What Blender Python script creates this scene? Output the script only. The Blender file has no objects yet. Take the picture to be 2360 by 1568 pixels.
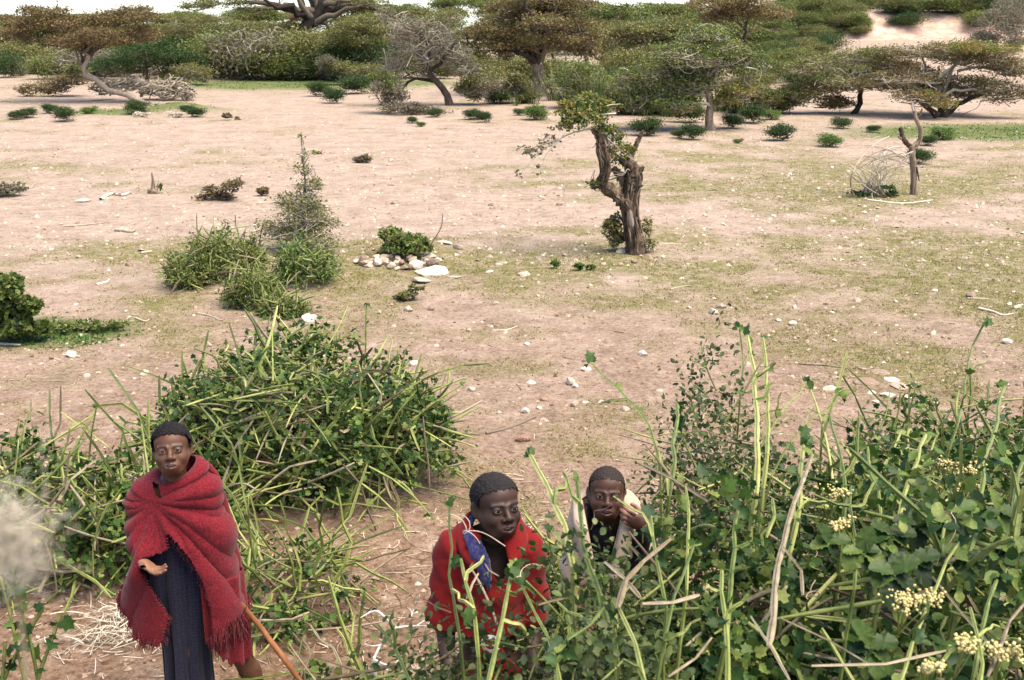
import bpy, bmesh, math, random
import numpy as np
from mathutils import Vector, Matrix

S = bpy.context.scene
COL = S.collection
random.seed(7)
RNG = np.random.default_rng(11)

# ------------------------------------------------------------------ camera, sky, sun, exposure
CAM_H = 2.7
PITCH = math.radians(15.52)
F = 2643.0                      # focal length in units of a 2360-wide picture
cam_d = bpy.data.cameras.new('camera')
cam = bpy.data.objects.new('camera', cam_d)
COL.objects.link(cam)
cam.location = (0, 0, CAM_H)
cam.rotation_euler = (math.pi / 2 - PITCH, 0, 0)
cam_d.sensor_width = 36.0
cam_d.lens = 36.0 * F / 2360.0
cam_d.clip_start = 0.05
cam_d.clip_end = 3000
cam_d.dof.use_dof = True
cam_d.dof.focus_distance = 7.0
cam_d.dof.aperture_fstop = 11.0
S.camera = cam

SUN_EL, SUN_AZ = math.radians(66), math.radians(120)     # azimuth clockwise from +Y (view direction)
w = bpy.data.worlds.new('World')
S.world = w
w.use_nodes = True
nt = w.node_tree
nt.nodes.clear()
sky = nt.nodes.new('ShaderNodeTexSky')
sky.sky_type = 'NISHITA'
sky.sun_disc = False
sky.sun_elevation = SUN_EL
sky.sun_rotation = SUN_AZ
sky.air_density = 0.8
sky.dust_density = 0.7
sky.ozone_density = 1.0
bg = nt.nodes.new('ShaderNodeBackground')
bg.inputs['Strength'].default_value = 0.13
wo = nt.nodes.new('ShaderNodeOutputWorld')
nt.links.new(sky.outputs[0], bg.inputs[0])
nt.links.new(bg.outputs[0], wo.inputs[0])

sun_d = bpy.data.lights.new('sun', 'SUN')
sun_d.energy = 4.0
sun_d.angle = math.radians(50)
sun_d.color = (1.0, 0.89, 0.72)
sun = bpy.data.objects.new('sun', sun_d)
COL.objects.link(sun)
sdir = Vector((math.sin(SUN_AZ) * math.cos(SUN_EL), math.cos(SUN_AZ) * math.cos(SUN_EL), math.sin(SUN_EL)))
sun.rotation_euler = sdir.to_track_quat('Z', 'Y').to_euler()
sun.location = (0, 0, 40)

S.view_settings.view_transform = 'Standard'
S.view_settings.look = 'None'
S.view_settings.gamma = 1.0
S.view_settings.exposure = 1.33
S.cycles.use_denoising = True
S.cycles.max_bounces = 6
S.cycles.diffuse_bounces = 3
S.cycles.transmission_bounces = 3
S.cycles.sample_clamp_indirect = 6

# ------------------------------------------------------------------ small maths
CP, SP = math.cos(PITCH), math.sin(PITCH)

def ray(px, py):
    a, b = (px - 1180.0) / F, (784.0 - py) / F
    return np.array([a, CP + b * SP, -SP + b * CP])

def at_y(px, py, y):
    d = ray(px, py)
    return np.array([0, 0, CAM_H]) + d * (y / d[1])

def at_z(px, py, z):
    d = ray(px, py)
    return np.array([0, 0, CAM_H]) + d * ((z - CAM_H) / d[2])

def ss(a, b, x):
    t = np.clip((x - a) / (b - a), 0, 1)
    return t * t * (3 - 2 * t)

def _hash(ix, iy, seed):
    h = (ix.astype(np.int64) * 374761393 + iy.astype(np.int64) * 668265263 + seed * 1442695041) & 0x7fffffff
    h = ((h ^ (h >> 13)) * 1274126177) & 0x7fffffff
    return ((h ^ (h >> 16)) & 0xffff) / 65535.0

def vnoise(x, y, seed=0):
    x, y = np.asarray(x, float), np.asarray(y, float)
    ix, iy = np.floor(x), np.floor(y)
    fx, fy = x - ix, y - iy
    fx, fy = fx * fx * (3 - 2 * fx), fy * fy * (3 - 2 * fy)
    a, b = _hash(ix, iy, seed), _hash(ix + 1, iy, seed)
    c, d = _hash(ix, iy + 1, seed), _hash(ix + 1, iy + 1, seed)
    return (a * (1 - fx) + b * fx) * (1 - fy) + (c * (1 - fx) + d * fx) * fy

def fbm(x, y, octaves=4, seed=0):
    s, a, t = 0.0, 1.0, 0.0
    for o in range(octaves):
        s = s + a * vnoise(x * 2 ** o, y * 2 ** o, seed + o * 17)
        t += a
        a *= 0.5
    return s / t

MOUNDS = []          # (x, y, height, radius) low heaps of soil under some bushes

def terrain(x, y):
    x, y = np.asarray(x, float), np.asarray(y, float)
    z = 0.10 * (fbm(x * 0.09, y * 0.09, 3, 3) - 0.5) * ss(5, 14, y)
    z = z + 0.035 * (fbm(x * 0.9, y * 0.9, 3, 9) - 0.5) * (1 - ss(30, 60, y))
    right = ss(2, 16, x - 0.10 * y)
    # hill on the right with an eroded step, wooded rise on the left and in the middle
    hr = 1.5 * ss(40, 76, y) + 1.9 * ss(77, 82, y + 3.0 * (fbm(x * 0.12, y * 0.05, 2, 5) - 0.5)) + 1.9 * ss(82, 125, y)
    hl = 0.9 * ss(66, 150, y)
    z = z + right * hr + (1 - right) * hl
    z = z + 0.5 * (fbm(x * 0.06, y * 0.06, 3, 21) - 0.5) * ss(55, 90, y) - 16 * ss(190, 700, y)
    for mx, my, mh, mr in MOUNDS:
        z = z + mh * np.exp(-((x - mx) ** 2 + (y - my) ** 2) / (mr * mr))
    return z

def ground(px, py):
    """where the line of sight through a picture point meets the terrain"""
    d = ray(px, py)
    t = 2.0
    for i in range(4000):
        p = d * t
        h = CAM_H + p[2] - float(terrain(p[0], p[1]))
        if h < 0.004 or p[1] > 180:
            break
        t += max(0.004, h * 0.9 if d[2] < 0 else 0.5)
    p = np.array([p[0], p[1], float(terrain(p[0], p[1]))])
    return p

def m_per_px(p):
    """metres that one picture unit covers at the depth of point p"""
    return (p[1] * CP + (CAM_H - p[2]) * SP) / F

for px, py, h, r in ((700, 640, 0.10, 0.55), (500, 650, 0.08, 0.7), (930, 585, 0.13, 0.8), (700, 1120, 0.10, 0.9), (410, 258, 0.3, 1.2)):
    g = ground(px, py)
    MOUNDS.append((g[0], g[1], h, r))

# ------------------------------------------------------------------ meshes from arrays
def norm(v):
    return v / np.maximum(np.linalg.norm(v, axis=-1, keepdims=True), 1e-9)

def make_mesh(name, V, T, tint=None, smooth=True, attrs=None):
    """one mesh from vertex array V and triangle (or quad) array T"""
    V = np.ascontiguousarray(V, np.float32)
    T = np.ascontiguousarray(T, np.int32)
    k = T.shape[1]
    me = bpy.data.meshes.new(name)
    me.vertices.add(len(V))
    me.vertices.foreach_set('co', V.ravel())
    me.loops.add(T.size)
    me.loops.foreach_set('vertex_index', T.ravel())
    me.polygons.add(len(T))
    me.polygons.foreach_set('loop_start', np.arange(0, T.size, k, dtype=np.int32))
    me.polygons.foreach_set('use_smooth', np.full(len(T), smooth))
    me.update(calc_edges=True)
    me.validate()
    if tint is not None:
        a = me.attributes.new('tint', 'FLOAT', 'POINT')
        a.data.foreach_set('value', np.ascontiguousarray(tint, np.float32))
    for n, arr in (attrs or {}).items():
        a = me.attributes.new(n, 'FLOAT', 'POINT')
        a.data.foreach_set('value', np.ascontiguousarray(arr, np.float32))
    return me

def link(name, me, mat=None, parent=None, loc=None):
    o = bpy.data.objects.new(name, me)
    COL.objects.link(o)
    if mat is not None and me is not None and not me.materials:
        me.materials.append(mat)
    if parent is not None:
        o.parent = parent
    if loc is not None:
        o.location = loc
    return o

def tag(o, label=None, cat=None, group=None, kind=None):
    if label: o['label'] = label
    if cat: o['category'] = cat
    if group: o['group'] = group
    if kind: o['kind'] = kind
    return o

def empty(name, loc, label, cat, group=None, rz=0.0, scale=1.0):
    o = bpy.data.objects.new(name, None)
    COL.objects.link(o)
    o.location = loc
    o.rotation_euler = (0, 0, rz)
    o.scale = (scale, scale, scale)
    o.empty_display_size = 0.1
    return tag(o, label, cat, group)

def copy_tree(root, loc, rz=0.0, scale=None):
    r = root.copy()
    COL.objects.link(r)
    r.location = loc
    r.rotation_euler = (0, 0, rz)
    if scale is not None:
        r.scale = scale if hasattr(scale, '__len__') else (scale, scale, scale)
    for ch in root.children:
        c = ch.copy()
        COL.objects.link(c)
        c.parent = r
        for g in ch.children:
            d = g.copy()
            COL.objects.link(d)
            d.parent = c
    return r

class Geo:
    """collects triangles of many small pieces into one mesh"""
    def __init__(self):
        self.V, self.T, self.A, self.n = [], [], [], 0
    def add(self, V, T, tint=0.5):
        if len(V) == 0:
            return self
        self.V.append(V)
        self.T.append(T + self.n)
        self.A.append(np.broadcast_to(np.asarray(tint, float), (len(V),)) if np.ndim(tint) == 0 else tint)
        self.n += len(V)
        return self
    def mesh(self, name, smooth=True):
        return make_mesh(name, np.concatenate(self.V), np.concatenate(self.T), np.concatenate(self.A), smooth)
    def build(self, name, mat, parent=None, loc=None, smooth=True, kind=None):
        if not self.V:
            return None
        o = link(name, self.mesh(name, smooth), mat, parent, loc)
        if kind: o['kind'] = kind
        return o

SQUARE = np.array([1.0, .55, 1.0, .55, 1.0, .55, 1.0, .55])

def tubes(P, R, sides=5, prof=None, tint=None, rng=RNG):
    """P (N,M,3) paths, R (N,M) radii -> vertices, triangles, tint"""
    P, R = np.asarray(P, float), np.asarray(R, float)
    if P.ndim == 2:
        P, R = P[None], R[None]
    N, M, _ = P.shape
    t = np.empty_like(P)
    t[:, 1:-1] = P[:, 2:] - P[:, :-2]
    t[:, 0] = P[:, 1] - P[:, 0]
    t[:, -1] = P[:, -1] - P[:, -2]
    t = norm(t)
    m = norm(P[:, -1] - P[:, 0])
    ref = np.where(np.abs(m[:, 2:3]) < 0.8, np.array([[0, 0, 1.0]]), np.array([[1.0, 0.2, 0]]))
    a = norm(np.cross(ref, m))[:, None, :]
    a = norm(a - (a * t).sum(-1, keepdims=True) * t)
    b = np.cross(t, a)
    ang = np.arange(sides) * 2 * math.pi / sides
    pr = np.ones(sides) if prof is None else prof
    c, s = np.cos(ang) * pr, np.sin(ang) * pr
    ring = P[:, :, None, :] + R[:, :, None, None] * (a[:, :, None, :] * c[None, None, :, None] + b[:, :, None, :] * s[None, None, :, None])
    V = ring.reshape(-1, 3)
    i = np.arange(N)[:, None, None] * (M * sides)
    j = np.arange(M - 1)[None, :, None] * sides
    k = np.arange(sides)[None, None, :]
    k2 = (k + 1) % sides
    A_, B_, C_, D_ = i + j + k, i + j + k2, i + j + sides + k2, i + j + sides + k
    T = np.concatenate([np.stack([A_, B_, C_], -1).reshape(-1, 3), np.stack([A_, C_, D_], -1).reshape(-1, 3)])
    # closed far ends
    e = (np.arange(N) * M * sides + (M - 1) * sides)[:, None]
    cap = np.stack([np.stack([e[:, 0], e[:, 0] + q, e[:, 0] + q + 1], -1) for q in range(1, sides - 1)], 1).reshape(-1, 3)
    T = np.concatenate([T, cap])
    if tint is None:
        tint = rng.random(N)
    A = np.repeat(np.broadcast_to(np.asarray(tint, float), (N,)), M * sides)
    return V, T, A

# leaf shapes, lying in the XY plane, growing along +Y, face up +Z
def fan(pts, lift=0.0):
    pts = np.array(pts, float)
    V = np.concatenate([[[0, pts[:, 1].mean(), 0]], np.c_[pts, lift * np.abs(pts[:, 0])]])
    n = len(pts)
    T = np.array([[0, 1 + i, 1 + (i + 1) % n] for i in range(n)])
    return V, T

LEAF_TRI = (np.array([[-.28, .0, 0], [.28, .1, 0], [0, 1, .05]]), np.array([[0, 1, 2]]))
LEAF_DIA = (np.array([[0, 0, 0], [-.30, .5, .10], [0, 1, -.04], [.30, .5, .10]]), np.array([[0, 2, 1], [0, 3, 2]]))
LEAF_OVAL = fan([(0, 0), (.26, .18), (.36, .5), (.22, .85), (0, 1), (-.22, .85), (-.36, .5), (-.26, .18)], .3)
LEAF_LOBED = fan([(0, .08), (.25, -.05), (.5, .22), (.34, .42), (.46, .68), (.2, .70), (0, 1), (-.2, .70), (-.46, .68), (-.34, .42), (-.5, .22), (-.25, -.05)], .25)
_tp = []
for i in range(17):                       # toothed oval leaf
    a = math.pi * (i / 16.0)
    r = 0.36 * math.sin(a) ** 0.8 * (1.0 + (0.13 if i % 2 else -0.10))
    _tp.append((r, 0.5 - 0.5 * math.cos(a)))
LEAF_TOOTH = fan(_tp + [(-x, y) for x, y in reversed(_tp[1:-1])], .35)
BLADE = (np.array([[-.014, 0, 0], [.014, 0, 0], [.012, .5, .03], [-.012, .5, .03], [0, 1, .16]]), np.array([[0, 1, 2], [0, 2, 3], [3, 2, 4]]))

def place(shape, pos, dirs, nrm, size, tint=None, rng=RNG):
    """many copies of a leaf shape: growth direction dirs, face towards nrm"""
    v, t = shape
    N = len(pos)
    y = norm(dirs)
    z = norm(nrm - (nrm * y).sum(-1, keepdims=True) * y + 1e-6)
    x = np.cross(y, z)
    size = np.broadcast_to(np.asarray(size, float), (N,))
    V = pos[:, None, :] + size[:, None, None] * (v[None, :, 0:1] * x[:, None] + v[None, :, 1:2] * y[:, None] + v[None, :, 2:3] * z[:, None])
    T = (t[None] + (np.arange(N) * len(v))[:, None, None]).reshape(-1, 3)
    if tint is None:
        tint = rng.random(N)
    return V.reshape(-1, 3), T, np.repeat(np.broadcast_to(tint, (N,)), len(v))

def rand_dirs(n, rng, up=0.0, flat=1.0):
    d = rng.normal(size=(n, 3))
    d[:, 2] = d[:, 2] * flat + up
    return norm(d)

def bezier(p0, p1, p2, m):
    t = np.linspace(0, 1, m)[:, None]
    return (1 - t) ** 2 * np.asarray(p0) + 2 * t * (1 - t) * np.asarray(p1) + t ** 2 * np.asarray(p2)

def spline(pts, m):
    """smooth path of m points through pts"""
    pts = np.asarray(pts, float)
    n = len(pts)
    if n == 2:
        return pts[0] + (pts[1] - pts[0]) * np.linspace(0, 1, m)[:, None]
    q = np.concatenate([[2 * pts[0] - pts[1]], pts, [2 * pts[-1] - pts[-2]]])
    u = np.linspace(0, n - 1 - 1e-6, m)
    i = u.astype(int)
    f = (u - i)[:, None]
    a, b, c, d = q[i], q[i + 1], q[i + 2], q[i + 3]
    return 0.5 * (2 * b + (c - a) * f + (2 * a - 5 * b + 4 * c - d) * f ** 2 + (3 * b - a - 3 * c + d) * f ** 3)

# ------------------------------------------------------------------ materials
def new_mat(name):
    m = bpy.data.materials.new(name)
    m.use_nodes = True
    n = m.node_tree
    n.nodes.clear()
    out = n.nodes.new('ShaderNodeOutputMaterial')
    return m, n, out

def N_(n, kind, **kw):
    x = n.nodes.new(kind)
    for k, v in kw.items():
        if k in x.inputs:
            x.inputs[k].default_value = v
        else:
            setattr(x, k, v)
    return x

def ramp_node(n, cols):
    r = n.nodes.new('ShaderNodeValToRGB')
    e = r.color_ramp.elements
    while len(e) < len(cols):
        e.new(0.5)
    for i, c in enumerate(cols):
        if len(c) == 4:
            e[i].position, c = c[0], c[1:]
        else:
            e[i].position = i / max(1, len(cols) - 1)
        e[i].color = (*c, 1)
    return r

def leaf_mat(name, cols, rough=0.55, trans=0.28, spec=0.2):
    m, n, out = new_mat(name)
    at = N_(n, 'ShaderNodeAttribute', attribute_name='tint')
    oi = N_(n, 'ShaderNodeObjectInfo')
    ad = N_(n, 'ShaderNodeMath', operation='ADD')
    fr = N_(n, 'ShaderNodeMath', operation='FRACT')
    n.links.new(at.outputs['Fac'], ad.inputs[0])
    n.links.new(oi.outputs['Random'], ad.inputs[1])
    n.links.new(ad.outputs[0], fr.inputs[0])
    r = ramp_node(n, cols)
    n.links.new(fr.outputs[0], r.inputs[0])
    p = N_(n, 'ShaderNodeBsdfPrincipled', Roughness=rough)
    p.inputs['Specular IOR Level'].default_value = spec
    n.links.new(r.outputs[0], p.inputs['Base Color'])
    tx = N_(n, 'ShaderNodeNewGeometry')
    no = N_(n, 'ShaderNodeTexNoise', Scale=90.0, Detail=3.0)
    n.links.new(tx.outputs['Position'], no.inputs['Vector'])
    mr = N_(n, 'ShaderNodeMapRange')
    mr.inputs[1].default_value, mr.inputs[2].default_value = .3, .7
    mr.inputs[3].default_value, mr.inputs[4].default_value = .72, 1.25
    n.links.new(no.outputs['Fac'], mr.inputs[0])
    mv = N_(n, 'ShaderNodeMix', data_type='RGBA', blend_type='MULTIPLY')
    mv.inputs[0].default_value = 1.0
    n.links.new(r.outputs[0], mv.inputs[6])
    n.links.new(mr.outputs[0], mv.inputs[7])
    n.links.new(mv.outputs[2], p.inputs['Base Color'])
    tr = N_(n, 'ShaderNodeBsdfTranslucent')
    n.links.new(r.outputs[0], tr.inputs[0])
    mx = N_(n, 'ShaderNodeMixShader')
    mx.inputs[0].default_value = trans
    n.links.new(p.outputs[0], mx.inputs[1])
    n.links.new(tr.outputs[0], mx.inputs[2])
    n.links.new(mx.outputs[0], out.inputs[0])
    return m

def rough_mat(name, cols, scale=12.0, rough=0.85, bump=0.4, stretch=(1, 1, 1), spec=0.2, dist=0.01, tinted=0.35, coords='Object'):
    """bark, stone, soil: noise over a colour ramp, shifted a little per piece"""
    m, n, out = new_mat(name)
    tc = N_(n, 'ShaderNodeTexCoord')
    mp = N_(n, 'ShaderNodeMapping')
    mp.inputs['Scale'].default_value = stretch
    n.links.new(tc.outputs[coords], mp.inputs[0])
    no = N_(n, 'ShaderNodeTexNoise', Scale=scale, Detail=6.0, Roughness=0.65)
    n.links.new(mp.outputs[0], no.inputs['Vector'])
    at = N_(n, 'ShaderNodeAttribute', attribute_name='tint')
    oi = N_(n, 'ShaderNodeObjectInfo')
    a1 = N_(n, 'ShaderNodeMath', operation='ADD')
    fr = N_(n, 'ShaderNodeMath', operation='FRACT')
    n.links.new(at.outputs['Fac'], a1.inputs[0])
    n.links.new(oi.outputs['Random'], a1.inputs[1])
    n.links.new(a1.outputs[0], fr.inputs[0])
    ma = N_(n, 'ShaderNodeMath', operation='MULTIPLY_ADD')
    ma.inputs[1].default_value = tinted
    ma.inputs[2].default_value = -tinted / 2
    n.links.new(fr.outputs[0], ma.inputs[0])
    a2 = N_(n, 'ShaderNodeMath', operation='ADD')
    n.links.new(no.outputs['Fac'], a2.inputs[0])
    n.links.new(ma.outputs[0], a2.inputs[1])
    r = ramp_node(n, cols)
    n.links.new(a2.outputs[0], r.inputs[0])
    p = N_(n, 'ShaderNodeBsdfPrincipled', Roughness=rough)
    p.inputs['Specular IOR Level'].default_value = spec
    n.links.new(r.outputs[0], p.inputs['Base Color'])
    b = N_(n, 'ShaderNodeBump', Strength=bump, Distance=dist)
    n.links.new(no.outputs['Fac'], b.inputs['Height'])
    n.links.new(b.outputs[0], p.inputs['Normal'])
    n.links.new(p.outputs[0], out.inputs[0])
    return m

M = {}
M['bark'] = rough_mat('bark', [(.3, .025, .018, .012), (.5, .12, .082, .055), (.72, .30, .225, .165)], 6, stretch=(3, 3, .5), bump=0.9, dist=.03)
M['bark_dark'] = rough_mat('bark_dark', [(.25, .018, .014, .012), (.55, .05, .038, .03), (.8, .12, .09, .07)], 5, stretch=(3, 3, .6), bump=0.8, dist=.03)
M['bark_pale'] = rough_mat('bark_pale', [(.25, .10, .07, .05), (.5, .25, .19, .14), (.8, .42, .34, .27)], 8, stretch=(2, 2, .5))
M['twig_grey'] = rough_mat('twig_grey', [(.2, .16, .13, .10), (.8, .44, .39, .31)], 10, tinted=.8)
M['twig_dark'] = rough_mat('twig_dark', [(.2, .045, .034, .028), (.8, .17, .13, .095)], 10, tinted=.8)
M['twig_pale'] = rough_mat('twig_pale', [(.2, .32, .26, .19), (.8, .62, .55, .45)], 10, tinted=.8)
M['litter'] = rough_mat('litter', [(.2, .15, .10, .065), (.5, .34, .25, .18), (.8, .55, .45, .36)], 12, tinted=.9)
M['cut_wood'] = rough_mat('cut_wood', [(.3, .30, .24, .20), (.7, .50, .42, .36)], 14, stretch=(3, 3, .4))
M['rock'] = rough_mat('rock', [(.3, .21, .145, .105), (.5, .34, .26, .20), (.72, .49, .41, .335)], 9, bump=.6, tinted=.5)
M['rock_brown'] = rough_mat('rock_brown', [(.3, .16, .09, .06), (.6, .34, .22, .16), (.8, .5, .38, .3)], 14, bump=.6, tinted=.4)
M['rock_white'] = rough_mat('rock_white', [(.3, .36, .30, .235), (.6, .56, .50, .42)], 8, bump=.4, tinted=.2)
M['leaf_brown'] = leaf_mat('leaf_brown', [(.10, .068, .032), (.17, .115, .052), (.17, .150, .054), (.26, .19, .088)])
M['leaf_olive'] = leaf_mat('leaf_olive', [(.070, .082, .024), (.125, .135, .040), (.18, .18, .058), (.25, .22, .085)])
M['leaf_green'] = leaf_mat('leaf_green', [(.050, .078, .018), (.095, .130, .030), (.15, .185, .046), (.24, .25, .078)])
M['leaf_deep'] = leaf_mat('leaf_deep', [(.020, .045, .014), (.038, .074, .020), (.066, .10, .028)])
M['leaf_grey'] = leaf_mat('leaf_grey', [(.11, .10, .065), (.17, .15, .10), (.22, .19, .135), (.12, .125, .06)])
M['leaf_bluish'] = leaf_mat('leaf_bluish', [(.024, .042, .014), (.046, .072, .022), (.085, .115, .036), (.16, .18, .070)], spec=.25, rough=.5)
M['leaf_yellow'] = leaf_mat('leaf_yellow', [(.13, .16, .035), (.2, .22, .055), (.27, .22, .07), (.30, .16, .05)])
M['leaf_vivid'] = leaf_mat('leaf_vivid', [(.035, .080, .015), (.07, .14, .024), (.115, .19, .034), (.19, .25, .06)], spec=.25, rough=.5)
M['leaf_vine'] = leaf_mat('leaf_vine', [(.012, .034, .009), (.024, .060, .013), (.048, .098, .018), (.095, .15, .028), (.22, .25, .065)], spec=.25, rough=.5)
M['leaf_dark'] = leaf_mat('leaf_dark', [(.012, .027, .006), (.024, .048, .009), (.052, .088, .014), (.11, .15, .028)], spec=.28, rough=.5, trans=.2)
M['stem_green'] = rough_mat('stem_green', [(.2, .060, .085, .018), (.5, .125, .155, .036), (.8, .25, .265, .080)], 22, rough=.55, bump=.3, spec=.35, tinted=.7)
M['stem_lime'] = rough_mat('stem_lime', [(.2, .12, .15, .032), (.5, .21, .235, .058), (.8, .34, .34, .115)], 22, rough=.5, bump=.5, spec=.35, tinted=.6)
M['stem_dry'] = rough_mat('stem_dry', [(.2, .085, .060, .035), (.5, .185, .145, .090), (.8, .31, .26, .18)], 26, rough=.75, bump=.4, tinted=.7)
M['spike'] = leaf_mat('spike', [(.035, .058, .018), (.065, .095, .028), (.11, .135, .042), (.17, .175, .075)], trans=.1)
M['grass'] = leaf_mat('grass', [(.16, .16, .05), (.22, .21, .07), (.27, .24, .09), (.30, .25, .12)], trans=.3)
M['grass_green'] = leaf_mat('grass_green', [(.045, .105, .022), (.07, .15, .03), (.11, .19, .045)], trans=.3)
M['flower'] = leaf_mat('flower', [(.55, .50, .20), (.68, .60, .28), (.70, .50, .22)], trans=.15)

# ------------------------------------------------------------------ the ground
def grass_amount(x, y):
    """how much low grass grows at a place, 0..1"""
    g = fbm(x * .33 + 5, y * .33, 3, 31)
    fine = fbm(x * 1.7, y * 1.7, 3, 40)
    band = 0.30 * np.exp(-((y - 12.8) / 3.6) ** 2) + 0.17 * np.exp(-((y - 19.5) / 2.2) ** 2) * ss(0, 4, x) + .10 * np.exp(-((y - 23) / 3.0) ** 2)
    band = band - 0.25 * np.exp(-((y - 16.6) / 1.5) ** 2) * (1 - ss(2, 5, x)) - .12 * (1 - ss(5.5, 8.5, y))
    a = ss(.50, .80, g * .5 + fine * .5 + band)
    # greener flats under the acacias
    a = np.maximum(a, .9 * np.exp(-((x + 9.5) / 6.5) ** 2 - ((y - 54) / 5.5) ** 2))
    a = np.maximum(a, .8 * np.exp(-((x + 11.5) / 2.6) ** 2 - ((y - 36.5) / 1.5) ** 2))
    a = np.maximum(a, .85 * np.exp(-((x - 13.5) / 4.2) ** 2 - ((y - 29.5) / 2.6) ** 2))
    a = np.maximum(a, .7 * np.exp(-((x + 4.35) / .9) ** 2 - ((y - 10.0) / .55) ** 2))
    return a * (1 - ss(70, 90, y))

def lush_amount(x, y):
    x, y = np.asarray(x, float), np.asarray(y, float)
    l = np.maximum.reduce([np.exp(-((x + 9.5) / 7.5) ** 2 - ((y - 53) / 5.5) ** 2), .9 * np.exp(-((x + 11.5) / 3.0) ** 2 - ((y - 36.5) / 1.7) ** 2), np.exp(-((x - 13.0) / 5.0) ** 2 - ((y - 29.8) / 2.6) ** 2), np.exp(-((x + 4.35) / .9) ** 2 - ((y - 10.0) / .55) ** 2)])
    return ss(.25, .7, l * (.6 + .8 * fbm(x * .8, y * .8, 3, 66)))

def make_ground():
    nx, ny = 360, 520
    u = np.linspace(-1, 1, nx)
    u = u * (0.75 + .25 * u * u)
    v = np.linspace(0, 1, ny)
    Y = -4.0 + 6.2 * v[:, None] / .08 * (v[:, None] < .08)
    yy = np.where(v < .08, -4 + 6.0 * v / .08, 2.0 * (450.0) ** ((v - .08) / .92))
    X = u[None, :] * (3.5 + 0.62 * np.maximum(yy, 1)[:, None])
    Y = np.repeat(yy[:, None], nx, 1)
    Z = terrain(X, Y)
    near = 1 - ss(12, 24, Y)
    Z = Z + near * (.016 * (fbm(X * 5, Y * 5, 3, 60) - .5) + .010 * (fbm(X * 17, Y * 17, 2, 71) - .5))
    V = np.stack([X, Y, Z], -1).reshape(-1, 3)
    i = np.arange(ny - 1)[:, None] * nx + np.arange(nx - 1)[None]
    Q = np.stack([i, i + 1, i + nx + 1, i + nx], -1).reshape(-1, 4)
    g = grass_amount(X, Y).ravel()
    steep = ss(.12, .3, np.gradient(Z, axis=0) / np.maximum(np.gradient(Y, axis=0), 1e-3)).ravel()
    me = make_mesh('ground', V, Q, attrs={'grass': g, 'lush': lush_amount(X, Y).ravel(), 'bank': steep * (Y.ravel() > 60)})
    m, n, out = new_mat('soil')
    ge = N_(n, 'ShaderNodeNewGeometry')
    def noise(scale, detail=5.0, rough=.6):
        x = N_(n, 'ShaderNodeTexNoise', Scale=scale, Detail=detail, Roughness=rough)
        n.links.new(ge.outputs['Position'], x.inputs['Vector'])
        return x
    big, mid, fine = noise(.22), noise(1.6), noise(24, 6, .7)
    def mixc(fac, a, b, mode='MIX'):
        x = N_(n, 'ShaderNodeMix', data_type='RGBA', blend_type=mode)
        for s, val in ((0, fac), (6, a), (7, b)):
            if hasattr(val, 'links') or hasattr(val, 'is_linked'):
                n.links.new(val, x.inputs[s])
            elif isinstance(val, tuple):
                x.inputs[s].default_value = (*val, 1)
            else:
                x.inputs[s].default_value = val
        return x.outputs[2]
    def curve(src, a, b, lo=0.0, hi=1.0):
        x = N_(n, 'ShaderNodeMapRange')
        x.inputs[1].default_value, x.inputs[2].default_value = a, b
        x.inputs[3].default_value, x.inputs[4].default_value = lo, hi
        n.links.new(src, x.inputs[0])
        return x.outputs[0]
    sx = N_(n, 'ShaderNodeSeparateXYZ')
    n.links.new(ge.outputs['Position'], sx.inputs[0])
    # red-brown earth by the thicket, paler gritty plain beyond it
    yw = N_(n, 'ShaderNodeMath', operation='MULTIPLY_ADD')
    yw.inputs[1].default_value = 7.0
    n.links.new(big.outputs['Fac'], yw.inputs[0])
    n.links.new(sx.outputs['Y'], yw.inputs[2])
    dist = curve(yw.outputs[0], 7.5, 17)
    near_c = mixc(curve(mid.outputs['Fac'], .35, .68), (.122, .063, .034), (.210, .124, .076))
    far_c = mixc(curve(mid.outputs['Fac'], .3, .7), (.238, .175, .137), (.368, .287, .236))
    c = mixc(dist, near_c, far_c)
    c = mixc(curve(fine.outputs['Fac'], .40, .70, 0, .55), c, (.44, .325, .24))
    c = mixc(curve(fine.outputs['Fac'], .46, .32, 0, .55), c, (.085, .050, .033))
    mot = noise(5.5, 8, .75)
    c = mixc(curve(mot.outputs['Fac'], .52, .70, 0, .55), c, (.50, .40, .32))
    c = mixc(curve(mot.outputs['Fac'], .48, .34, 0, .50), c, (.13, .085, .058))
    vo = N_(n, 'ShaderNodeTexVoronoi', Scale=38.0)
    n.links.new(ge.outputs['Position'], vo.inputs['Vector'])
    grit = N_(n, 'ShaderNodeMath', operation='LESS_THAN')
    grit.inputs[1].default_value = .17
    n.links.new(vo.outputs['Distance'], grit.inputs[0])
    gm = N_(n, 'ShaderNodeMath', operation='MULTIPLY')
    n.links.new(grit.outputs[0], gm.inputs[0])
    n.links.new(curve(mid.outputs['Fac'], .42, .62, 0, .75), gm.inputs[1])
    c = mixc(gm.outputs[0], c, (.52, .42, .33))
    gr = N_(n, 'ShaderNodeAttribute', attribute_name='grass')
    gf = noise(7, 5, .7)
    gg = N_(n, 'ShaderNodeMath', operation='MULTIPLY')
    n.links.new(gr.outputs['Fac'], gg.inputs[0])
    n.links.new(curve(gf.outputs['Fac'], .38, .56, .15, .95), gg.inputs[1])
    c = mixc(gg.outputs[0], c, mixc(curve(fine.outputs['Fac'], .35, .65), (.115, .105, .034), (.19, .18, .062)))
    lu = N_(n, 'ShaderNodeAttribute', attribute_name='lush')
    lm = N_(n, 'ShaderNodeMath', operation='MULTIPLY')
    n.links.new(lu.outputs['Fac'], lm.inputs[0])
    n.links.new(curve(gf.outputs['Fac'], .30, .50, .3, .95), lm.inputs[1])
    c = mixc(lm.outputs[0], c, mixc(curve(fine.outputs['Fac'], .35, .65), (.070, .095, .026), (.12, .145, .045)))
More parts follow.
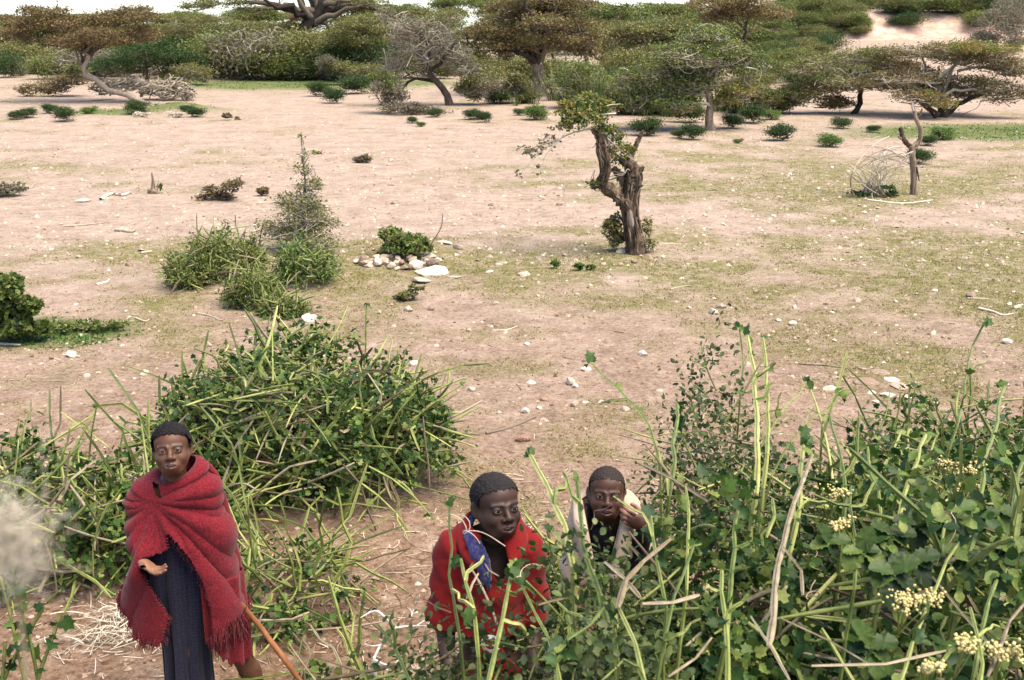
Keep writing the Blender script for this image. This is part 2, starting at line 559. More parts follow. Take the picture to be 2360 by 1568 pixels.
    bk = N_(n, 'ShaderNodeAttribute', attribute_name='bank')
    c = mixc(bk.outputs['Fac'], c, mixc(curve(mid.outputs['Fac'], .4, .6), (.40, .25, .18), (.52, .39, .32)))
    p = N_(n, 'ShaderNodeBsdfPrincipled', Roughness=.95)
    p.inputs['Specular IOR Level'].default_value = .1
    n.links.new(c, p.inputs['Base Color'])
    b1 = N_(n, 'ShaderNodeBump', Strength=1.0, Distance=.035)
    n.links.new(fine.outputs['Fac'], b1.inputs['Height'])
    b2 = N_(n, 'ShaderNodeBump', Strength=.6, Distance=.05)
    n.links.new(mid.outputs['Fac'], b2.inputs['Height'])
    n.links.new(b2.outputs[0], b1.inputs['Normal'])
    n.links.new(b1.outputs[0], p.inputs['Normal'])
    n.links.new(p.outputs[0], out.inputs[0])
    o = link('ground', me, m)
    tag(o, 'bare pinkish brown earth plain with sparse grass', kind='structure')
make_ground()

def G3(x, y, dz=0.0):
    return np.array([x, y, float(terrain(x, y)) + dz])

def in_view_points(n, y0, y1, rng, power=2.0):
    """random ground points in front of the camera, denser near it"""
    u = rng.random(n)
    y = (y0 ** (1 - power) + u * (y1 ** (1 - power) - y0 ** (1 - power))) ** (1 / (1 - power))
    x = (rng.random(n) * 2 - 1) * (.47 * y + 1.2)
    return x, y

# low grass: nobody could count it
def make_grass():
    rng = np.random.default_rng(5)
    g, gg = Geo(), Geo()
    x, y = in_view_points(120000, 5.2, 58, rng, 1.75)
    a = grass_amount(x, y)
    keep = (a * (.35 + fbm(x * 4, y * 4, 2, 55)) > rng.random(len(x)) * .95 + .05)
    x, y, a = x[keep], y[keep], a[keep]
    lush = lush_amount(x, y) > .2
    z = terrain(x, y)
    for sel, geo, hs in ((~lush, g, 1.0), (lush, gg, 1.6)):
        xs, ys, zs = x[sel], y[sel], z[sel]
        k = 7
        n = len(xs)
        spread = .030 + .0022 * ys
        P = np.stack([np.repeat(xs, k) + rng.normal(size=n * k) * np.repeat(spread, k), np.repeat(ys, k) + rng.normal(size=n * k) * np.repeat(spread, k), np.repeat(zs, k) - .006], -1)
        d = rand_dirs(n * k, rng, up=.9, flat=.5)
        size = (.010 + .016 * rng.random(n * k)) * hs * (1 + np.repeat(ys, k) * .022)
        v, t, c = place(LEAF_TRI, P, d, rand_dirs(n * k, rng), size, rng=rng)
        geo.add(v, t, c)
    o = g.build('grass', M['grass'])
    tag(o, 'sparse dry olive grass dotted over the bare plain', 'grass', kind='stuff')
    o = gg.build('grass', M['grass_green'])
    tag(o, 'short fresh green grass in patches below the acacias and bushes', 'grass', kind='stuff')
make_grass()

# ------------------------------------------------------------------ stones
def rock_mesh(name, seed, flat=.7, sub=2):
    rng = np.random.default_rng(seed)
    bm = bmesh.new()
    bmesh.ops.create_icosphere(bm, subdivisions=sub, radius=.5)
    V = np.array([v.co[:] for v in bm.verts])
    T = np.array([[v.index for v in f.verts] for f in bm.faces])
    bm.free()
    for k in range(13):                     # knock flat faces into it
        d = norm(rng.normal(size=3))
        lim = .22 + .17 * rng.random()
        h = V @ d
        V = V - np.outer(np.maximum(h - lim, 0), d) * .92
    V = V + rng.normal(size=V.shape) * .012
    V = V * np.array([1, .6 + .4 * rng.random(), flat * (.7 + .4 * rng.random())])
    V[:, 2] -= V[:, 2].min() * .72
    return make_mesh(name, V, T, smooth=False)

ROCKS = [rock_mesh('stone', 100 + i) for i in range(7)]
FLATS = [rock_mesh('stone', 200 + i, .3) for i in range(3)]
for r in ROCKS + FLATS:
    r.materials.append(M['rock'])

def stone(px, py, w, label, kind='rock', flat=False, group=None, dz=0.0, p=None, size=None):
    p = ground(px, py) if p is None else p
    s = w * m_per_px(p) if size is None else size
    o = link('stone', random.choice(FLATS if flat else ROCKS), None, None, (p[0], p[1], p[2] - .15 * s * (.3 if flat else 1) + dz))
    o.rotation_euler = (random.uniform(-.15, .15), random.uniform(-.15, .15), random.uniform(0, 6.28))
    o.scale = (s * 1.25, s * 1.25, s * 1.2)
    if kind != 'rock':
        o.material_slots[0].link = 'OBJECT'
        o.material_slots[0].material = M[kind]
    return tag(o, label, 'stone', group)

M['clod'] = rough_mat('clod', [(.2, .10, .055, .032), (.5, .21, .13, .082), (.8, .36, .26, .19)], 14, tinted=.9)

def make_stones():
    for px, py, w, lab, kind, fl in (
        (1433, 580, 34, 'white angular stone at the foot of the cut tree trunk', 'rock_white', False),
        (1208, 634, 42, 'pale pyramid shaped stone alone on the middle of the plain', 'rock', False),
        (712, 738, 40, 'round white stone beside the low bush at the edge of the plain', 'rock_white', False),
        (1643, 722, 28, 'white blocky stone, largest of three in a row on the right of the plain', 'rock_white', False),
        (1663, 709, 24, 'brownish stone touching the white blocky stone on the plain', 'rock', False),
        (1588, 711, 15, 'small pale stone left of the white blocky stone on the plain', 'rock', False),
        (2236, 684, 30, 'lumpy tan stone near the forked stick on the right of the plain', 'rock', False),
        (1207, 1016, 36, 'reddish brown broken stone on the path above the boy in the red shirt', 'rock_brown', False),
        (1323, 935, 28, 'pale stone with tan base in the stony patch beside the long stem', 'rock', False),
        (1211, 949, 26, 'white upright stone in the stony patch near the spreading bush', 'rock_white', False),
        (1316, 883, 34, 'pale stone with a brown underside in the stony patch', 'rock', False),
        (1226, 882, 26, 'white flattish stone at the left of the stony patch', 'rock_white', False),
        (1254, 920, 28, 'dark brown lump of stone in the stony patch', 'rock_brown', False),
        (1254, 970, 28, 'orange brown stone below the stony patch beside a bare twig', 'rock_brown', False),
        (1440, 943, 24, 'square pale stone just below the long leaning green stem', 'rock', False),
        (1352, 855, 24, 'white round stone under the tip of the long leaning green stem', 'rock_white', False),
        (1481, 818, 26, 'white stone with a dark shaded foot above the small leaved shrub', 'rock_white', False),
        (1290, 473, 28, 'tan stone lying on the plain left of the cut tree', 'rock', False),
        (1087, 899, 20, 'pale round stone right of the spreading bush top', 'rock', False),
        (993, 714, 18, 'pale stone with brown side above the spreading bush', 'rock', False),
        (941, 716, 26, 'low pale stone between two others above the spreading bush', 'rock', False),
        (296, 612, 22, 'tan stone beside a curved stick on the left of the plain', 'rock', False),
        (186, 464, 42, 'low white lumpy stone on the far left of the plain', 'rock_white', True),
        (1028, 560, 40, 'tilted pale slab behind the stone heap', 'rock_white', True),
        (1055, 573, 26, 'pale block at the right end behind the stone heap', 'rock', False),
        (1000, 630, 95, 'long flat white slab lying in front of the stone heap', 'rock_white', True),
        (968, 646, 70, 'second flat pale slab below the long white slab', 'rock', True),
        (1044, 640, 44, 'narrow pale slab at the right tip of the long white slab', 'rock', True),
    ):
        stone(px, py, w, lab, kind, fl)
    # the heap
    rng = random.Random(3)
    for i in range(40):
        t = rng.random()
        px = 822 + 190 * t + rng.uniform(-8, 8)
        py = 604 + rng.uniform(-20, 22) * (1 - abs(t - .55) * 1.2)
        stone(px, py, rng.uniform(14, 34), 'pale tan stone in the low heap below the round bush', rng.choice(['rock', 'rock', 'rock_white']), False, 'stones of the low heap', dz=.03 * rng.random())
    # flat stones on the far side of the thicket
    for px, py, w in ((1992, 850, 34), (2030, 858, 46), (1999, 882, 60), (2057, 876, 46), (2074, 892, 62), (1913, 896, 34), (2047, 910, 46), (1899, 877, 20), (1871, 893, 26), (2010, 905, 26), (1940, 905, 24), (2020, 925, 22), (1965, 868, 24), (2095, 915, 30), (2130, 905, 30), (2155, 928, 30)):
        stone(px, py, w, 'flat pinkish white stone strewn on the ground behind the right thicket', rng.choice(['rock', 'rock_white', 'rock']), True, 'flat stones behind the thicket')
    # loose stones one can tell apart on the plain
    pts = [(1830, 709, 16), (1903, 702, 14), (1793, 738, 22), (1829, 748, 20), (1944, 748, 22), (1975, 693, 22), (2326, 702, 14), (2346, 710, 20), (2064, 697, 14), (2322, 791, 24), (2150, 769, 18), (1916, 722, 14), (1923, 599, 12), (1572, 642, 14), (1603, 597, 14), (1992, 492, 14), (1775, 506, 12), (1589, 506, 12),
           (1299, 843, 16), (1292, 853, 16), (1326, 891, 20), (1242, 941, 16), (1522, 900, 18), (1347, 927, 20), (1385, 927, 20), (1400, 901, 14), (1192, 741, 16), (1165, 767, 16), (1080, 762, 16), (1006, 796, 15), (874, 722, 16), (907, 752, 14), (981, 674, 16), (1099, 652, 14), (1130, 630, 20), (1148, 611, 14), (1488, 641, 14), (1412, 652, 14), (1464, 605, 20), (951, 841, 26), (1245, 978, 14), (1150, 952, 14),
           (98, 609, 18), (175, 703, 20), (114, 573, 12), (480, 798, 24), (162, 820, 30), (120, 826, 18), (334, 863, 26), (200, 867, 16), (313, 955, 20), (600, 470, 14), (585, 520, 16), (905, 470, 12), (770, 1335, 26), (262, 1372, 22), (1500, 1180, 22), (60, 640, 10), (340, 520, 10), (640, 330, 8), (1440, 520, 14), (1690, 440, 10), (1740, 330, 8), (1880, 560, 10), (2210, 620, 12), (2120, 560, 10), (2265, 470, 12)]
    pts += [(px, py, 8 + 8 * rng.random()) for px, py in ((rng.uniform(20, 2340), rng.uniform(330, 860)) for k in range(90)) if not (350 < px < 1080 and py > 540) and not (px > 1540 and py > 830)]
    for px, py, w in pts:
        where = 'far' if py < 560 else ('middle' if py < 760 else 'near')
        side = 'left' if px < 900 else ('middle' if px < 1500 else 'right')
        stone(px, py, w, 'small pale loose stone lying on bare earth, %s part of the plain, %s side' % (where, side), rng.choice(['rock', 'rock', 'rock_white']), False, 'loose stones on the %s plain, %s' % (where, side))
    # grit and pebbles too many to count
    r2 = np.random.default_rng(8)
    x, y = in_view_points(16000, 4.6, 46, r2, 1.75)
    keep = fbm(x * .7, y * .7, 3, 80) > .34 + .28 * r2.random(len(x))
    x, y = x[keep], y[keep]
    base = np.array([[1, 0, 0], [.3, .9, 0], [-.8, .5, 0], [-.7, -.6, 0], [.4, -.9, 0], [.1, .05, .75]])
    tri = np.array([[0, 1, 5], [1, 2, 5], [2, 3, 5], [3, 4, 5], [4, 0, 5]])
    n = len(x)
    s = (.004 + .016 * r2.random(n) ** 3) * (1 + y * .03)
    d = r2.random(n) * 6.28
    P = np.stack([x, y, terrain(x, y) - .002], -1)
    dirs = np.stack([np.sin(d), np.cos(d), np.zeros(n)], -1)
    v, t, c = place((base, tri), P, dirs, np.tile([0, 0, 1.0], (n, 1)) + r2.normal(size=(n, 3)) * .2, s, rng=r2)
    o = Geo().add(v, t, c).build('pebbles', M['rock'], smooth=False)
    x, y = in_view_points(7000, 13, 46, r2, 1.5)
    n = len(x)
    d = r2.random(n) * 6.28
    P = np.stack([x, y, terrain(x, y) - .003], -1)
    v, t, c = place((base, tri), P, np.stack([np.sin(d), np.cos(d), np.zeros(n)], -1), np.tile([0, 0, 1.0], (n, 1)) + r2.normal(size=(n, 3)) * .3, .012 + .035 * r2.random(n) ** 2.5, rng=r2)
    o3 = Geo().add(v, t, c).build('gravel', M['rock'], smooth=False)
    tag(o3, 'pale gravel specking the far plain', 'gravel', kind='stuff')
    x, y = in_view_points(15000, 4.2, 26, r2, 1.9)
    n = len(x)
    d = r2.random(n) * 6.28
    P = np.stack([x, y, terrain(x, y) - .003], -1)
    v, t, c = place((base, tri), P, np.stack([np.sin(d), np.cos(d), np.zeros(n)], -1), np.tile([0, 0, 1.0], (n, 1)) + r2.normal(size=(n, 3)) * .3, (.004 + .016 * r2.random(n) ** 4) * (1 + y * .03), rng=r2)
    o2 = Geo().add(v, t, c).build('clods', M['clod'], smooth=False)
    tag(o2, 'small crumbs of brown earth strewn over the ground', 'earth', kind='stuff')
    tag(o, 'pale grit and pebbles scattered over the earth', 'pebbles', kind='stuff')
make_stones()

# twigs and bits of dry stalk littering the earth
def make_litter():
    r = np.random.default_rng(9)
    x, y = in_view_points(1500, 4.4, 26, r, 2.0)
    extra = []
    for cx, cy, sx, sy, n in ((-.25, 5.3, .5, .5, 500), (.05, 6.3, .5, .35, 260), (-1.6, 4.75, .6, .4, 320), (-2.1, 9.9, .35, .3, 120), (-.7, 5.0, .5, .5, 200)):
        extra.append(np.stack([cx + r.normal(size=n) * sx, cy + r.normal(size=n) * sy], -1))
    e = np.concatenate(extra)
    x, y = np.concatenate([x, e[:, 0]]), np.concatenate([y, e[:, 1]])
    n = len(x)
    L = (.008 + .055 * r.random(n) ** 3) * (1 + .03 * y)
    a = r.random(n) * 6.28
    d = np.stack([np.cos(a), np.sin(a), np.zeros(n)], -1)
    side = np.stack([-np.sin(a), np.cos(a), np.zeros(n)], -1)
    t = np.linspace(-1, 1, 4)
    P = np.stack([x, y, terrain(x, y) + .006], -1)[:, None] + d[:, None] * (t[None, :, None] * L[:, None, None]) + side[:, None] * ((r.normal(size=(n, 1)) * .16 * L[:, None] * (t ** 2)[None])[..., None])
    R = np.repeat((.0010 + .0020 * r.random(n) ** 2)[:, None] * (1 + .05 * y[:, None]), 4, 1)
    v, tt, c = tubes(P, R, 3, rng=r)
    o = Geo().add(v, tt, c).build('litter', M['litter'])
    tag(o, 'dry twigs and stalk bits littering the earth', 'litter', kind='stuff')
make_litter()

# ------------------------------------------------------------------ trees and shrubs
def ell_points(n, rng, shell=.5):
    d = rand_dirs(n, rng)
    r = (shell + (1 - shell) * rng.random(n)) ** .6
    p = d * r[:, None]
    return p

def foliage(pads, nleaf, size, rng, shape=LEAF_DIA, clump=26, up=.5, spread=.16, flat=.42, geo=None):
    """leaf clumps through flattened lobes; pads: rows (x, y, z, rx, ry, rz)"""
    geo = geo or Geo()
    pads = np.asarray(pads, float)
    vol = (pads[:, 3] * pads[:, 4] * (pads[:, 5] + .15)) ** .75
    vol = vol / vol.sum()
    for p, w in zip(pads, vol):
        nc = max(2, int(nleaf * w / clump))
        e_ = ell_points(nc, rng, .35)
        e_[:, 2] = np.where((e_[:, 2] < -.1) & (rng.random(nc) < .65), -e_[:, 2], e_[:, 2])
        c = e_ * p[3:6] + p[:3]
        sg = spread * (.5 + rng.random(nc)) * min(1.0, (p[3] + p[5]))
        q = np.repeat(c, clump, 0) + rng.normal(size=(nc * clump, 3)) * np.repeat(sg, clump)[:, None] * np.array([1, 1, flat])
        tint = np.clip(np.repeat(rng.random(nc), clump) * .7 + rng.random(nc * clump) * .3, 0, .999)
        d = rand_dirs(len(q), rng, flat=.6)
        v, t, a = place(shape, q, d, rand_dirs(len(q), rng, up=up), size * (.55 + .9 * rng.random(len(q))), tint, rng)
        geo.add(v, t, a)
    return geo

def twigs(pads, n, r, rng, geo, root=None, inner=.0, out=1.05, sides=3, bend=.25):
    """thin branchlets: from each lobe's middle (or root) outwards to its skin"""
    pads = np.asarray(pads, float)
    vol = (pads[:, 3] * pads[:, 5]) ** .8
    vol = vol / vol.sum()
    for p, w in zip(pads, vol):
        k = max(3, int(n * w))
        e = ell_points(k, rng, .7) * out * p[3:6] + p[:3]
        if root is None:
            s = p[:3] + rng.normal(size=(k, 3)) * p[3:6] * .35
            s[:, 2] -= p[5] * .3
        else:
            s = root + (p[:3] - root) * (.2 + .6 * rng.random((k, 1)))
        m = (s + e) / 2 + rng.normal(size=(k, 3)) * np.linalg.norm(e - s, axis=1, keepdims=True) * bend
        t = np.linspace(0, 1, 5)[None, :, None]
        P = (1 - t) ** 2 * s[:, None] + 2 * t * (1 - t) * m[:, None] + t ** 2 * e[:, None]
        R = r * (1.5 - 1.1 * np.linspace(0, 1, 5))[None] * (.6 + .8 * rng.random((k, 1)))
        v, tt, a = tubes(P, R, sides, rng=rng)
        geo.add(v, tt, a)
    return geo

def px_pads(rows, y, rel, rng, depth=.9):
    """lobes given as picture x, y, half width, half height at distance y -> metres relative to rel"""
    out = []
    for px, py, rx, rz in rows:
        n = 4 if rx > 24 else 1
        for q in range(n):
            f = 1.0 if n == 1 or q == 0 else .60
            ox, oz = (0, 0) if f == 1 else (rng.uniform(-.75, .75) * rx, rng.uniform(-.75, .75) * rz)
            c = at_y(px + ox, py + oz, y + rng.uniform(-1, 1) * rx * y / F * .8)
            k = m_per_px(c)
            f = f * (.84 if n > 1 else 1)
            out.append([*(c - rel), rx * k * f, rx * k * f * depth, rz * k * f * .95])
    return np.array(out)

def px_path(rows, y, rel, m=9, wob=0.0, rng=None):
    p = np.array([at_y(a, b, y) - rel for a, b in rows])
    q = spline(p, m)
    if wob and rng is not None:
        q[1:-1] += rng.normal(size=(m - 2, 3)) * wob
    return q

def gnarl(P, R, sides, rng, amp=.18):
    v, t, a = tubes(P, R, sides, rng=rng)
    c = np.repeat(np.asarray(P, float).reshape(-1, 3), sides, 0)
    v = c + (v - c) * (1 + amp * rng.normal(size=(len(v), 1)))
    return v, t, a

def tree(name, base, trunk, r0, pads, label, cat='tree', leaf='leaf_olive', bark='bark', nleaf=9000, size=.075, ntwig=160, twr=.012, seed=0, group=None, twig='twig_dark', limbs=True, more_trunks=(), up=.6, shape=LEAF_DIA, clump=26, spread=.16, leaf2=None, frac2=.3):
    """trunk: path relative to base; pads: lobes relative to base"""
    rng = np.random.default_rng(seed)
    root = empty(name, base, label, cat, group)
    tr = Geo()
    for path, rr in [(trunk, r0)] + list(more_trunks):
        if path is None:
            continue
        path = np.asarray(path)
        m = len(path)
        R = rr * (1.0 - .55 * np.linspace(0, 1, m))
        R[0] *= 1.35
        tr.add(*gnarl(path, R, 9, rng, .07))
        if limbs:
            top = path[int(m * .55):]
    if tr.V:
        tr.build('trunk', M[bark], root)
    br = Geo()
    if limbs and trunk is not None:
        path = np.asarray(trunk)
        big = np.percentile(np.asarray(pads)[:, 3], 62) if len(pads) > 14 else 0
        for p in pads:
            if p[3] < big:
                continue
            j = int(len(path) * (.55 + .45 * rng.random())) - 1
            s = path[max(1, min(j, len(path) - 1))]
            e = np.asarray(p[:3]) + np.array([0, 0, -.15 * p[5]])
            mid = s * .45 + e * .55 + np.array([0, 0, .10 * np.linalg.norm(e - s)]) + rng.normal(size=3) * .10 * np.linalg.norm(e - s)
            B = bezier(s, mid, e, 8)
            B[1:-1] += rng.normal(size=(6, 3)) * .03 * np.linalg.norm(e - s)
            br.add(*tubes(B, r0 * (.42 - .34 * np.linspace(0, 1, 8)), 5, rng=rng))
    if ntwig:
        twigs(pads, ntwig, twr, rng, br)
    br.build('branches', M[twig], root)
    if nleaf:
        if leaf2:
            k = max(1, int(len(pads) * frac2))
            foliage(pads[-k:], int(nleaf * frac2), size, rng, shape, clump, up, spread).build('crown', M[leaf2], root)
            foliage(pads[:-k], int(nleaf * (1 - frac2)), size, rng, shape, clump, up, spread).build('crown', M[leaf], root)
        else:
            foliage(pads, nleaf, size, rng, shape, clump, up, spread).build('crown', M[leaf], root)
    return root

def tree_px(name, base_px, trunk_px, w_px, pads_px, label, y=None, **kw):
    rng = np.random.default_rng(kw.get('seed', 0) + 500)
    b = ground(*base_px) if y is None else None
    if b is None:
        p = at_y(base_px[0], base_px[1], y)
        b = G3(p[0], y)
    pads = px_pads(pads_px, b[1], b, rng)
    k = m_per_px(b)
    tp = None
    if trunk_px is not None:
        tp = px_path(trunk_px, b[1], b, 10, .03, rng)
        tp[0] = (tp[0][0], 0, -.1)
    extra = []
    for rows, wp in kw.pop('extra_trunks', ()):
        q = px_path(rows, b[1] + rng.uniform(-.4, .4), b, 9, .03, rng)
        extra.append((q, wp * k / 2))
    return tree(name, b, tp, w_px * k / 2, pads, label, more_trunks=extra, **kw)

def make_far_trees():
    T = tree_px
    T('acacia_tree', (338, 238), [(338, 238), (270, 212), (215, 184), (194, 163), (205, 135), (192, 105), (178, 72)], 15,
      [(180, 60, 95, 20), (90, 52, 80, 22), (270, 45, 90, 22), (330, 80, 55, 22), (40, 75, 50, 22), (150, 95, 70, 18), (240, 98, 60, 18), (300, 28, 55, 12), (110, 26, 60, 10)],
      'acacia with brown crown and a long trunk leaning from the ground', leaf='leaf_brown', bark='bark_pale', nleaf=22800, size=.075, seed=1, ntwig=260)
    T('dense_bush', (340, 196), [(340, 196), (338, 160), (330, 130)], 10,
      [(330, 128, 85, 36), (268, 150, 60, 28), (395, 150, 60, 30), (330, 104, 55, 16), (440, 140, 35, 20)],
      'dense dark green bush behind the leaning acacia trunk', cat='bush', leaf='leaf_deep', nleaf=17100, size=.08, seed=2, up=.4)
    T('thorn_bush', (120, 222), None, 8, [(130, 196, 62, 20), (62, 206, 34, 16), (175, 182, 50, 16), (165, 160, 34, 12)],
      'dark brown thorn brush heaped left of the leaning trunk', cat='bush', leaf='leaf_brown', twig='twig_dark', nleaf=4940, size=.06, ntwig=320, twr=.014, seed=3, leaf2='leaf_green', frac2=.25)
    T('brushwood_heap', (385, 232), None, 8, [(300, 190, 60, 26), (380, 196, 66, 30), (430, 215, 34, 22), (250, 200, 40, 20)],
      'heap of tangled bare brown branches under the dark green bush', cat='brushwood', leaf='leaf_brown', twig='twig_grey', nleaf=1710, size=.05, ntwig=420, twr=.022, seed=4)
    T('acacia_tree', (540, 168), [(540, 168), (530, 140), (525, 100)], 9,
      [(450, 85, 70, 22), (530, 72, 85, 20), (605, 95, 70, 22), (480, 112, 60, 16), (415, 66, 50, 16), (565, 110, 60, 14), (640, 75, 40, 14)],
      'flat topped olive brown acacia left of the thick dark trunk', leaf='leaf_olive', bark='bark_dark', nleaf=17100, size=.085, seed=5,
      extra_trunks=[([(480, 166), (490, 135), (470, 100)], 7), ([(600, 166), (590, 140), (600, 105)], 7)], leaf2='leaf_brown', frac2=.4)
    T('thicket', (550, 166), None, 8, [(500, 142, 55, 24), (565, 140, 60, 26), (625, 148, 40, 18), (455, 140, 25, 20)],
      'dark leafless thicket in the shade of the flat acacia', cat='thicket', leaf='leaf_brown', twig='twig_dark', nleaf=3420, size=.08, ntwig=420, twr=.02, seed=6)
    T('acacia_tree', (668, 171), [(664, 171), (682, 125), (700, 80), (716, 50), (733, 28), (745, -10)], 46,
      [(520, 8, 90, 10), (640, -22, 110, 22), (765, -25, 120, 22), (858, 8, 60, 12), (452, 18, 50, 9), (590, 25, 70, 8), (800, 20, 60, 7), (700, 62, 80, 9), (770, 75, 60, 9)],
      'large acacia with thick dark trunk and boughs against the sky', leaf='leaf_olive', bark='bark_dark', nleaf=17100, size=.09, seed=7, ntwig=200, twr=.02,
      extra_trunks=[([(714, 52), (690, 30), (640, 12), (590, 6), (540, 4)], 16), ([(722, 44), (770, 22), (830, 16), (880, 26)], 16), ([(718, 48), (722, 20), (710, -20)], 14)])
    T('acacia_tree', (852, 188), [(852, 188), (836, 152), (815, 118), (808, 96)], 8,
      [(800, 78, 66, 16), (842, 100, 48, 13), (768, 98, 46, 12), (835, 52, 70, 18), (880, 70, 40, 16)],
      'small acacia with two slender trunks beside the big acacia', leaf='leaf_olive', bark='bark', nleaf=14250, size=.08, seed=8,
      extra_trunks=[([(850, 188), (858, 150), (845, 112)], 6)])
    T('thorn_tree', (1037, 243), [(1037, 243), (1022, 208), (1000, 184), (986, 155), (992, 110), (960, 70)], 17,
      [(960, 110, 78, 60), (1040, 120, 58, 52), (900, 150, 40, 55), (930, 58, 62, 36), (1085, 150, 34, 26), (1010, 62, 60, 34)],
      'grey nearly leafless thorn tree with a leaning forked trunk', leaf='leaf_grey', bark='bark_dark', twig='twig_grey', nleaf=9000, size=.055, leaf2='leaf_olive', frac2=.4, ntwig=900, twr=.011, seed=9,
      extra_trunks=[([(1002, 186), (960, 182), (925, 205), (905, 220)], 8), ([(990, 165), (1030, 130), (1050, 95)], 9)])
    T('thorn_bush', (915, 262), None, 8, [(900, 225, 44, 34), (930, 246, 52, 16), (985, 260, 66, 9), (885, 180, 30, 30)],
      'grey brown thorn bush at the foot of the grey thorn tree', cat='bush', leaf='leaf_grey', twig='twig_dark', nleaf=6840, size=.055, ntwig=420, twr=.011, seed=10, leaf2='leaf_green', frac2=.35)
    T('broad_tree', (1240, 220), [(1240, 220), (1243, 185), (1236, 150), (1232, 120)], 38,
      [(1240, 50, 130, 36), (1130, 72, 70, 36), (1330, 70, 70, 36), (1180, 26, 80, 28), (1300, 18, 90, 30), (1240, 100, 90, 24), (1160, 112, 60, 22), (1345, 118, 50, 24), (1250, -10, 110, 26)],
      'tall tree with rusty brown crown and a stout forked trunk', leaf='leaf_brown', bark='bark', twig='twig_dark', nleaf=32300, size=.085, seed=11, ntwig=420, twr=.018,
      extra_trunks=[([(1236, 150), (1205, 120), (1180, 85)], 16), ([(1236, 145), (1262, 105), (1280, 60)], 18)])
    T('thorn_tree', (1640, 300), [(1640, 300), (1632, 268), (1640, 238), (1622, 208), (1632, 165)], 22,
      [(1590, 130, 105, 36), (1685, 130, 75, 42), (1520, 160, 78, 36), (1620, 88, 84, 34), (1460, 185, 55, 30), (1722, 170, 45, 38), (1580, 195, 90, 30), (1480, 225, 70, 28), (1560, 240, 80, 20), (1700, 215, 50, 34)],
      'bright green thorn tree with pale arching twigs and crooked trunk', leaf='leaf_green', bark='bark', twig='twig_grey', nleaf=28500, size=.06, seed=12, ntwig=1100, twr=.010, leaf2='leaf_yellow', frac2=.15)
    T('acacia_tree', (1965, 262), [(1965, 262), (1985, 225), (1975, 190), (1960, 160)], 14,
      [(1880, 152, 70, 26), (1975, 132, 90, 22), (1960, 190, 90, 24), (1885, 205, 55, 22), (2050, 150, 70, 20), (1920, 235, 50, 16)],
      'low brownish acacia whose crown spreads near the ground', leaf='leaf_olive', bark='bark_dark', twig='twig_grey', nleaf=19000, size=.06, seed=13, ntwig=520, twr=.011, leaf2='leaf_brown', frac2=.5)
    T('acacia_tree', (2172, 270), [(2172, 270), (2170, 240), (2150, 205), (2160, 170)], 26,
      [(2120, 120, 110, 18), (2240, 138, 110, 22), (2340, 155, 80, 30), (2080, 182, 110, 26), (2205, 195, 120, 30), (2310, 215, 80, 30), (2120, 225, 80, 20), (2240, 110, 90, 12)],
      'wide flat acacia with yellow green top at the right edge', leaf='leaf_brown', bark='bark_dark', twig='twig_grey', nleaf=30400, size=.06, seed=14, ntwig=900, twr=.011, leaf2='leaf_yellow', frac2=.22,
      extra_trunks=[([(2160, 268), (2120, 235), (2090, 205)], 14), ([(2180, 262), (2240, 225), (2300, 200)], 14)])
    for i, (bx, by, pads, lab, lf, l2) in enumerate((
        ((1345), 250, [(1330, 172, 58, 46), (1385, 200, 56, 42), (1300, 205, 38, 36), (1350, 235, 60, 16)], 'dense green bush just right of the stout forked trunk', 'leaf_green', 'leaf_deep'),
        ((1480), 264, [(1470, 200, 66, 40), (1535, 222, 60, 34), (1440, 235, 50, 22)], 'dense green bush in front of the spiky row', 'leaf_green', 'leaf_olive'),
        ((1735), 262, [(1735, 215, 40, 34), (1770, 235, 34, 22)], 'feathery green bush right of the bright thorn tree', 'leaf_olive', 'leaf_green'),
        ((1110), 240, [(1120, 185, 54, 36), (1085, 212, 36, 22), (1160, 215, 40, 22)], 'grey olive bush between the grey thorn tree and the stout trunk', 'leaf_olive', 'leaf_grey'),
        ((1190), 238, [(1190, 200, 36, 28), (1215, 222, 30, 14)], 'small olive bush left of the stout forked trunk', 'leaf_olive', 'leaf_deep'),
        ((1850), 262, [(1845, 220, 44, 28), (1815, 240, 28, 16)], 'brownish bush at the left skirt of the low acacia', 'leaf_olive', 'leaf_brown'),
        ((820), 196, [(790, 160, 40, 22), (840, 165, 40, 20), (760, 150, 30, 18)], 'pale olive scrub between the big acacia and its small neighbour', 'leaf_olive', 'leaf_grey'),
        ((420), 196, [(440, 165, 40, 22), (410, 180, 36, 14)], 'olive scrub right of the dense dark green bush', 'leaf_olive', 'leaf_brown'),
        ((80), 168, [(60, 130, 60, 26), (120, 135, 50, 24), (20, 140, 40, 22)], 'yellowish green scrub at the far left below the brown crown', 'leaf_green', 'leaf_olive'),
        ((1600), 130, [(1560, 70, 80, 30), (1480, 60, 70, 30), (1430, 90, 60, 30), (1640, 80, 60, 26)], 'broad pale green thicket above the bright thorn tree', 'leaf_green', 'leaf_olive'))):
        T('dense_bush', (bx, by), None, 8, pads, lab, y=58 if by == 130 else None, cat='bush', leaf=lf, leaf2=l2, frac2=.35, nleaf=9000, size=.065, ntwig=260, twr=.010, twig='twig_grey', seed=160 + i, up=.4, spread=.2)
    T('acacia_tree', (1715, 130), [(1715, 130), (1716, 90), (1718, 50)], 10, [(1720, 26, 105, 20), (1640, 12, 75, 18), (1795, 38, 50, 14), (1700, 0, 80, 16)],
      'dark brown flat acacia crown behind the bright green thorn tree', y=52, leaf='leaf_brown', bark='bark_dark', nleaf=17100, size=.085, seed=15)
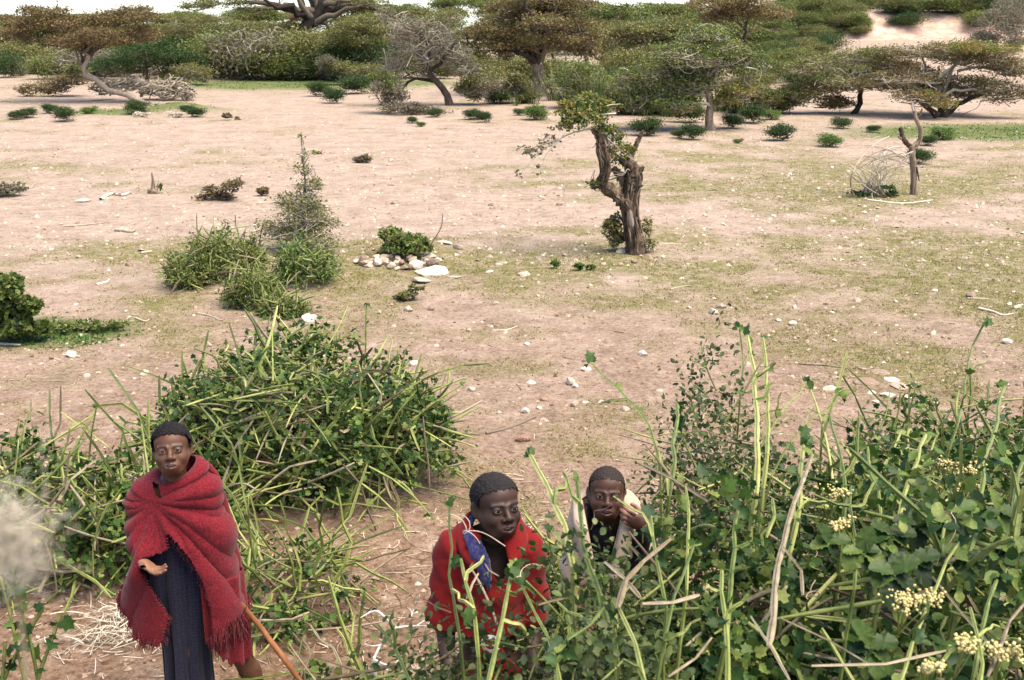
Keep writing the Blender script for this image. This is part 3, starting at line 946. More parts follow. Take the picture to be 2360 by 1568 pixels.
    T('thorn_bush', (2325, 120), None, 8, [(2310, 52, 72, 44), (2352, 22, 50, 32), (2268, 92, 44, 26)],
      'rounded grey thorn bush at the top of the hill edge', cat='bush', leaf='leaf_grey', twig='twig_grey', nleaf=13300, size=.08, ntwig=500, twr=.014, seed=16)
make_far_trees()

# acacias and shrubs further back: copies of a few kinds
def proto_acacia(seed, leaf, R=2.6, H=3.0, th=.32):
    rng = np.random.default_rng(seed)
    pads = []
    for i in range(9):
        r, a = R * .72 * math.sqrt(rng.random()), rng.random() * 6.28
        pads.append([r * math.cos(a), r * math.sin(a), H * (.80 - .14 * (r / R) ** 2 + .10 * rng.random()), R * .36, R * .36, th * (.7 + .6 * rng.random())])
    pads += [[0, 0, H * .55, R * .6, R * .6, th]]
    trunk = spline([(0, 0, -.2), (.15, 0, H * .25), (-.05, .1, H * .5), (.05, 0, H * .7)], 8)
    t = tree('acacia_tree', (0, 0, 0), trunk, .13, np.array(pads), 'x', leaf=leaf, nleaf=9000, size=.10, ntwig=120, twr=.016, seed=seed, bark='bark_dark')
    return t

def proto_shrub(seed, leaf, nleaf=6500, R=1.0, H=.85, size=.05, twig='twig_dark', name='shrub', ntwig=40):
    rng = np.random.default_rng(seed)
    pads = [[R * .5 * rng.normal() * .6, R * .5 * rng.normal() * .6, H * (.42 + .25 * rng.random()), R * .6, R * .6, H * .36] for i in range(5)] + [[0, 0, H * .35, R * .8, R * .8, H * .35]]
    return tree(name, (0, 0, 0), None, .05, np.array(pads), 'x', cat='shrub', leaf=leaf, nleaf=nleaf, size=size, ntwig=ntwig, twr=.012, seed=seed, twig=twig, limbs=False, up=.7)

def make_backwoods():
    rng = random.Random(21)
    ac = [proto_acacia(31, 'leaf_olive'), proto_acacia(32, 'leaf_brown', 2.4, 3.1, .3), proto_acacia(33, 'leaf_green', 2.2, 3.2, .42), proto_acacia(34, 'leaf_olive', 2.9, 2.9, .26)]
    sh = [proto_shrub(41, 'leaf_olive'), proto_shrub(42, 'leaf_green'), proto_shrub(43, 'leaf_deep'), proto_shrub(44, 'leaf_grey', 4500, ntwig=160, twig='twig_grey')]
    used = set()
    def put(pool, k, p, height, nat, label, group, cat=None, wide=1.0):
        src = pool[k]
        s = height / nat
        if id(src) not in used:
            used.add(id(src))
            o = src
            o.location, o.rotation_euler, o.scale = p, (0, 0, rng.uniform(0, 6.28)), (s * wide, s * wide, s)
        else:
            o = copy_tree(src, p, rng.uniform(0, 6.28), (s * wide, s * wide, s))
        tag(o, label, cat, group)
        return o
    # acacia woodland behind the clearing: picture x, distance, height in the picture of the top
    kinds = ['olive', 'brown', 'green', 'olive']
    rows = []
    for i in range(15):
        rows.append((-40 + i * 47 + rng.uniform(-14, 14), rng.uniform(66, 80), rng.uniform(34, 62)))
    for i in range(13):
        rows.append((-20 + i * 56 + rng.uniform(-20, 20), rng.uniform(92, 125), rng.uniform(22, 34)))
    for i in range(10):
        rows.append((690 + i * 75 + rng.uniform(-20, 20), rng.uniform(62, 78), rng.uniform(40, 80)))
    for i in range(14):
        rows.append((720 + i * 66 + rng.uniform(-20, 20), rng.uniform(88, 130), rng.uniform(-4, 26)))
    for i in range(10):
        rows.append((1360 + i * 42 + rng.uniform(-12, 12), rng.uniform(56, 74), rng.uniform(14, 70)))
    for i, (px, y, top) in enumerate(rows):
        p = at_y(px, 50, y)
        b = G3(p[0], y)
        h = max(1.6, CAM_H + (50 - top) / F * y * 1.0 - b[2])
        k = rng.choice([0, 0, 1, 3, 2]) if px < 720 else rng.choice([0, 2, 2, 3, 0])
        side = 'left of the big dark trunk' if px < 660 else ('between dark trunk and rusty tree' if px < 1240 else 'between the rusty tree and the hill')
        far = 'nearer row' if y < 82 else 'farther row'
        put(ac, k, b, h, 3.1, '%s acacia, %s of the wood %s' % (kinds[k], far, side), 'woodland acacias %s %s %s' % (kinds[k], far, side), 'tree', min(1.6, max(1.0, 3.4 / h)))
    # undergrowth shrubs in front of the woodland
    knames = ['olive', 'mid green', 'dark green', 'grey']
    for i in range(64):
        px = rng.uniform(-20, 1640) if i < 40 else rng.uniform(-40, 760)
        y = rng.uniform(56, 66) if px < 1150 else rng.uniform(47, 58)
        p = at_y(px, 50, y)
        b = G3(p[0], y)
        k = rng.choice([0, 1, 2, 3, 0])
        side = 'left' if px < 600 else ('middle' if px < 1150 else 'right')
        put(sh, k, b, (rng.choice([.7, 1.0, 1.4, 1.8, 2.2]) if px < 1150 else rng.choice([.6, .9, 1.2, 1.5])) * rng.uniform(.85, 1.15), .85, '%s shrub in the undergrowth at the wood edge, %s stretch' % (knames[k], side), 'undergrowth shrubs %s %s' % (knames[k], side), 'shrub', rng.uniform(.8, 1.2))
    # shrubs on the hillside
    spots = [(920, 190), (960, 55), (1130, 70), (1230, 60), (1100, 160), (1190, 150), (1240, 185), (1240, 235), (1340, 60), (1390, 125), (1490, 165), (1480, 105), (1590, 110), (1530, 40), (1700, 50), (1760, 85), (1850, 95), (1900, 80), (2000, 110), (2050, 70), (1370, 270), (1690, 280), (1780, 262), (1000, 115), (1060, 60), (880, 195), (800, 245), (1010, 245), (640, 195), (710, 290), (650, 365), (570, 400), (1010, 275), (1100, 260), (1640, 300), (540, 180), (700, 180), (800, 160), (2280, 330), (2340, 300), (2120, 300), (1900, 300), (1950, 270), (560, 300), (760, 330), (980, 60), (850, 60), (780, 40)]
    pts = [(1548 + a * .344, b * .344) for a, b in spots]
    pts += [(rng.uniform(1780, 2380), rng.uniform(8, 62)) for i in range(70)]
    pts += [(rng.uniform(1380, 1900), rng.uniform(40, 150)) for i in range(45)]
    pts += [(rng.uniform(1730, 2000), rng.uniform(60, 205)) for i in range(40)]
    for px, py in pts:
        if 1995 < px < 2225 and 34 < py < 104 and not (abs(px - 2085) < 26 and py < 60):
            continue
        b = ground(px, py)
        k = rng.choice([0, 1, 1, 2, 0])
        hgt = rng.uniform(.6, 1.25) * (1.2 if b[1] > 80 else .9)
        where = 'crest' if b[1] > 105 else ('upper slope' if b[1] > 78 else 'lower slope')
        put(sh, k, (b[0], b[1], b[2] - .1), hgt, .85, '%s rounded shrub on the %s of the far hill' % (knames[k], where), 'hill shrubs %s %s' % (knames[k], where), 'shrub', rng.uniform(.8, 1.2))
make_backwoods()

# spiky upright plants at the wood edge
def spiky(p, n, L, label, seed, group=None, name='spiky_plant'):
    rng = np.random.default_rng(seed)
    root = empty(name, p, label, 'plant', group)
    a = rng.random(n) * 6.28
    out = .10 + 1.0 * rng.random(n) ** 1.4
    d = np.stack([np.cos(a) * out, np.sin(a) * out, np.ones(n)], -1)
    b = np.stack([np.cos(a), np.sin(a), np.zeros(n)], -1) * (.05 + .22 * rng.random(n)[:, None]) * L
    nz = np.stack([-np.cos(a), -np.sin(a), np.full(n, .4)], -1)
    v, t, c = place(BLADE, b, d, nz, L * (.5 + .6 * rng.random(n)), rng=rng)
    Geo().add(v, t, c).build('blades', M['spike'], root, kind='stuff')
    return root

def make_spikes():
    rng = random.Random(6)
    ORD = 'first second third fourth fifth sixth seventh eighth ninth tenth eleventh twelfth thirteenth fourteenth fifteenth'.split()
    order = sorted([1285, 1330, 1372, 1405, 1440, 1480, 1515, 1548, 1590, 1430, 1500, 1560, 1350, 1660, 1700])
    for i, (px, py) in enumerate([(1285, 232), (1330, 246), (1372, 256), (1405, 246), (1440, 262), (1480, 266), (1515, 262), (1548, 268), (1590, 262), (1430, 232), (1500, 238), (1560, 240), (1350, 228), (1660, 256), (1700, 260)]):
        spiky(ground(px, py), 110, rng.uniform(.9, 1.6), 'tall upright green spiky clump, %s along the row from the rusty tree' % ORD[order.index(px)], 60 + i, 'upright spiky clumps')
    for i, (px, py, l) in enumerate([(1775, 256, .8), (1808, 250, .9), (1745, 262, .6), (1345, 262, .8), (1300, 246, .7), (1190, 244, .6), (1230, 240, .7)]):
        side = 'right of the bright thorn tree' if px > 1600 else 'at the foot of the rusty tree'
        spiky(ground(px, py), 34, l, 'short rosette of stiff pointed leaves %s' % side, 90 + i, 'stiff rosettes %s' % side, 'rosette_plant')
make_spikes()

# small cushion bushes dotted on the plain
def make_cushions():
    rng = random.Random(4)
    kinds = [proto_shrub(51, 'leaf_deep', 5200, .28, .36, .024, name='cushion_bush', ntwig=20), proto_shrub(52, 'leaf_deep', 5200, .30, .32, .024, name='cushion_bush', ntwig=20), proto_shrub(53, 'leaf_vivid', 4200, .30, .28, .025, name='cushion_bush', ntwig=20)]
    data = [(38, 276, 34, 1, 'leftmost round cushion bush on the plain, joined to a neighbour'), (66, 272, 36, 0, 'second round cushion bush from the left edge'), (117, 262, 32, 0, 'small round cushion bush above its pair on the left'), (150, 280, 46, 1, 'flat round cushion bush left of the bone pale twigs'), (312, 262, 46, 0, 'round green cushion bush before the leaning acacia trunk'), (433, 262, 30, 1, 'cushion bush on the little soil heap'), (456, 270, 34, 0, 'lower cushion bush on the right side of the soil heap'),
            (738, 222, 42, 0, 'left of three round cushion bushes in front of the big acacia'), (768, 238, 44, 0, 'lowest of three round cushion bushes in front of the big acacia'), (822, 216, 66, 1, 'largest of three round cushion bushes in front of the big acacia'),
            (1090, 276, 34, 0, 'cushion bush right of the grey thorn tree foot'), (1115, 282, 34, 1, 'cushion bush touching its neighbour right of the grey thorn tree'), (1196, 266, 24, 0, 'tiny dark cushion bush between grey tree and cut tree'), (1238, 276, 54, 2, 'yellow green low cushion bush between grey tree and cut tree'),
            (1487, 312, 62, 0, 'round dark cushion bush just right of the cut tree crown'), (1563, 318, 30, 0, 'left of two dark cushion bushes by a pale twig'), (1597, 322, 46, 0, 'right of two dark cushion bushes by a pale twig'), (1587, 282, 66, 1, 'wide cushion bush at the foot of the spiky row'), (1688, 296, 44, 0, 'cushion bush right of the crooked trunk'), (1735, 284, 58, 1, 'wide dark cushion bush beyond the crooked trunk'), (1780, 276, 40, 2, 'olive cushion bush near the stiff rosettes'), (1793, 324, 54, 0, 'large round cushion bush alone on the right plain'), (1910, 338, 50, 2, 'bright cushion bush alone left of the forked post'), (1937, 296, 40, 0, 'cushion bush at the rim of the green shade'), (2122, 378, 48, 0, 'dark cushion bush right behind the forked post'), (2140, 336, 34, 0, 'cushion bush on the green flat right of the forked post'), (2175, 322, 50, 2, 'low bushy plant on the green flat'),
            (205, 262, 30, 2, 'small green tuft bush in the grassy patch'), (950, 284, 24, 1, 'small cushion bush under the grey thorn tree'), (1000, 270, 30, 0, 'dark cushion bush below the grey thorn tree branches'), (970, 292, 18, 2, 'very small bush in front of the grey thorn tree'), (1160, 240, 40, 0, 'dark cushion bush left of the stout trunk'), (1700, 330, 20, 2, 'tiny olive bush between two cushion bushes'), (2010, 305, 26, 1, 'small dark bush left of the forked post top')]
    first = set()
    for px, py, w, k, lab in data:
        b = ground(px, py)
        s = w * m_per_px(b) / .44
        src = kinds[k]
        rz = rng.uniform(0, 6.28)
        sc = (s, s, s * rng.uniform(.8, 1.05))
        if k not in first:
            first.add(k)
            o = src
            o.location, o.rotation_euler, o.scale = b, (0, 0, rz), sc
        else:
            o = copy_tree(src, b, rz, sc)
        tag(o, lab, 'bush', 'cushion bushes on the plain')
make_cushions()

# ------------------------------------------------------------------ the middle ground
def tube_part(name, pts, widths, mat, parent, sides=7, m=10, prof=None, rng=RNG, rough=.0):
    """one limb or stick: pts (world, relative to parent), widths = radii along it"""
    P = spline(pts, m)
    R = np.interp(np.linspace(0, 1, m), np.linspace(0, 1, len(widths)), widths)
    v, t, a = tubes(P, R, sides, prof, rng=rng)
    if rough:
        c = np.repeat(P, sides, 0)
        v = c + (v - c) * (1 + rough * rng.normal(size=(len(v), 1)))
    return link(name, make_mesh(name, v, t, a), M[mat] if isinstance(mat, str) else mat, parent)

def make_cut_tree():
    rng = np.random.default_rng(77)
    b = ground(1464, 583)
    y = b[1]
    k = m_per_px(b)
    root = empty('cut_tree', b, 'gnarled hacked tree with a leafy tuft and peeled pale trunk', 'tree')
    def W(rows, dy=0.0):
        return [at_y(p, q, y + dy) - b for p, q in rows]
    def limb(name, rows, w, dy=0.0, mat='bark', rough=.22, m=26, sides=11):
        return tube_part(name, W(rows, dy), [x * k / 2 for x in w], mat, root, sides, m, rng=rng, rough=rough)
    t = W([(1465, 586), (1458, 528), (1451, 473), (1455, 433), (1460, 404), (1453, 376)])
    t[0] = t[0] + np.array([0, 0, -.03])
    tube_part('trunk', t, [x * k / 2 for x in (50, 37, 36, 38, 36, 26)], 'bark', root, 15, 40, rng=rng, rough=.17)
    def ridges(rows, w, n, dy=0.0):
        P = spline(W(rows, dy), 30)
        R = np.interp(np.linspace(0, 1, 30), np.linspace(0, 1, len(w)), w) * k / 2
        g = Geo()
        for q in range(n):
            a, i0 = rng.random() * 6.28, rng.integers(0, 20)
            m = rng.integers(6, 11)
            seg, rr = P[i0:i0 + m], R[i0:i0 + m]
            aa = a + np.cumsum(rng.normal(size=len(seg)) * .08)
            off = np.stack([np.cos(aa) * rr, np.sin(aa) * rr, np.zeros(len(seg))], -1) * (1.02 + .10 * rng.random())
            g.add(*tubes(seg + off, np.sin(np.linspace(.25, 2.9, len(seg))) * (.006 + .009 * rng.random()), 4, rng=rng))
        g.build('bark_ridges', M['bark'], root)
    ridges([(1465, 584), (1458, 528), (1451, 473), (1455, 433), (1460, 404), (1453, 376)], (50, 37, 36, 38, 36, 26), 130)
    ridges([(1449, 480), (1424, 452), (1387, 427), (1362, 432)], (32, 30, 26, 12), 50, -.04)
    ridges([(1385, 424), (1396, 392), (1388, 352), (1384, 322), (1364, 296)], (22, 22, 23, 20, 9), 50, -.08)
    limb('limb', [(1449, 480), (1424, 452), (1387, 427), (1362, 432)], (32, 30, 26, 12), -.04)
    limb('limb', [(1385, 424), (1396, 392), (1388, 352), (1384, 322), (1364, 296)], (22, 22, 23, 20, 9), -.08)
    limb('limb', [(1447, 440), (1430, 408), (1413, 386)], (22, 20, 12), .05)
    limb('stub', [(1455, 390), (1452, 366), (1448, 352)], (22, 17, 9), .02)
    limb('stub', [(1466, 410), (1476, 394), (1484, 384)], (14, 11, 7), -.03, m=8)
    limb('stub', [(1452, 382), (1434, 372), (1428, 365)], (18, 13, 8), -.06, m=8)
    limb('stub', [(1446, 463), (1424, 459), (1416, 457)], (8, 6, 3), -.05, m=6)
    limb('branch', [(1455, 362), (1465, 338), (1476, 312), (1484, 300)], (12, 10, 9, 5), .04)
    limb('bare_wood', [(1449, 462), (1453, 490), (1459, 522), (1463, 548)], (6, 15, 13, 2), -.075, 'cut_wood', .03)
    for i in range(34):                                   # dead twigs round the limbs
        j = rng.integers(0, 4)
        s = [(1368, 430), (1410, 360), (1440, 400), (1400, 320)][j]
        e = (s[0] + rng.normal() * 26, s[1] + rng.normal() * 26)
        limb('twig', [s, ((s[0] + e[0]) / 2 + rng.normal() * 6, (s[1] + e[1]) / 2 + rng.normal() * 6), e], (3, 2, 1), rng.normal() * .08, 'twig_grey', 0, 6, 4)
    pads = px_pads([(1349, 272, 56, 36), (1320, 284, 36, 26), (1385, 265, 36, 28), (1362, 240, 40, 20), (1392, 300, 28, 18), (1412, 332, 26, 30), (1430, 350, 22, 24), (1330, 255, 34, 22), (1408, 372, 18, 26), (1440, 372, 16, 18), (1372, 425, 16, 14)], y, b, rng)
    foliage(pads, 3800, .028, rng, LEAF_OVAL, 9, .4, .09, .8).build('crown', M['leaf_green'], root)
    foliage(pads, 1500, .028, rng, LEAF_OVAL, 7, .4, .11, .8).build('crown', M['leaf_yellow'], root)
    foliage(pads, 1500, .030, rng, LEAF_OVAL, 9, .4, .09, .8).build('crown', M['leaf_bluish'], root)
    pads = px_pads([(1358, 224, 30, 10), (1392, 240, 30, 9), (1310, 240, 24, 10), (1448, 345, 18, 16), (1300, 262, 20, 16)], y, b, rng)
    foliage(pads, 1700, .030, rng, LEAF_OVAL, 10, .4, .06, .8).build('crown', M['leaf_yellow'], root)
    pads = px_pads([(1265, 330, 26, 26), (1240, 350, 30, 14), (1195, 405, 14, 16), (1245, 395, 12, 16), (1285, 300, 20, 16), (1215, 345, 24, 8)], y, b, rng)
    foliage(pads, 420, .03, rng, LEAF_OVAL, 5, .4, .05, .8).build('crown', M['leaf_grey'], root)
    for rows in ([(1364, 296), (1310, 310), (1262, 340), (1235, 360), (1192, 410)], [(1300, 312), (1262, 352), (1245, 398)], [(1285, 322), (1230, 340), (1180, 348)], [(1420, 262), (1330, 268), (1300, 292)], [(1345, 300), (1365, 262), (1400, 244), (1430, 240)]):
        limb('branch', rows, (4, 3, 2, 1.2), -.1, 'twig_pale', 0, 12, 4)
    sh = empty('shrub', b, 'grey green shrub growing round the foot of the cut tree', 'shrub')
    pads = px_pads([(1412, 528, 26, 32), (1425, 555, 30, 18), (1490, 530, 14, 38), (1492, 565, 20, 18)], y + .12, b, rng)
    foliage(pads, 2200, .026, rng, LEAF_OVAL, 9, .4, .08, .8).build('crown', M['leaf_olive'], sh)
    foliage(pads[:1], 500, .03, rng, LEAF_OVAL, 12, .4, .06, .8).build('crown', M['leaf_brown'], sh)
    g = Geo()
    twigs(pads, 60, .005, rng, g)
    g.build('branches', M['twig_dark'], sh)
make_cut_tree()

def make_post_tree():
    rng = np.random.default_rng(78)
    b = ground(2107, 448)
    y, k = b[1], m_per_px(b)
    root = empty('lopped_tree', b, 'thin lopped tree forking into two bare prongs', 'tree')
    def limb(name, rows, w, mat='bark', m=16, dy=0):
        P = [at_y(p, q, y + dy) - b for p, q in rows]
        return tube_part(name, P, [x * k / 2 for x in w], mat, root, 9, m, rng=rng, rough=.15)
    limb('trunk', [(2107, 452), (2106, 400), (2104, 360), (2101, 336)], (17, 14, 13, 15))
    limb('prong', [(2101, 340), (2088, 328), (2079, 314), (2076, 294)], (12, 11, 10, 9))
    limb('prong', [(2102, 340), (2119, 324), (2121, 298), (2110, 270), (2103, 240)], (12, 11, 10, 9, 6))
    limb('stub', [(2112, 275), (2122, 262), (2125, 250)], (6, 5, 3), m=6)
    limb('stub', [(2083, 322), (2074, 318), (2070, 312)], (7, 6, 5), 'cut_wood', m=6)
    limb('splinter', [(2105, 256), (2102, 244), (2104, 234)], (6, 5, 1), 'cut_wood', m=6, dy=-.03)
    limb('twig', [(2100, 345), (2085, 365), (2060, 395)], (3, 2.5, 1.2), 'twig_grey', 8)
    limb('hanging_bark', [(2113, 385), (2117, 410), (2119, 418)], (3, 3, 2), 'bark_dark', 6, -.04)
    # leafless bush beside it
    b2 = ground(2022, 452)
    root = empty('bare_bush', b2, 'leafless bush of arching bare twigs left of the lopped tree', 'bush')
    y = b2[1]
    g = Geo()
    paths = []
    for i in range(42):
        s = np.array([2020 + rng.normal() * 16, 448])
        e = np.array([2010 + rng.normal() * 44, 385 + rng.normal() * 30])
        m = (s + e) / 2 + np.array([rng.normal() * 14, -18])
        paths.append(bezier(at_y(*s, y) - b2, at_y(*m, y + rng.normal() * .15) - b2, at_y(*e, y + rng.normal() * .3) - b2, 7))
    for i in range(14):
        s = np.array([2060 + rng.normal() * 20, 350 + rng.normal() * 20]); e = np.array([1970 + rng.normal() * 28, 395 + rng.normal() * 30])
        m = (s + e) / 2 + np.array([-10, -24])
        paths.append(bezier(at_y(*s, y) - b2, at_y(*m, y) - b2, at_y(*e, y + rng.normal() * .3) - b2, 7))
    paths = np.array(paths)
    g.add(*tubes(paths, np.linspace(.011, .004, 7)[None].repeat(len(paths), 0), 4, rng=rng))
    g.build('branches', M['twig_pale'], root)
    for rows in ([(2025, 450), (1990, 428), (1955, 400), (1932, 380)], [(1968, 455), (1960, 420), (1968, 385)], [(2040, 452), (2024, 430), (2020, 395)]):
        P = [at_y(p, q, y - .15) - b2 for p, q in rows]
        tube_part('branch', P, (.018, .012, .006), 'bark_pale', root, 5, 9, rng=rng)
    pads = px_pads([(2022, 440, 42, 14), (1980, 447, 26, 7), (2060, 447, 30, 6)], y, b2, rng)
    foliage(pads, 1500, .035, rng, LEAF_DIA, 16, .4, .07).build('crown', M['leaf_deep'], root)
make_post_tree()

def bush_px(name, base_px, pads, label, leaf, nleaf, size, ntwig, seed, twig='twig_dark', shape=LEAF_OVAL, leaf2=None, cat='bush', stems=(), clump=12, spread=.07, twr=.006, group=None, twout=1.05):
    rng = np.random.default_rng(seed)
    b = ground(*base_px)
    root = empty(name, b, label, cat, group)
    P = px_pads(pads, b[1], b, rng)
    if nleaf:
        foliage(P, nleaf, size, rng, shape, clump, .4, spread, .8).build('crown', M[leaf], root)
    if leaf2:
        foliage(P, int(nleaf * .3), size, rng, shape, clump, .4, spread, .8).build('crown', M[leaf2], root)
    g = Geo()
    if ntwig:
        twigs(P, ntwig, twr, rng, g, out=twout)
        g.build('branches', M[twig], root)
    k = m_per_px(b)
    for rows, w, mat in stems:
        tube_part('stem', [at_y(p, q, b[1]) - b for p, q in rows], [x * k / 2 for x in w], mat, root, 6, 10, rng=rng)
    return root

def make_mid_bushes():
    bush_px('sapling', (700, 578), [(692, 545, 92, 30), (700, 505, 76, 34), (690, 470, 60, 22), (708, 435, 34, 26), (760, 515, 30, 12), (700, 395, 22, 22), (697, 360, 12, 22), (694, 322, 7, 18), (732, 352, 16, 5), (650, 455, 24, 10)],
            'tall wispy grey green sapling tapering to a thin leader', 'leaf_olive', 3600, .026, 520, 301, 'twig_grey', leaf2='leaf_green', stems=[([(702, 580), (700, 500), (704, 430), (698, 370), (694, 305)], (9, 7, 5, 3, 1.5), 'twig_dark')], clump=6, spread=.13, twout=1.45, twr=.0042)
    bush_px('dead_bush', (512, 462), [(505, 442, 42, 18), (530, 428, 28, 14), (548, 420, 14, 14), (470, 455, 24, 8)], 'dark dead bush with bare twigs on the left plain', 'leaf_brown', 900, .035, 170, 302, 'twig_dark', clump=10, spread=.1, twr=.009, twout=1.25)
    bush_px('dead_bush', (606, 450), [(606, 440, 14, 8)], 'small dark dead bush right of the larger dead one', 'leaf_brown', 260, .035, 50, 303, 'twig_dark', clump=8, spread=.08, twr=.008, twout=1.3)
    bush_px('grey_bush', (14, 452), [(14, 436, 44, 13)], 'low grey bush cut off by the left edge', 'leaf_grey', 900, .04, 110, 304, 'twig_grey', spread=.1, twr=.008)
    bush_px('twig_heap', (838, 376), [(838, 366, 25, 9)], 'small heap of dead twigs alone on the far plain', 'leaf_brown', 60, .04, 110, 305, 'twig_dark', cat='twigs', twr=.012, twout=1.2)
    bush_px('twig_heap', (530, 276), [(522, 268, 14, 5), (548, 275, 8, 5)], 'small dark twig heap right of the soil heap', 'leaf_brown', 200, .05, 60, 306, 'twig_dark', cat='twigs', twr=.014)
    bush_px('pale_brush', (325, 270), [(325, 264, 26, 7), (400, 262, 30, 9)], 'pale dry brushwood beside the cushion bush on the left', 'leaf_grey', 0, .05, 160, 307, 'twig_pale', cat='brushwood', twr=.012)
    bush_px('round_bush', (930, 592), [(915, 548, 40, 24), (955, 556, 42, 22), (930, 575, 60, 14), (890, 545, 20, 20), (985, 575, 16, 10), (880, 590, 18, 6)], 'round leafy green bush growing above the stone heap', 'leaf_green', 3600, .030, 120, 308, leaf2='leaf_vivid', spread=.05,
            stems=[([(985, 575), (1005, 545), (1018, 520), (1020, 492)], (4, 3, 2.5, 2), 'twig_dark'), ])
    bush_px('weed', (945, 690), [(940, 680, 28, 7), (960, 664, 16, 6)], 'flattened dry tussock below the white slabs', 'leaf_olive', 900, .03, 90, 309, 'twig_grey', cat='weed', spread=.05, twr=.004)
    bush_px('weed', (1280, 618), [(1280, 608, 10, 8)], 'small bright green weed, left of two on the plain', 'leaf_vivid', 500, .022, 0, 310, cat='weed', spread=.03)
    bush_px('weed', (1345, 622), [(1335, 614, 12, 7), (1362, 616, 12, 6)], 'wider bright green weed, right of two on the plain', 'leaf_vivid', 700, .022, 0, 311, cat='weed', spread=.03)
    bush_px('leafy_bush', (30, 785), [(10, 705, 56, 52), (60, 712, 34, 34), (40, 755, 56, 22), (95, 758, 30, 16), (12, 655, 34, 20)], 'glossy green leafy bush cut off by the left edge of the plain', 'leaf_green', 5600, .042, 60, 312, shape=LEAF_LOBED, leaf2='leaf_deep', clump=8, spread=.06)
    bush_px('creeper', (180, 762), [(140, 758, 44, 9), (195, 752, 50, 6), (250, 748, 40, 3)], 'low green creeper trailing right from the leafy bush', 'leaf_green', 1500, .026, 60, 313, cat='plant', clump=8, spread=.05)
    # pale stump, driftwood and sticks
    rng = np.random.default_rng(321)
    b = ground(353, 446)
    root = empty('stump', b, 'pale split stump with two upright splinters on the left plain', 'stump')
    k = m_per_px(b)
    for nm, rows, w in (('stump_base', [(340, 444), (352, 440), (366, 446)], (5, 16, 6)), ('splinter', [(350, 446), (353, 425), (350, 398)], (14, 8, 3)), ('splinter', [(358, 444), (366, 425), (364, 410)], (6, 4, 2)), ('splinter', [(345, 440), (338, 430)], (5, 2))):
        tube_part(nm, [at_y(p, q, b[1]) - b for p, q in rows], [x * k / 2 for x in w], 'bark_pale', root, 7, 9, rng=rng, rough=.1)
    foliage(px_pads([(370, 432, 5, 8)], b[1], b, rng), 90, .04, rng, LEAF_OVAL, 9, .4, .04).build('sprout', M['leaf_vivid'], root)
    sticks = [([(232, 462), (255, 450), (285, 452), (298, 446)], 9, 'forked bleached wood piece lying left of the pale stump', 'twig_pale'),
              ([(145, 523), (190, 520), (240, 514)], 5, 'straight pale stick on the far left plain', 'twig_pale'),
              ([(265, 532), (300, 536), (312, 533)], 8, 'short thick pale chunk of wood on the left plain', 'bark_pale'),
              ([(325, 584), (350, 580)], 5, 'short white stick on the grassy left plain', 'twig_pale'),
              ([(222, 657), (245, 652), (252, 645)], 6, 'curved stick with a pale end on the left plain', 'twig_pale'),
              ([(258, 742), (310, 741)], 4, 'straight pale stick beside the creeper', 'twig_pale'),
              ([(312, 734), (335, 742), (345, 736)], 5, 'small bent pale stick near the creeper', 'twig_pale'),
              ([(455, 722), (490, 730), (505, 738), (520, 735)], 4, 'wavy brown stick below the succulent clumps', 'twig_grey'),
              ([(0, 795), (25, 796), (48, 797)], 8, 'grey branch end below the leafy bush at the left edge', 'twig_pale'),
              ([(0, 740), (20, 765), (33, 783)], 7, 'leaning brown branch against the leafy bush', 'twig_grey'),
              ([(100, 880), (150, 878)], 4, 'dark thin stick on the near left earth', 'twig_grey'),
              ([(145, 818), (185, 822)], 4, 'pale stick beside two stones on the near left earth', 'twig_pale'),
              ([(1135, 762), (1170, 760), (1192, 752)], 3, 'thin pale stick in the middle of the plain', 'twig_pale'),
              ([(1042, 864), (1090, 862), (1110, 864)], 3, 'thin dark stick above the spreading bush tip', 'twig_dark'),
              ([(1120, 1000), (1180, 985), (1235, 962)], 7, 'long bare branch lying right of the spreading bush', 'twig_grey'),
              ([(2255, 712), (2290, 720), (2310, 728), (2335, 724)], 6, 'forked bleached stick on the right plain', 'twig_pale'),
              ([(2090, 677), (2128, 678)], 3, 'thin stick above the flat stones', 'twig_grey'),
              ([(1870, 742), (1920, 846)], 0, '', ''),
              ([(1520, 562), (1565, 562)], 3, 'straight stick on the plain right of the cut tree foot', 'twig_pale'),
              ([(1840, 838), (1900, 842), (1950, 850)], 4, 'thin dark twig on the earth behind the lime stems', 'twig_grey'),
              ([(2230, 688), (2280, 690)], 4, 'short stick just under the tan lumpy stone', 'twig_grey'),
              ([(1545, 668), (1580, 660), (1600, 662)], 4, 'crooked pale stick on the plain right of the cut tree stones', 'twig_pale'),
              ([(2000, 462), (2080, 470), (2150, 462)], 4, 'thin fallen twig in front of the lopped tree', 'twig_pale')]
    for rows, w, lab, mat in sticks:
        if not w:
            continue
        pts = [ground(p, q) for p, q in rows]
        k = m_per_px(pts[0])
        o = pts[0]
        P = [q - o + np.array([0, 0, w * k * .35]) for q in pts]
        st = tube_part('stick', P, [w * k * .5, w * k * .42, w * k * .25], mat, None, 5, 9, rng=rng, rough=.08)
        st.location = o
        tag(st, lab, 'stick')
make_mid_bushes()

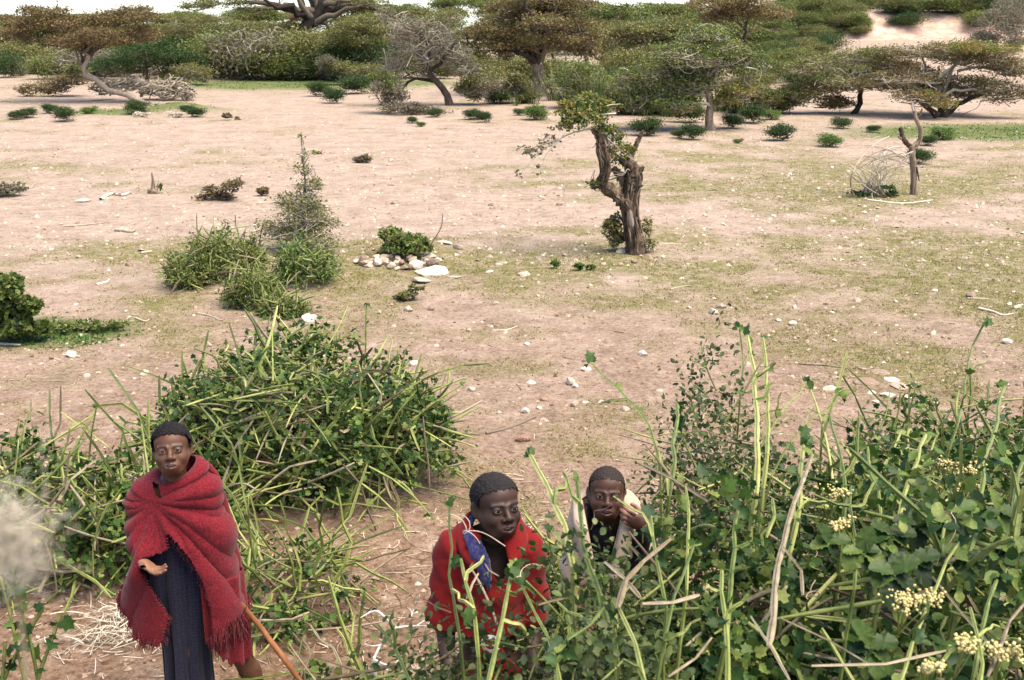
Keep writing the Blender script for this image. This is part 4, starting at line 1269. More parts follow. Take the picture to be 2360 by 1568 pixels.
# ------------------------------------------------------------------ succulent vine bushes
def joint_path(P, r, rng, per=4):
    """jointed succulent stem through nodes P: nearly straight pieces, pinched at the joints"""
    P = np.asarray(P, float)
    out, R = [], []
    n = len(P) - 1
    for i in range(n):
        for k, u in enumerate(np.linspace(0, 1, per, endpoint=False)):
            out.append(P[i] + (P[i + 1] - P[i]) * u)
            R.append((.80, 1.0, 1.03, .97)[k % 4])
    out.append(P[-1])
    R.append(.55)
    rr = np.interp(np.linspace(0, 1, len(R)), np.linspace(0, 1, len(np.atleast_1d(r))) if np.ndim(r) else [0, 1], r if np.ndim(r) else [r, r])
    return np.array(out), np.array(R) * rr

def stem_mesh(seed, L, r, bend, taper=.6):
    rng = np.random.default_rng(seed)
    n = 3 + seed % 3
    t = np.linspace(0, 1, n + 1)
    a = rng.random() * 6.28
    kink = np.cumsum(rng.normal(size=(n + 1, 2)) * .05 * L, 0)
    kink -= kink[0]
    P = np.stack([bend * L * t ** 2 * math.cos(a) + kink[:, 0], bend * L * t ** 2 * math.sin(a) + kink[:, 1], L * t * (1 - .25 * bend * t)], -1)
    Q, R = joint_path(P, [r, r * taper], rng)
    v, tt, c = tubes(Q, R, 8, SQUARE, tint=[0.0], rng=rng)
    return make_mesh('stem', v, tt, np.zeros(len(v)), smooth=False), P[-1]

STEMS = {}
for mt in ('stem_green', 'stem_lime', 'stem_dry'):
    STEMS[mt] = []
    for i in range(7):
        me, tip = stem_mesh(400 + i * 7 + len(mt), .22 + .05 * i, .0085, (.03, .12, .22, .06, .3, .15, .42)[i])
        me.materials.append(M[mt])
        STEMS[mt].append((me, tip))
def leaf_mesh(shape, mat, seed):
    v, t = shape
    v = v.copy()
    rng = np.random.default_rng(seed)
    v[:, 2] += -.22 * (v[:, 1]) ** 2 + .03 * rng.normal(size=len(v))
    me = make_mesh('leaf', v, t, np.zeros(len(v)))
    me.materials.append(M[mat])
    return me
LEAVES = {k: [leaf_mesh(s, mt, i) for i in range(3)] for k, s, mt in (('lobed', LEAF_LOBED, 'leaf_vine'), ('oval', LEAF_OVAL, 'leaf_vine'), ('broad', LEAF_OVAL, 'leaf_dark'), ('tooth', LEAF_TOOTH, 'leaf_dark'), ('small', LEAF_OVAL, 'leaf_bluish'))}

def aim(o, direction, up, roll=0.0):
    """turn o so its +Y grows along direction and +Z faces up"""
    y = Vector(direction).normalized()
    u = Vector(up)
    z = (u - y * u.dot(y))
    z = z.normalized() if z.length > 1e-4 else y.orthogonal().normalized()
    x = y.cross(z)
    o.rotation_mode = 'QUATERNION'
    o.rotation_quaternion = Matrix((x, y, z)).transposed().to_quaternion()

def aim_z(o, direction, roll):
    q = Vector(direction).to_track_quat('Z', 'Y')
    o.rotation_mode = 'QUATERNION'
    o.rotation_quaternion = q @ Matrix.Rotation(roll, 3, 'Z').to_quaternion()

def dome_surface(n, rng, rx, ry, h, low=.05):
    u = rng.random(n) * 6.2832
    z = low + (1 - low) * rng.random(n)
    r = np.sqrt(np.maximum(0, 1 - z * z)) ** .75
    z = z ** .75
    p = np.stack([rx * r * np.cos(u), ry * r * np.sin(u), h * z], -1)
    nn = norm(np.stack([r * np.cos(u) / rx, r * np.sin(u) / ry, z / h], -1))
    return p, nn

def vine_bush(name, base, rx, ry, h, label, seed, n_stem=100, n_leaf=200, n_fill=3500, leaf='lobed', lsize=.05, fill_size=.04, thick=1.0, mats=(.55, .2, .25), upright=.5, fill_mat='leaf_vine', fill_shape=LEAF_LOBED, tangle=160, low=.05, sprawl=.3, cat='bush', group=None, slen=1.0):
    rng = np.random.default_rng(seed)
    root = empty(name, base, label, cat, group)
    # unevenness of the dome
    def lump(p):
        q = 1 + .16 * np.sin(p[:, 0] * 9 / rx * .5 + seed) + .13 * np.sin(p[:, 1] * 11 / ry * .5 + seed * 2) + .10 * np.sin(p[:, 0] * 17 + p[:, 1] * 13)
        return p * np.stack([np.ones(len(p)), np.ones(len(p)), np.clip(q, .6, 1.2)], -1)
    # inner mass of leaves and crossing stems
    g = Geo()
    nk = 14
    n_fill = n_fill // nk * nk
    p, nn = dome_surface(n_fill // nk, rng, rx, ry, h, low)
    p = lump(p) * (.50 + .58 * rng.random((len(p), 1)) ** .7)
    p = np.repeat(p, nk, 0) + rng.normal(size=(n_fill, 3)) * np.repeat(.020 + .036 * rng.random(n_fill // nk), nk)[:, None] * min(1.0, h / .5 + .3)
    p[:, 2] = np.maximum(p[:, 2], .01)
    nn = np.repeat(nn, nk, 0)
    d = norm(nn * .5 + rand_dirs(n_fill, rng) + np.array([0, 0, .1]))
    g.add(*place(fill_shape, p, d, norm(nn + rand_dirs(n_fill, rng) * .7 + np.array([0, 0, .4])), fill_size * (.5 + .9 * rng.random(n_fill)), rng=rng))
    g.build('foliage', M[fill_mat], root, kind='stuff')
    if tangle:
        for mt, fr in (('stem_green', .45), ('stem_lime', .25), ('stem_dry', .3)):
            k = int(tangle * fr)
            s, n1 = dome_surface(k, rng, rx, ry, h, low)
            s = lump(s) * (.55 + .42 * rng.random((k, 1)))
            L = (.15 + .35 * rng.random((k, 1))) * slen
            dd = norm(rand_dirs(k, rng, flat=.5) + n1 * .35)
            t = np.linspace(0, 1, 7)[None, :, None]
            P = s[:, None] + dd[:, None] * L[:, None] * t + (rand_dirs(k, rng) * L * .2)[:, None] * t ** 2 + np.array([0, 0, -.1]) * L[:, None] * t ** 2
            R = (.0066 * thick * (.6 + .6 * rng.random((k, 1)))) * np.array([1, .75, 1, .75, .95, .7, .5])[None]
            v, tt, c = tubes(P, R, 6, rng=rng)
            Geo().add(v, tt, c).build('stem_tangle', M[mt], root, kind='stuff')
    # stems that can be told apart
    p, nn = dome_surface(n_stem, rng, rx, ry, h, low)
    p = lump(p)
    for i in range(n_stem):
        u = rng.random()
        mt = 'stem_green' if u < mats[0] else ('stem_lime' if u < mats[0] + mats[1] else 'stem_dry')
        if mt == 'stem_dry' and rng.random() < .7:
            d = nn[i] * .3 + np.append(rng.normal(size=2), -.15)
        elif rng.random() < upright:
            d = nn[i] * .25 + np.array([0, 0, 1.0]) + rng.normal(size=3) * .22
        else:
            tg = np.cross(nn[i], rng.normal(size=3))
            d = nn[i] * .30 + norm(tg) * .9 + np.array([0, 0, .12]) + rng.normal(size=3) * .2
        if p[i, 2] < .3 * h and rng.random() < sprawl:
            d = np.array([nn[i, 0], nn[i, 1], -.25]) + rng.normal(size=3) * .25
        me, tip = STEMS[mt][rng.integers(0, 7)]
        o = link('stem', me, None, root, tuple(p[i] * (.72 + .2 * rng.random())))
        aim_z(o, d, rng.random() * 6.28)
        s = (.65 + .6 * rng.random()) * slen
        o.scale = (thick * (.8 + .5 * rng.random()),) * 2 + (s,)
    # leaves that can be told apart
    p, nn = dome_surface(n_leaf, rng, rx, ry, h, low)
    p = lump(p)
    for i in range(n_leaf):
        lf = LEAVES[leaf if rng.random() < .75 else 'oval'][rng.integers(0, 3)]
        o = link('leaf', lf, None, root, tuple(p[i] * (.90 + .16 * rng.random())))
        aim(o, nn[i] * .6 + rng.normal(size=3) * .7, nn[i] * .6 + rng.normal(size=3) * .45 + np.array([0, 0, .6]))
        s = lsize * (.45 + .85 * rng.random())
        o.scale = (s * (.65 + .5 * rng.random()), s, s * (.5 + 1.6 * rng.random()))
    return root

def make_vine_bushes():
    # mid-distance clumps on their little soil heaps
    for px, py, rx, ry, h, lab, sd, ns in ((440, 655, .30, .3, .30, 'dark spiky succulent clump at the left end of the succulent group', 501, 16), (500, 640, .34, .35, .50, 'tallest pale tipped succulent clump of the group on the left plain', 502, 26), (560, 622, .30, .3, .30, 'low succulent clump behind the tall pale tipped one', 503, 20),
                                           (590, 705, .38, .3, .34, 'succulent clump sprawling toward the round white stone', 504, 20), (655, 725, .30, .22, .14, 'flat trailing end of the succulent group beside the round white stone', 505, 16), (706, 650, .40, .32, .44, 'bright succulent clump below the wispy sapling', 506, 26)):
        b = ground(px, py)
        vine_bush('succulent_clump', b, rx * .78, ry * .78, h * .95, lab, sd, ns + 14, 0, 3600, fill_size=.032, fill_shape=LEAF_DIA, fill_mat='leaf_green' if sd != 506 else 'leaf_vivid', thick=1.2, tangle=90, mats=(.6, .15, .25), group='succulent clumps on the plain', slen=.62, upright=.3)
    # the spreading bush behind the boy in the red cloth
    def base(x, y):
        return G3(x, y)
    BU = BUSHES
    BU['c'] = vine_bush('vine_bush', base(-1.26, 6.45), .90, .70, .66, 'big spreading bush of green square stems behind the boy in the red cloth', 511, 240, 300, 11500, lsize=.040, fill_size=.031, thick=1.3, tangle=1000, mats=(.52, .22, .26), sprawl=.8, upright=.26, slen=.85)
    BU['l'] = vine_bush('vine_bush', base(-2.45, 5.5), .75, .55, .48, 'straggling stem bush at the left edge beside the boy in the red cloth', 512, 130, 120, 5200, lsize=.040, fill_size=.034, thick=1.2, tangle=380, mats=(.45, .28, .27), sprawl=.6, upright=.35, slen=.9)
    vine_bush('vine_bush', base(-1.72, 5.70), .40, .40, .26, 'low tangle of dry stems joining the two bushes behind the boy', 513, 60, 30, 900, lsize=.036, fill_size=.028, tangle=200, mats=(.3, .3, .4), sprawl=.6)
    vine_bush('vine_bush', base(-1.06, 4.95), .34, .40, .24, 'small sprawling stem bush beside the walking stick', 514, 50, 50, 700, lsize=.042, fill_size=.030, tangle=80, mats=(.5, .25, .25), sprawl=.9)
    vine_bush('vine_bush', base(-.74, 4.15), .20, .25, .12, 'low leafy sprout on the path below the walking stick', 515, 10, 30, 240, lsize=.04, fill_size=.03, tangle=14, sprawl=.8)
    # the thicket in front of the camera on the right
    BU['f'] = vine_bush('thorn_shrub', base(.05, 2.45), .46, .42, 1.28, 'dense small leaved thorn shrub in front of the boy in the red shirt', 521, 40, 150, 11000, leaf='small', lsize=.026, fill_size=.021, fill_mat='leaf_bluish', fill_shape=LEAF_OVAL, tangle=420, low=.55, mats=(.25, .2, .55), slen=.55, thick=.7, cat='shrub')
    BU['m'] = vine_bush('vine_bush', base(.51, 2.86), .40, .44, 1.21, 'tangled bush of thick square stems hiding the boy in the pale jacket', 522, 120, 240, 8500, lsize=.042, fill_size=.030, tangle=420, low=.5, mats=(.48, .32, .20), slen=.7, thick=1.15)
    BU['r'] = vine_bush('vine_bush', base(1.22, 2.78), .66, .80, 1.32, 'dark broad leaved vine bush with toothed leaves and pale yellow flowers', 523, 120, 200, 7500, leaf='broad', lsize=.044, fill_size=.036, fill_shape=LEAF_OVAL, tangle=460, low=.5, mats=(.46, .32, .22), slen=.8, thick=1.1)
    BU['s'] = vine_bush('thorn_shrub', base(.84, 4.15), .42, .40, 1.26, 'small leaved grey green thorn shrub behind the tall lime stems', 524, 24, 130, 8500, leaf='small', lsize=.026, fill_size=.020, fill_mat='leaf_bluish', fill_shape=LEAF_OVAL, tangle=420, low=.3, mats=(.15, .15, .7), slen=.6, thick=.6, cat='shrub')
    BU['y'] = vine_bush('vine_bush', base(1.45, 3.75), .60, .5, 1.08, 'yellow green stem bush in the middle of the right thicket', 525, 120, 140, 6000, lsize=.038, fill_size=.028, tangle=320, low=.35, mats=(.4, .45, .15))
    BU['e'] = vine_bush('vine_bush', base(2.42, 5.45), .75, .6, .80, 'farther stem bush at the right edge beyond the flat stones', 526, 130, 120, 4400, lsize=.040, fill_size=.030, tangle=420, low=.1, mats=(.5, .35, .15), upright=.6)
    vine_bush('vine_bush', base(.30, 4.45), .28, .22, .50, 'low leafy stems behind the boy in the pale jacket', 527, 36, 50, 700, lsize=.036, fill_size=.028, tangle=80, mats=(.5, .3, .2))
BUSHES = {}
make_vine_bushes()

# ------------------------------------------------------------------ people: smooth solids on a grid
class Field:
    def __init__(self, lo, hi, h):
        self.lo, self.h = np.array(lo, float), h
        self.n = np.ceil((np.array(hi) - lo) / h).astype(int) + 1
        self.f = np.full(self.n, 9.0, np.float32)
    def block(self, lo, hi):
        a = np.clip(np.floor((np.asarray(lo) - self.lo) / self.h).astype(int), 0, self.n)
        b = np.clip(np.ceil((np.asarray(hi) - self.lo) / self.h).astype(int) + 1, 0, self.n)
        sl = tuple(slice(i, j) for i, j in zip(a, b))
        ax = [(self.lo[i] + self.h * np.arange(a[i], b[i])).astype(np.float32) for i in range(3)]
        P = np.stack(np.meshgrid(*ax, indexing='ij'), -1)
        return sl, P
    def _mix(self, sl, d, k, op):
        a = self.f[sl]
        if op == 'add':
            t = np.clip(.5 + .5 * (d - a) / k, 0, 1)
            self.f[sl] = d * (1 - t) + a * t - k * t * (1 - t)
        else:
            d = -d
            t = np.clip(.5 - .5 * (d - a) / k, 0, 1)
            self.f[sl] = d * (1 - t) + a * t + k * t * (1 - t)
        return self
    def ell(self, c, r, k=.02, op='add', rot=None):
        c, r = np.array(c, float), np.array(r, float)
        pad = max(r) + k * 1.5 + .01 if rot is not None else r + k * 1.5 + .01
        sl, P = self.block(c - pad, c + pad)
        q = P - c.astype(np.float32)
        if rot is not None:
            q = q @ np.array(rot, np.float32)
        q0 = np.sqrt(((q / r) ** 2).sum(-1)) + 1e-6
        q1 = np.sqrt(((q / (r * r)) ** 2).sum(-1)) + 1e-6
        return self._mix(sl, q0 * (q0 - 1) / q1, k, op)
    def cap(self, a, b, ra, rb, k=.02, op='add', sq=None):
        a, b = np.array(a, float), np.array(b, float)
        m = max(ra, rb) + k * 1.5 + .01
        sl, P = self.block(np.minimum(a, b) - m, np.maximum(a, b) + m)
        ab = b - a
        t = np.clip(((P - a) @ ab) / max(1e-9, ab @ ab), 0, 1)
        d = P - (a + t[..., None] * ab)
        if sq is not None:
            d = d * np.array(sq)
        return self._mix(sl, np.sqrt((d ** 2).sum(-1)) - (ra + (rb - ra) * t), k, op)
    def mesh(self):
        f, n = self.f, self.n
        s = f < 0
        c = [s[i:n[0] - 1 + i, j:n[1] - 1 + j, k:n[2] - 1 + k] for i in (0, 1) for j in (0, 1) for k in (0, 1)]
        tot = sum(x.astype(np.int8) for x in c)
        cell = np.argwhere((tot > 0) & (tot < 8))
        idx = np.full(tot.shape, -1, np.int64)
        idx[tuple(cell.T)] = np.arange(len(cell))
        acc, cnt = np.zeros((len(cell), 3)), np.zeros(len(cell))
        cor = [np.array(x) for x in ((0, 0, 0), (1, 0, 0), (0, 1, 0), (0, 0, 1), (1, 1, 0), (1, 0, 1), (0, 1, 1), (1, 1, 1))]
        for a in cor:
            for ax in range(3):
                if a[ax]:
                    continue
                b = a.copy()
                b[ax] = 1
                va, vb = f[tuple((cell + a).T)], f[tuple((cell + b).T)]
                m = (va < 0) != (vb < 0)
                t = va[m] / (va[m] - vb[m])
                acc[m] += a + t[:, None] * (b - a)
                cnt[m] += 1
        V = self.lo + self.h * (cell + acc / cnt[:, None])
        Q = []
        for ax in range(3):
            u, w = [(1, 2), (2, 0), (0, 1)][ax]
            sh = [slice(1, -1)] * 3
            sh[ax] = slice(0, -1)
            s0 = s[tuple(sh)]
            sh2 = list(sh)
            sh2[ax] = slice(1, None)
            s1 = s[tuple(sh2)]
            for flip in (False, True):
                e = np.argwhere((s0 & ~s1) if not flip else (~s0 & s1))
                off = np.ones(3, int)
                off[ax] = 0
                e = e + off
                du, dw = np.zeros(3, int), np.zeros(3, int)
                du[u], dw[w] = 1, 1
                q = [idx[tuple((e - d).T)] for d in (du + dw, dw, 0 * du, du)]
                if flip:
                    q = q[::-1]
                Q.append(np.stack(q, -1))
        Q = np.concatenate(Q)
        Q = Q[(Q >= 0).all(1)]
        return V, Q

def relax(V, Q, it=1, lam=.5):
    """a little smoothing of the grid surface"""
    e = np.concatenate([Q[:, [0, 1]], Q[:, [1, 2]], Q[:, [2, 3]], Q[:, [3, 0]]])
    e = np.concatenate([e, e[:, ::-1]])
    n = np.bincount(e[:, 0], minlength=len(V))[:, None]
    for i in range(it):
        a = np.stack([np.bincount(e[:, 0], V[e[:, 1], j], len(V)) for j in range(3)], -1)
        V = V + lam * (a / np.maximum(n, 1) - V)
    return V

def rot3(yaw=0, pitch=0, roll=0):
    """yaw turns about Z, pitch nods (positive = chin up when facing -Y), roll leans"""
    return np.array(Matrix.Rotation(yaw, 3, 'Z') @ Matrix.Rotation(-pitch, 3, 'X') @ Matrix.Rotation(roll, 3, 'Y'))

EYE = (.030, -.0735, -.002)

def head_geo(mouth=.5, squint=0.0, jaw=1.0, neck=.15, seed=0):
    """head of 0.215 m, origin in its middle, looking along -Y"""
    F_ = Field((-.105, -.135, -.12 - neck), (.105, .12, .125), .0021)
    F_.ell((0, .016, .030), (.0715, .0905, .0765), .02)
    F_.ell((0, -.030, .036), (.058, .050, .050), .03)                     # forehead
    F_.ell((0, -.022, -.036), (.0535, .058, .063), .035)
    F_.ell((0, -.047, -.078), (.026 * jaw, .029, .022), .030)             # chin
    for s in (-1, 1):
        F_.ell((s * .036, -.052, -.034), (.026, .026, .025), .025)        # cheek
        F_.cap((s * .055, -.005, -.035), (s * .026, -.046, -.084), .013, .013, .03)   # jaw line
        F_.cap((s * .012, -.0845, .0135), (s * .046, -.071, .0145), .0052, .0048, .014)  # brow
        F_.ell((s * EYE[0], -.0945, -.002), (.016, .011, .0100), .012, 'cut')
        F_.ell((s * EYE[0], EYE[1], EYE[2]), (.0165, .0142, .0140), .006)
        F_.ell((s * EYE[0], EYE[1] - .0135, EYE[2] - .001), (.0145, .0095, .0052 * (1 - squint)), .0025, 'cut')
        F_.ell((s * .0745, .010, -.006), (.0065, .019, .030), .008, rot=rot3(s * -.45, .15))     # ear
        F_.ell((s * .0815, .004, -.006), (.005, .011, .018), .004, 'cut', rot=rot3(s * -.45, .15))
    F_.cap((0, -.082, .004), (0, -.0985, -.026), .0066, .0105, .014)      # nose
    F_.ell((0, -.1020, -.030), (.0120, .0095, .0095), .008)
    for s in (-1, 1):
        F_.ell((s * .0145, -.0925, -.0335), (.0095, .0095, .0080), .007)
        F_.ell((s * .0065, -.1020, -.0405), (.0040, .0050, .0035), .003, 'cut')
    F_.ell((0, -.076, -.064), (.030, .016, .022), .018)                    # muzzle
    g = .0035 + .005 * mouth
    for s in (-1, 1):
        F_.cap((0, -.0945, -.0575 + g * .2), (s * .0255, -.080, -.0625), .0068, .0042, .004)      # upper lip
        F_.cap((0, -.0925, -.0655 - g * 1.2), (s * .0235, -.079, -.0640), .0080, .0045, .004)     # lower lip
    F_.ell((0, -.094, -.0625 - g * .4), (.0205, .017, .0010 + g * .62), .002, 'cut')
    F_.cap((0, .014, -.05), (0, .030, -.115), .041, .040, .03)
    V, Q = F_.mesh()
    V = relax(V, Q, 1, .35)
    lip = np.exp(-(((V[:, 0]) / .024) ** 4)) * np.exp(-(((V[:, 2] + .0635) / (.0125 + g * .6)) ** 4)) * (V[:, 1] < -.078)
    ax = np.abs(V[:, 0])
    brow = np.exp(-((V[:, 2] - .0165 + .10 * np.maximum(ax - .03, 0)) / .0042) ** 4) * ss(.008, .014, ax) * (1 - ss(.042, .050, ax)) * (V[:, 1] < -.055)
    return V, Q, lip, g, brow

HAIR_NOISE = None
def hair_geo(thick, front=.060, seed=0, rough=.0025):
    rng = np.random.default_rng(seed)
    F_ = Field((-.10, -.10, -.08), (.10, .13, .14), .0036)
    F_.ell((0, .016, .030), (.0715 + thick, .0905 + thick, .0765 + thick), .01)
    F_.ell((0, -.026, .040), (.058 + thick, .050 + thick * .6, .050 + thick), .03)
    V, Q = F_.mesh()
    # hair line: high over the forehead, down in front of the ear, low at the nape
    y = V[:, 1]
    ln = np.interp(y, [-.12, -.066, -.045, -.024, -.012, .0, .03, .06, .12], [.075, front, front - .006, front - .024, .0, -.012, -.022, -.048, -.055])
    ln = ln + .0025 * np.sin(V[:, 0] * 260 + seed) + .10 * np.maximum(0, np.abs(V[:, 0]) - .030) * (y < -.03) * -1.2
    keep = V[:, 2] > ln
    V = V + norm(V - np.array([0, .016, .03])) * (rng.normal(size=(len(V), 1)) * rough)
    fk = keep[Q].all(1)
    Q = Q[fk]
    used = np.unique(Q)
    mp = np.full(len(V), -1)
    mp[used] = np.arange(len(used))
    return V[used], mp[Q]

def skin_mat(name, c, lipc, palm):
    m, n, out = new_mat(name)
    tc = N_(n, 'ShaderNodeTexCoord')
    no = N_(n, 'ShaderNodeTexNoise', Scale=38.0, Detail=5.0)
    n.links.new(tc.outputs['Object'], no.inputs['Vector'])
    r = ramp_node(n, [(.3, *[x * .8 for x in c]), (.7, *[x * 1.22 for x in c])])
    n.links.new(no.outputs['Fac'], r.inputs[0])
    last = r.outputs[0]
    for nm, col in (('lip', lipc), ('palm', palm), ('brow', (.010, .008, .007))):
        at = N_(n, 'ShaderNodeAttribute', attribute_name=nm)
        x = N_(n, 'ShaderNodeMix', data_type='RGBA')
        n.links.new(at.outputs['Fac'], x.inputs[0])
        n.links.new(last, x.inputs[6])
        x.inputs[7].default_value = (*col, 1)
        last = x.outputs[2]
    p = N_(n, 'ShaderNodeBsdfPrincipled', Roughness=.52)
    p.inputs['Specular IOR Level'].default_value = .36
    p.inputs['Subsurface Weight'].default_value = .06
    p.inputs['Subsurface Radius'].default_value = (.01, .004, .002)
    n.links.new(last, p.inputs['Base Color'])
    no2 = N_(n, 'ShaderNodeTexNoise', Scale=420.0, Detail=3.0)
    n.links.new(tc.outputs['Object'], no2.inputs['Vector'])
    b = N_(n, 'ShaderNodeBump', Strength=.18, Distance=.002)
    n.links.new(no2.outputs['Fac'], b.inputs['Height'])
    n.links.new(b.outputs[0], p.inputs['Normal'])
    n.links.new(p.outputs[0], out.inputs[0])
    return m

def cloth_mat(name, cols, scale=260.0, rough=.9, bump=.5, sheen=.3, weave=True, stripe=None):
    m, n, out = new_mat(name)
    tc = N_(n, 'ShaderNodeTexCoord')
    no = N_(n, 'ShaderNodeTexNoise', Scale=150.0 if weave else 14.0, Detail=6.0, Roughness=.6)
    n.links.new(tc.outputs['Object'], no.inputs['Vector'])
    wv = N_(n, 'ShaderNodeTexWave', Scale=scale / 6.28, Distortion=2.5, Detail=2.0)
    wv.bands_direction = 'Z'
    n.links.new(tc.outputs['Object'], wv.inputs['Vector'])
    mx = N_(n, 'ShaderNodeMath', operation='MULTIPLY_ADD')
    mx.inputs[1].default_value = .15 if weave else .05
    n.links.new(wv.outputs['Fac'], mx.inputs[0])
    n.links.new(no.outputs['Fac'], mx.inputs[2])
    sb = N_(n, 'ShaderNodeMath', operation='SUBTRACT')
    sb.inputs[1].default_value = .075 if weave else .02
    n.links.new(mx.outputs[0], sb.inputs[0])
    r = ramp_node(n, cols)
    n.links.new(sb.outputs[0], r.inputs[0])
    col = r.outputs[0]
    if stripe:
        sp, sc, amt = stripe
        acc = None
        for d in ('X', 'Z'):
            w2 = N_(n, 'ShaderNodeTexWave', Scale=sc, Distortion=3.5, Detail=2.0)
            w2.bands_direction = d
            n.links.new(tc.outputs['Object'], w2.inputs['Vector'])
            mr = N_(n, 'ShaderNodeMapRange')
            mr.inputs[1].default_value, mr.inputs[2].default_value, mr.inputs[4].default_value = .78, 1.0, amt
            n.links.new(w2.outputs['Fac'], mr.inputs[0])
            x = N_(n, 'ShaderNodeMix', data_type='RGBA')
            n.links.new(mr.outputs[0], x.inputs[0])
            n.links.new(col, x.inputs[6])
            x.inputs[7].default_value = (*sp, 1)
            col = x.outputs[2]
    p = N_(n, 'ShaderNodeBsdfPrincipled', Roughness=rough)
    p.inputs['Specular IOR Level'].default_value = .15
    p.inputs['Sheen Weight'].default_value = sheen
    n.links.new(col, p.inputs['Base Color'])
    b = N_(n, 'ShaderNodeBump', Strength=bump, Distance=.003)
    n.links.new(sb.outputs[0], b.inputs['Height'])
    n.links.new(b.outputs[0], p.inputs['Normal'])
    n.links.new(p.outputs[0], out.inputs[0])
    return m

M['skin_a'] = skin_mat('skin_a', (.088, .037, .019), (.125, .052, .036), (.19, .092, .056))
M['skin_b'] = skin_mat('skin_b', (.042, .0195, .0125), (.075, .034, .027), (.20, .10, .07))
M['skin_c'] = skin_mat('skin_c', (.062, .0265, .0165), (.10, .043, .034), (.22, .105, .07))
M['hair'] = rough_mat('hair', [(.3, .006, .005, .007), (.7, .020, .016, .018)], 240, rough=.8, bump=.9, dist=.004, spec=.25)
M['hair_thin'] = rough_mat('hair_thin', [(.3, .012, .008, .008), (.7, .032, .022, .019)], 260, rough=.75, bump=.7, dist=.003, spec=.25)
M['tooth'] = rough_mat('tooth', [(.3, .42, .37, .29), (.7, .52, .47, .39)], 20, rough=.35, bump=.05, spec=.4)
M['red_cloth'] = cloth_mat('red_cloth', [(.25, .042, .002, .006), (.5, .128, .006, .012), (.75, .215, .017, .024)], 520, bump=.8, sheen=.12)
M['red_shirt'] = cloth_mat('red_shirt', [(.2, .105, .004, .005), (.5, .165, .006, .007), (.8, .215, .012, .011)], 900, bump=.3, weave=False, sheen=.08)
M['navy'] = cloth_mat('navy', [(.25, .005, .005, .014), (.5, .012, .012, .026), (.75, .030, .028, .050)], 500, stripe=((.05, .047, .072), 21.0, .20), sheen=.1)
M['blue'] = cloth_mat('blue', [(.25, .010, .010, .045), (.5, .022, .021, .095), (.75, .075, .075, .22)], 700, bump=.9)
M['beige'] = cloth_mat('beige', [(.2, .40, .30, .22), (.5, .47, .36, .27), (.8, .54, .43, .33)], 900, weave=False, bump=.25, sheen=.05)
M['black_cloth'] = cloth_mat('black_cloth', [(.25, .006, .006, .009), (.75, .016, .014, .019)], 700, sheen=.03)
M['white_print'] = cloth_mat('white_print', [(.25, .50, .49, .48), (.75, .72, .71, .70)], 700, weave=False)
M['stick_wood'] = rough_mat('stick_wood', [(.25, .08, .028, .012), (.5, .20, .075, .028), (.8, .34, .15, .06)], 14, stretch=(1, 1, .3), rough=.6, spec=.35)

def eye_mesh():
    u, v = np.meshgrid(np.linspace(0, 2 * math.pi, 17)[:-1], np.linspace(0, math.pi, 13), indexing='ij')
    P = np.stack([np.sin(v) * np.cos(u), -np.cos(v), np.sin(v) * np.sin(u)], -1)
    V = P.reshape(-1, 3)
    i = np.arange(16)[:, None] * 13 + np.arange(12)[None]
    j = ((np.arange(16) + 1) % 16)[:, None] * 13 + np.arange(12)[None]
    Q = np.stack([i, i + 1, j + 1, j], -1).reshape(-1, 4)
    a = np.where(V[:, 1] < -.72, .1, .9)
    me = make_mesh('eye', V * .0128, Q, a)
    m, n, out = new_mat('eye')
    at = N_(n, 'ShaderNodeAttribute', attribute_name='tint')
    r = ramp_node(n, [(.3, .010, .006, .005), (.6, .27, .235, .20)])
    n.links.new(at.outputs['Fac'], r.inputs[0])
    p = N_(n, 'ShaderNodeBsdfPrincipled', Roughness=.15)
    n.links.new(r.outputs[0], p.inputs['Base Color'])
    n.links.new(p.outputs[0], out.inputs[0])
    me.materials.append(m)
    return me
EYE_ME = eye_mesh()

def add_head(root, skin, pos, yaw, pitch, roll, scale, mouth, squint, hair_thick, front, seed, hair='hair', gaze=0.0, neck=.12, jaw=1.0):
    """head on root; returns body-space vertices of the skin part so it can be joined with the body"""
    R = rot3(yaw, pitch, roll) * scale
    pos = np.array(pos, float)
    V, Q, lip, g, brow = head_geo(mouth, squint, jaw, neck, seed)
    V = V @ R.T + pos
    hv, hq = hair_geo(hair_thick, front, seed, .0012 + .22 * hair_thick)
    o = link('hair', make_mesh('hair', hv @ R.T + pos, hq), M[hair], root)
    for s in (-1, 1):
        e = link('eye', EYE_ME, None, root, tuple(R @ np.array((s * EYE[0], EYE[1], EYE[2])) + pos))
        e.rotation_euler = Matrix([list(r) for r in rot3(yaw + gaze, pitch - .1, roll)]).to_euler()
        e.scale = (scale,) * 3
    # a row of upper teeth
    a = np.linspace(-1, 1, 9)
    top = np.stack([a * .0145, -.0895 + .007 * a ** 2, np.full(9, -.0585)], -1)
    bot = top + np.array([0, .0005, -.0052 - .002 * mouth])
    back = top + np.array([0, .006, 0])
    tv = np.concatenate([top, bot, back]) @ R.T + pos
    i = np.arange(8)
    tq = np.concatenate([np.stack([i, i + 1, i + 10, i + 9], -1), np.stack([i + 18, i + 19, i + 1, i], -1)])
    link('teeth', make_mesh('teeth', tv, tq), M['tooth'], root)
    HEAD_BROW.append(brow)
    return V, Q, lip

HEAD_BROW = []

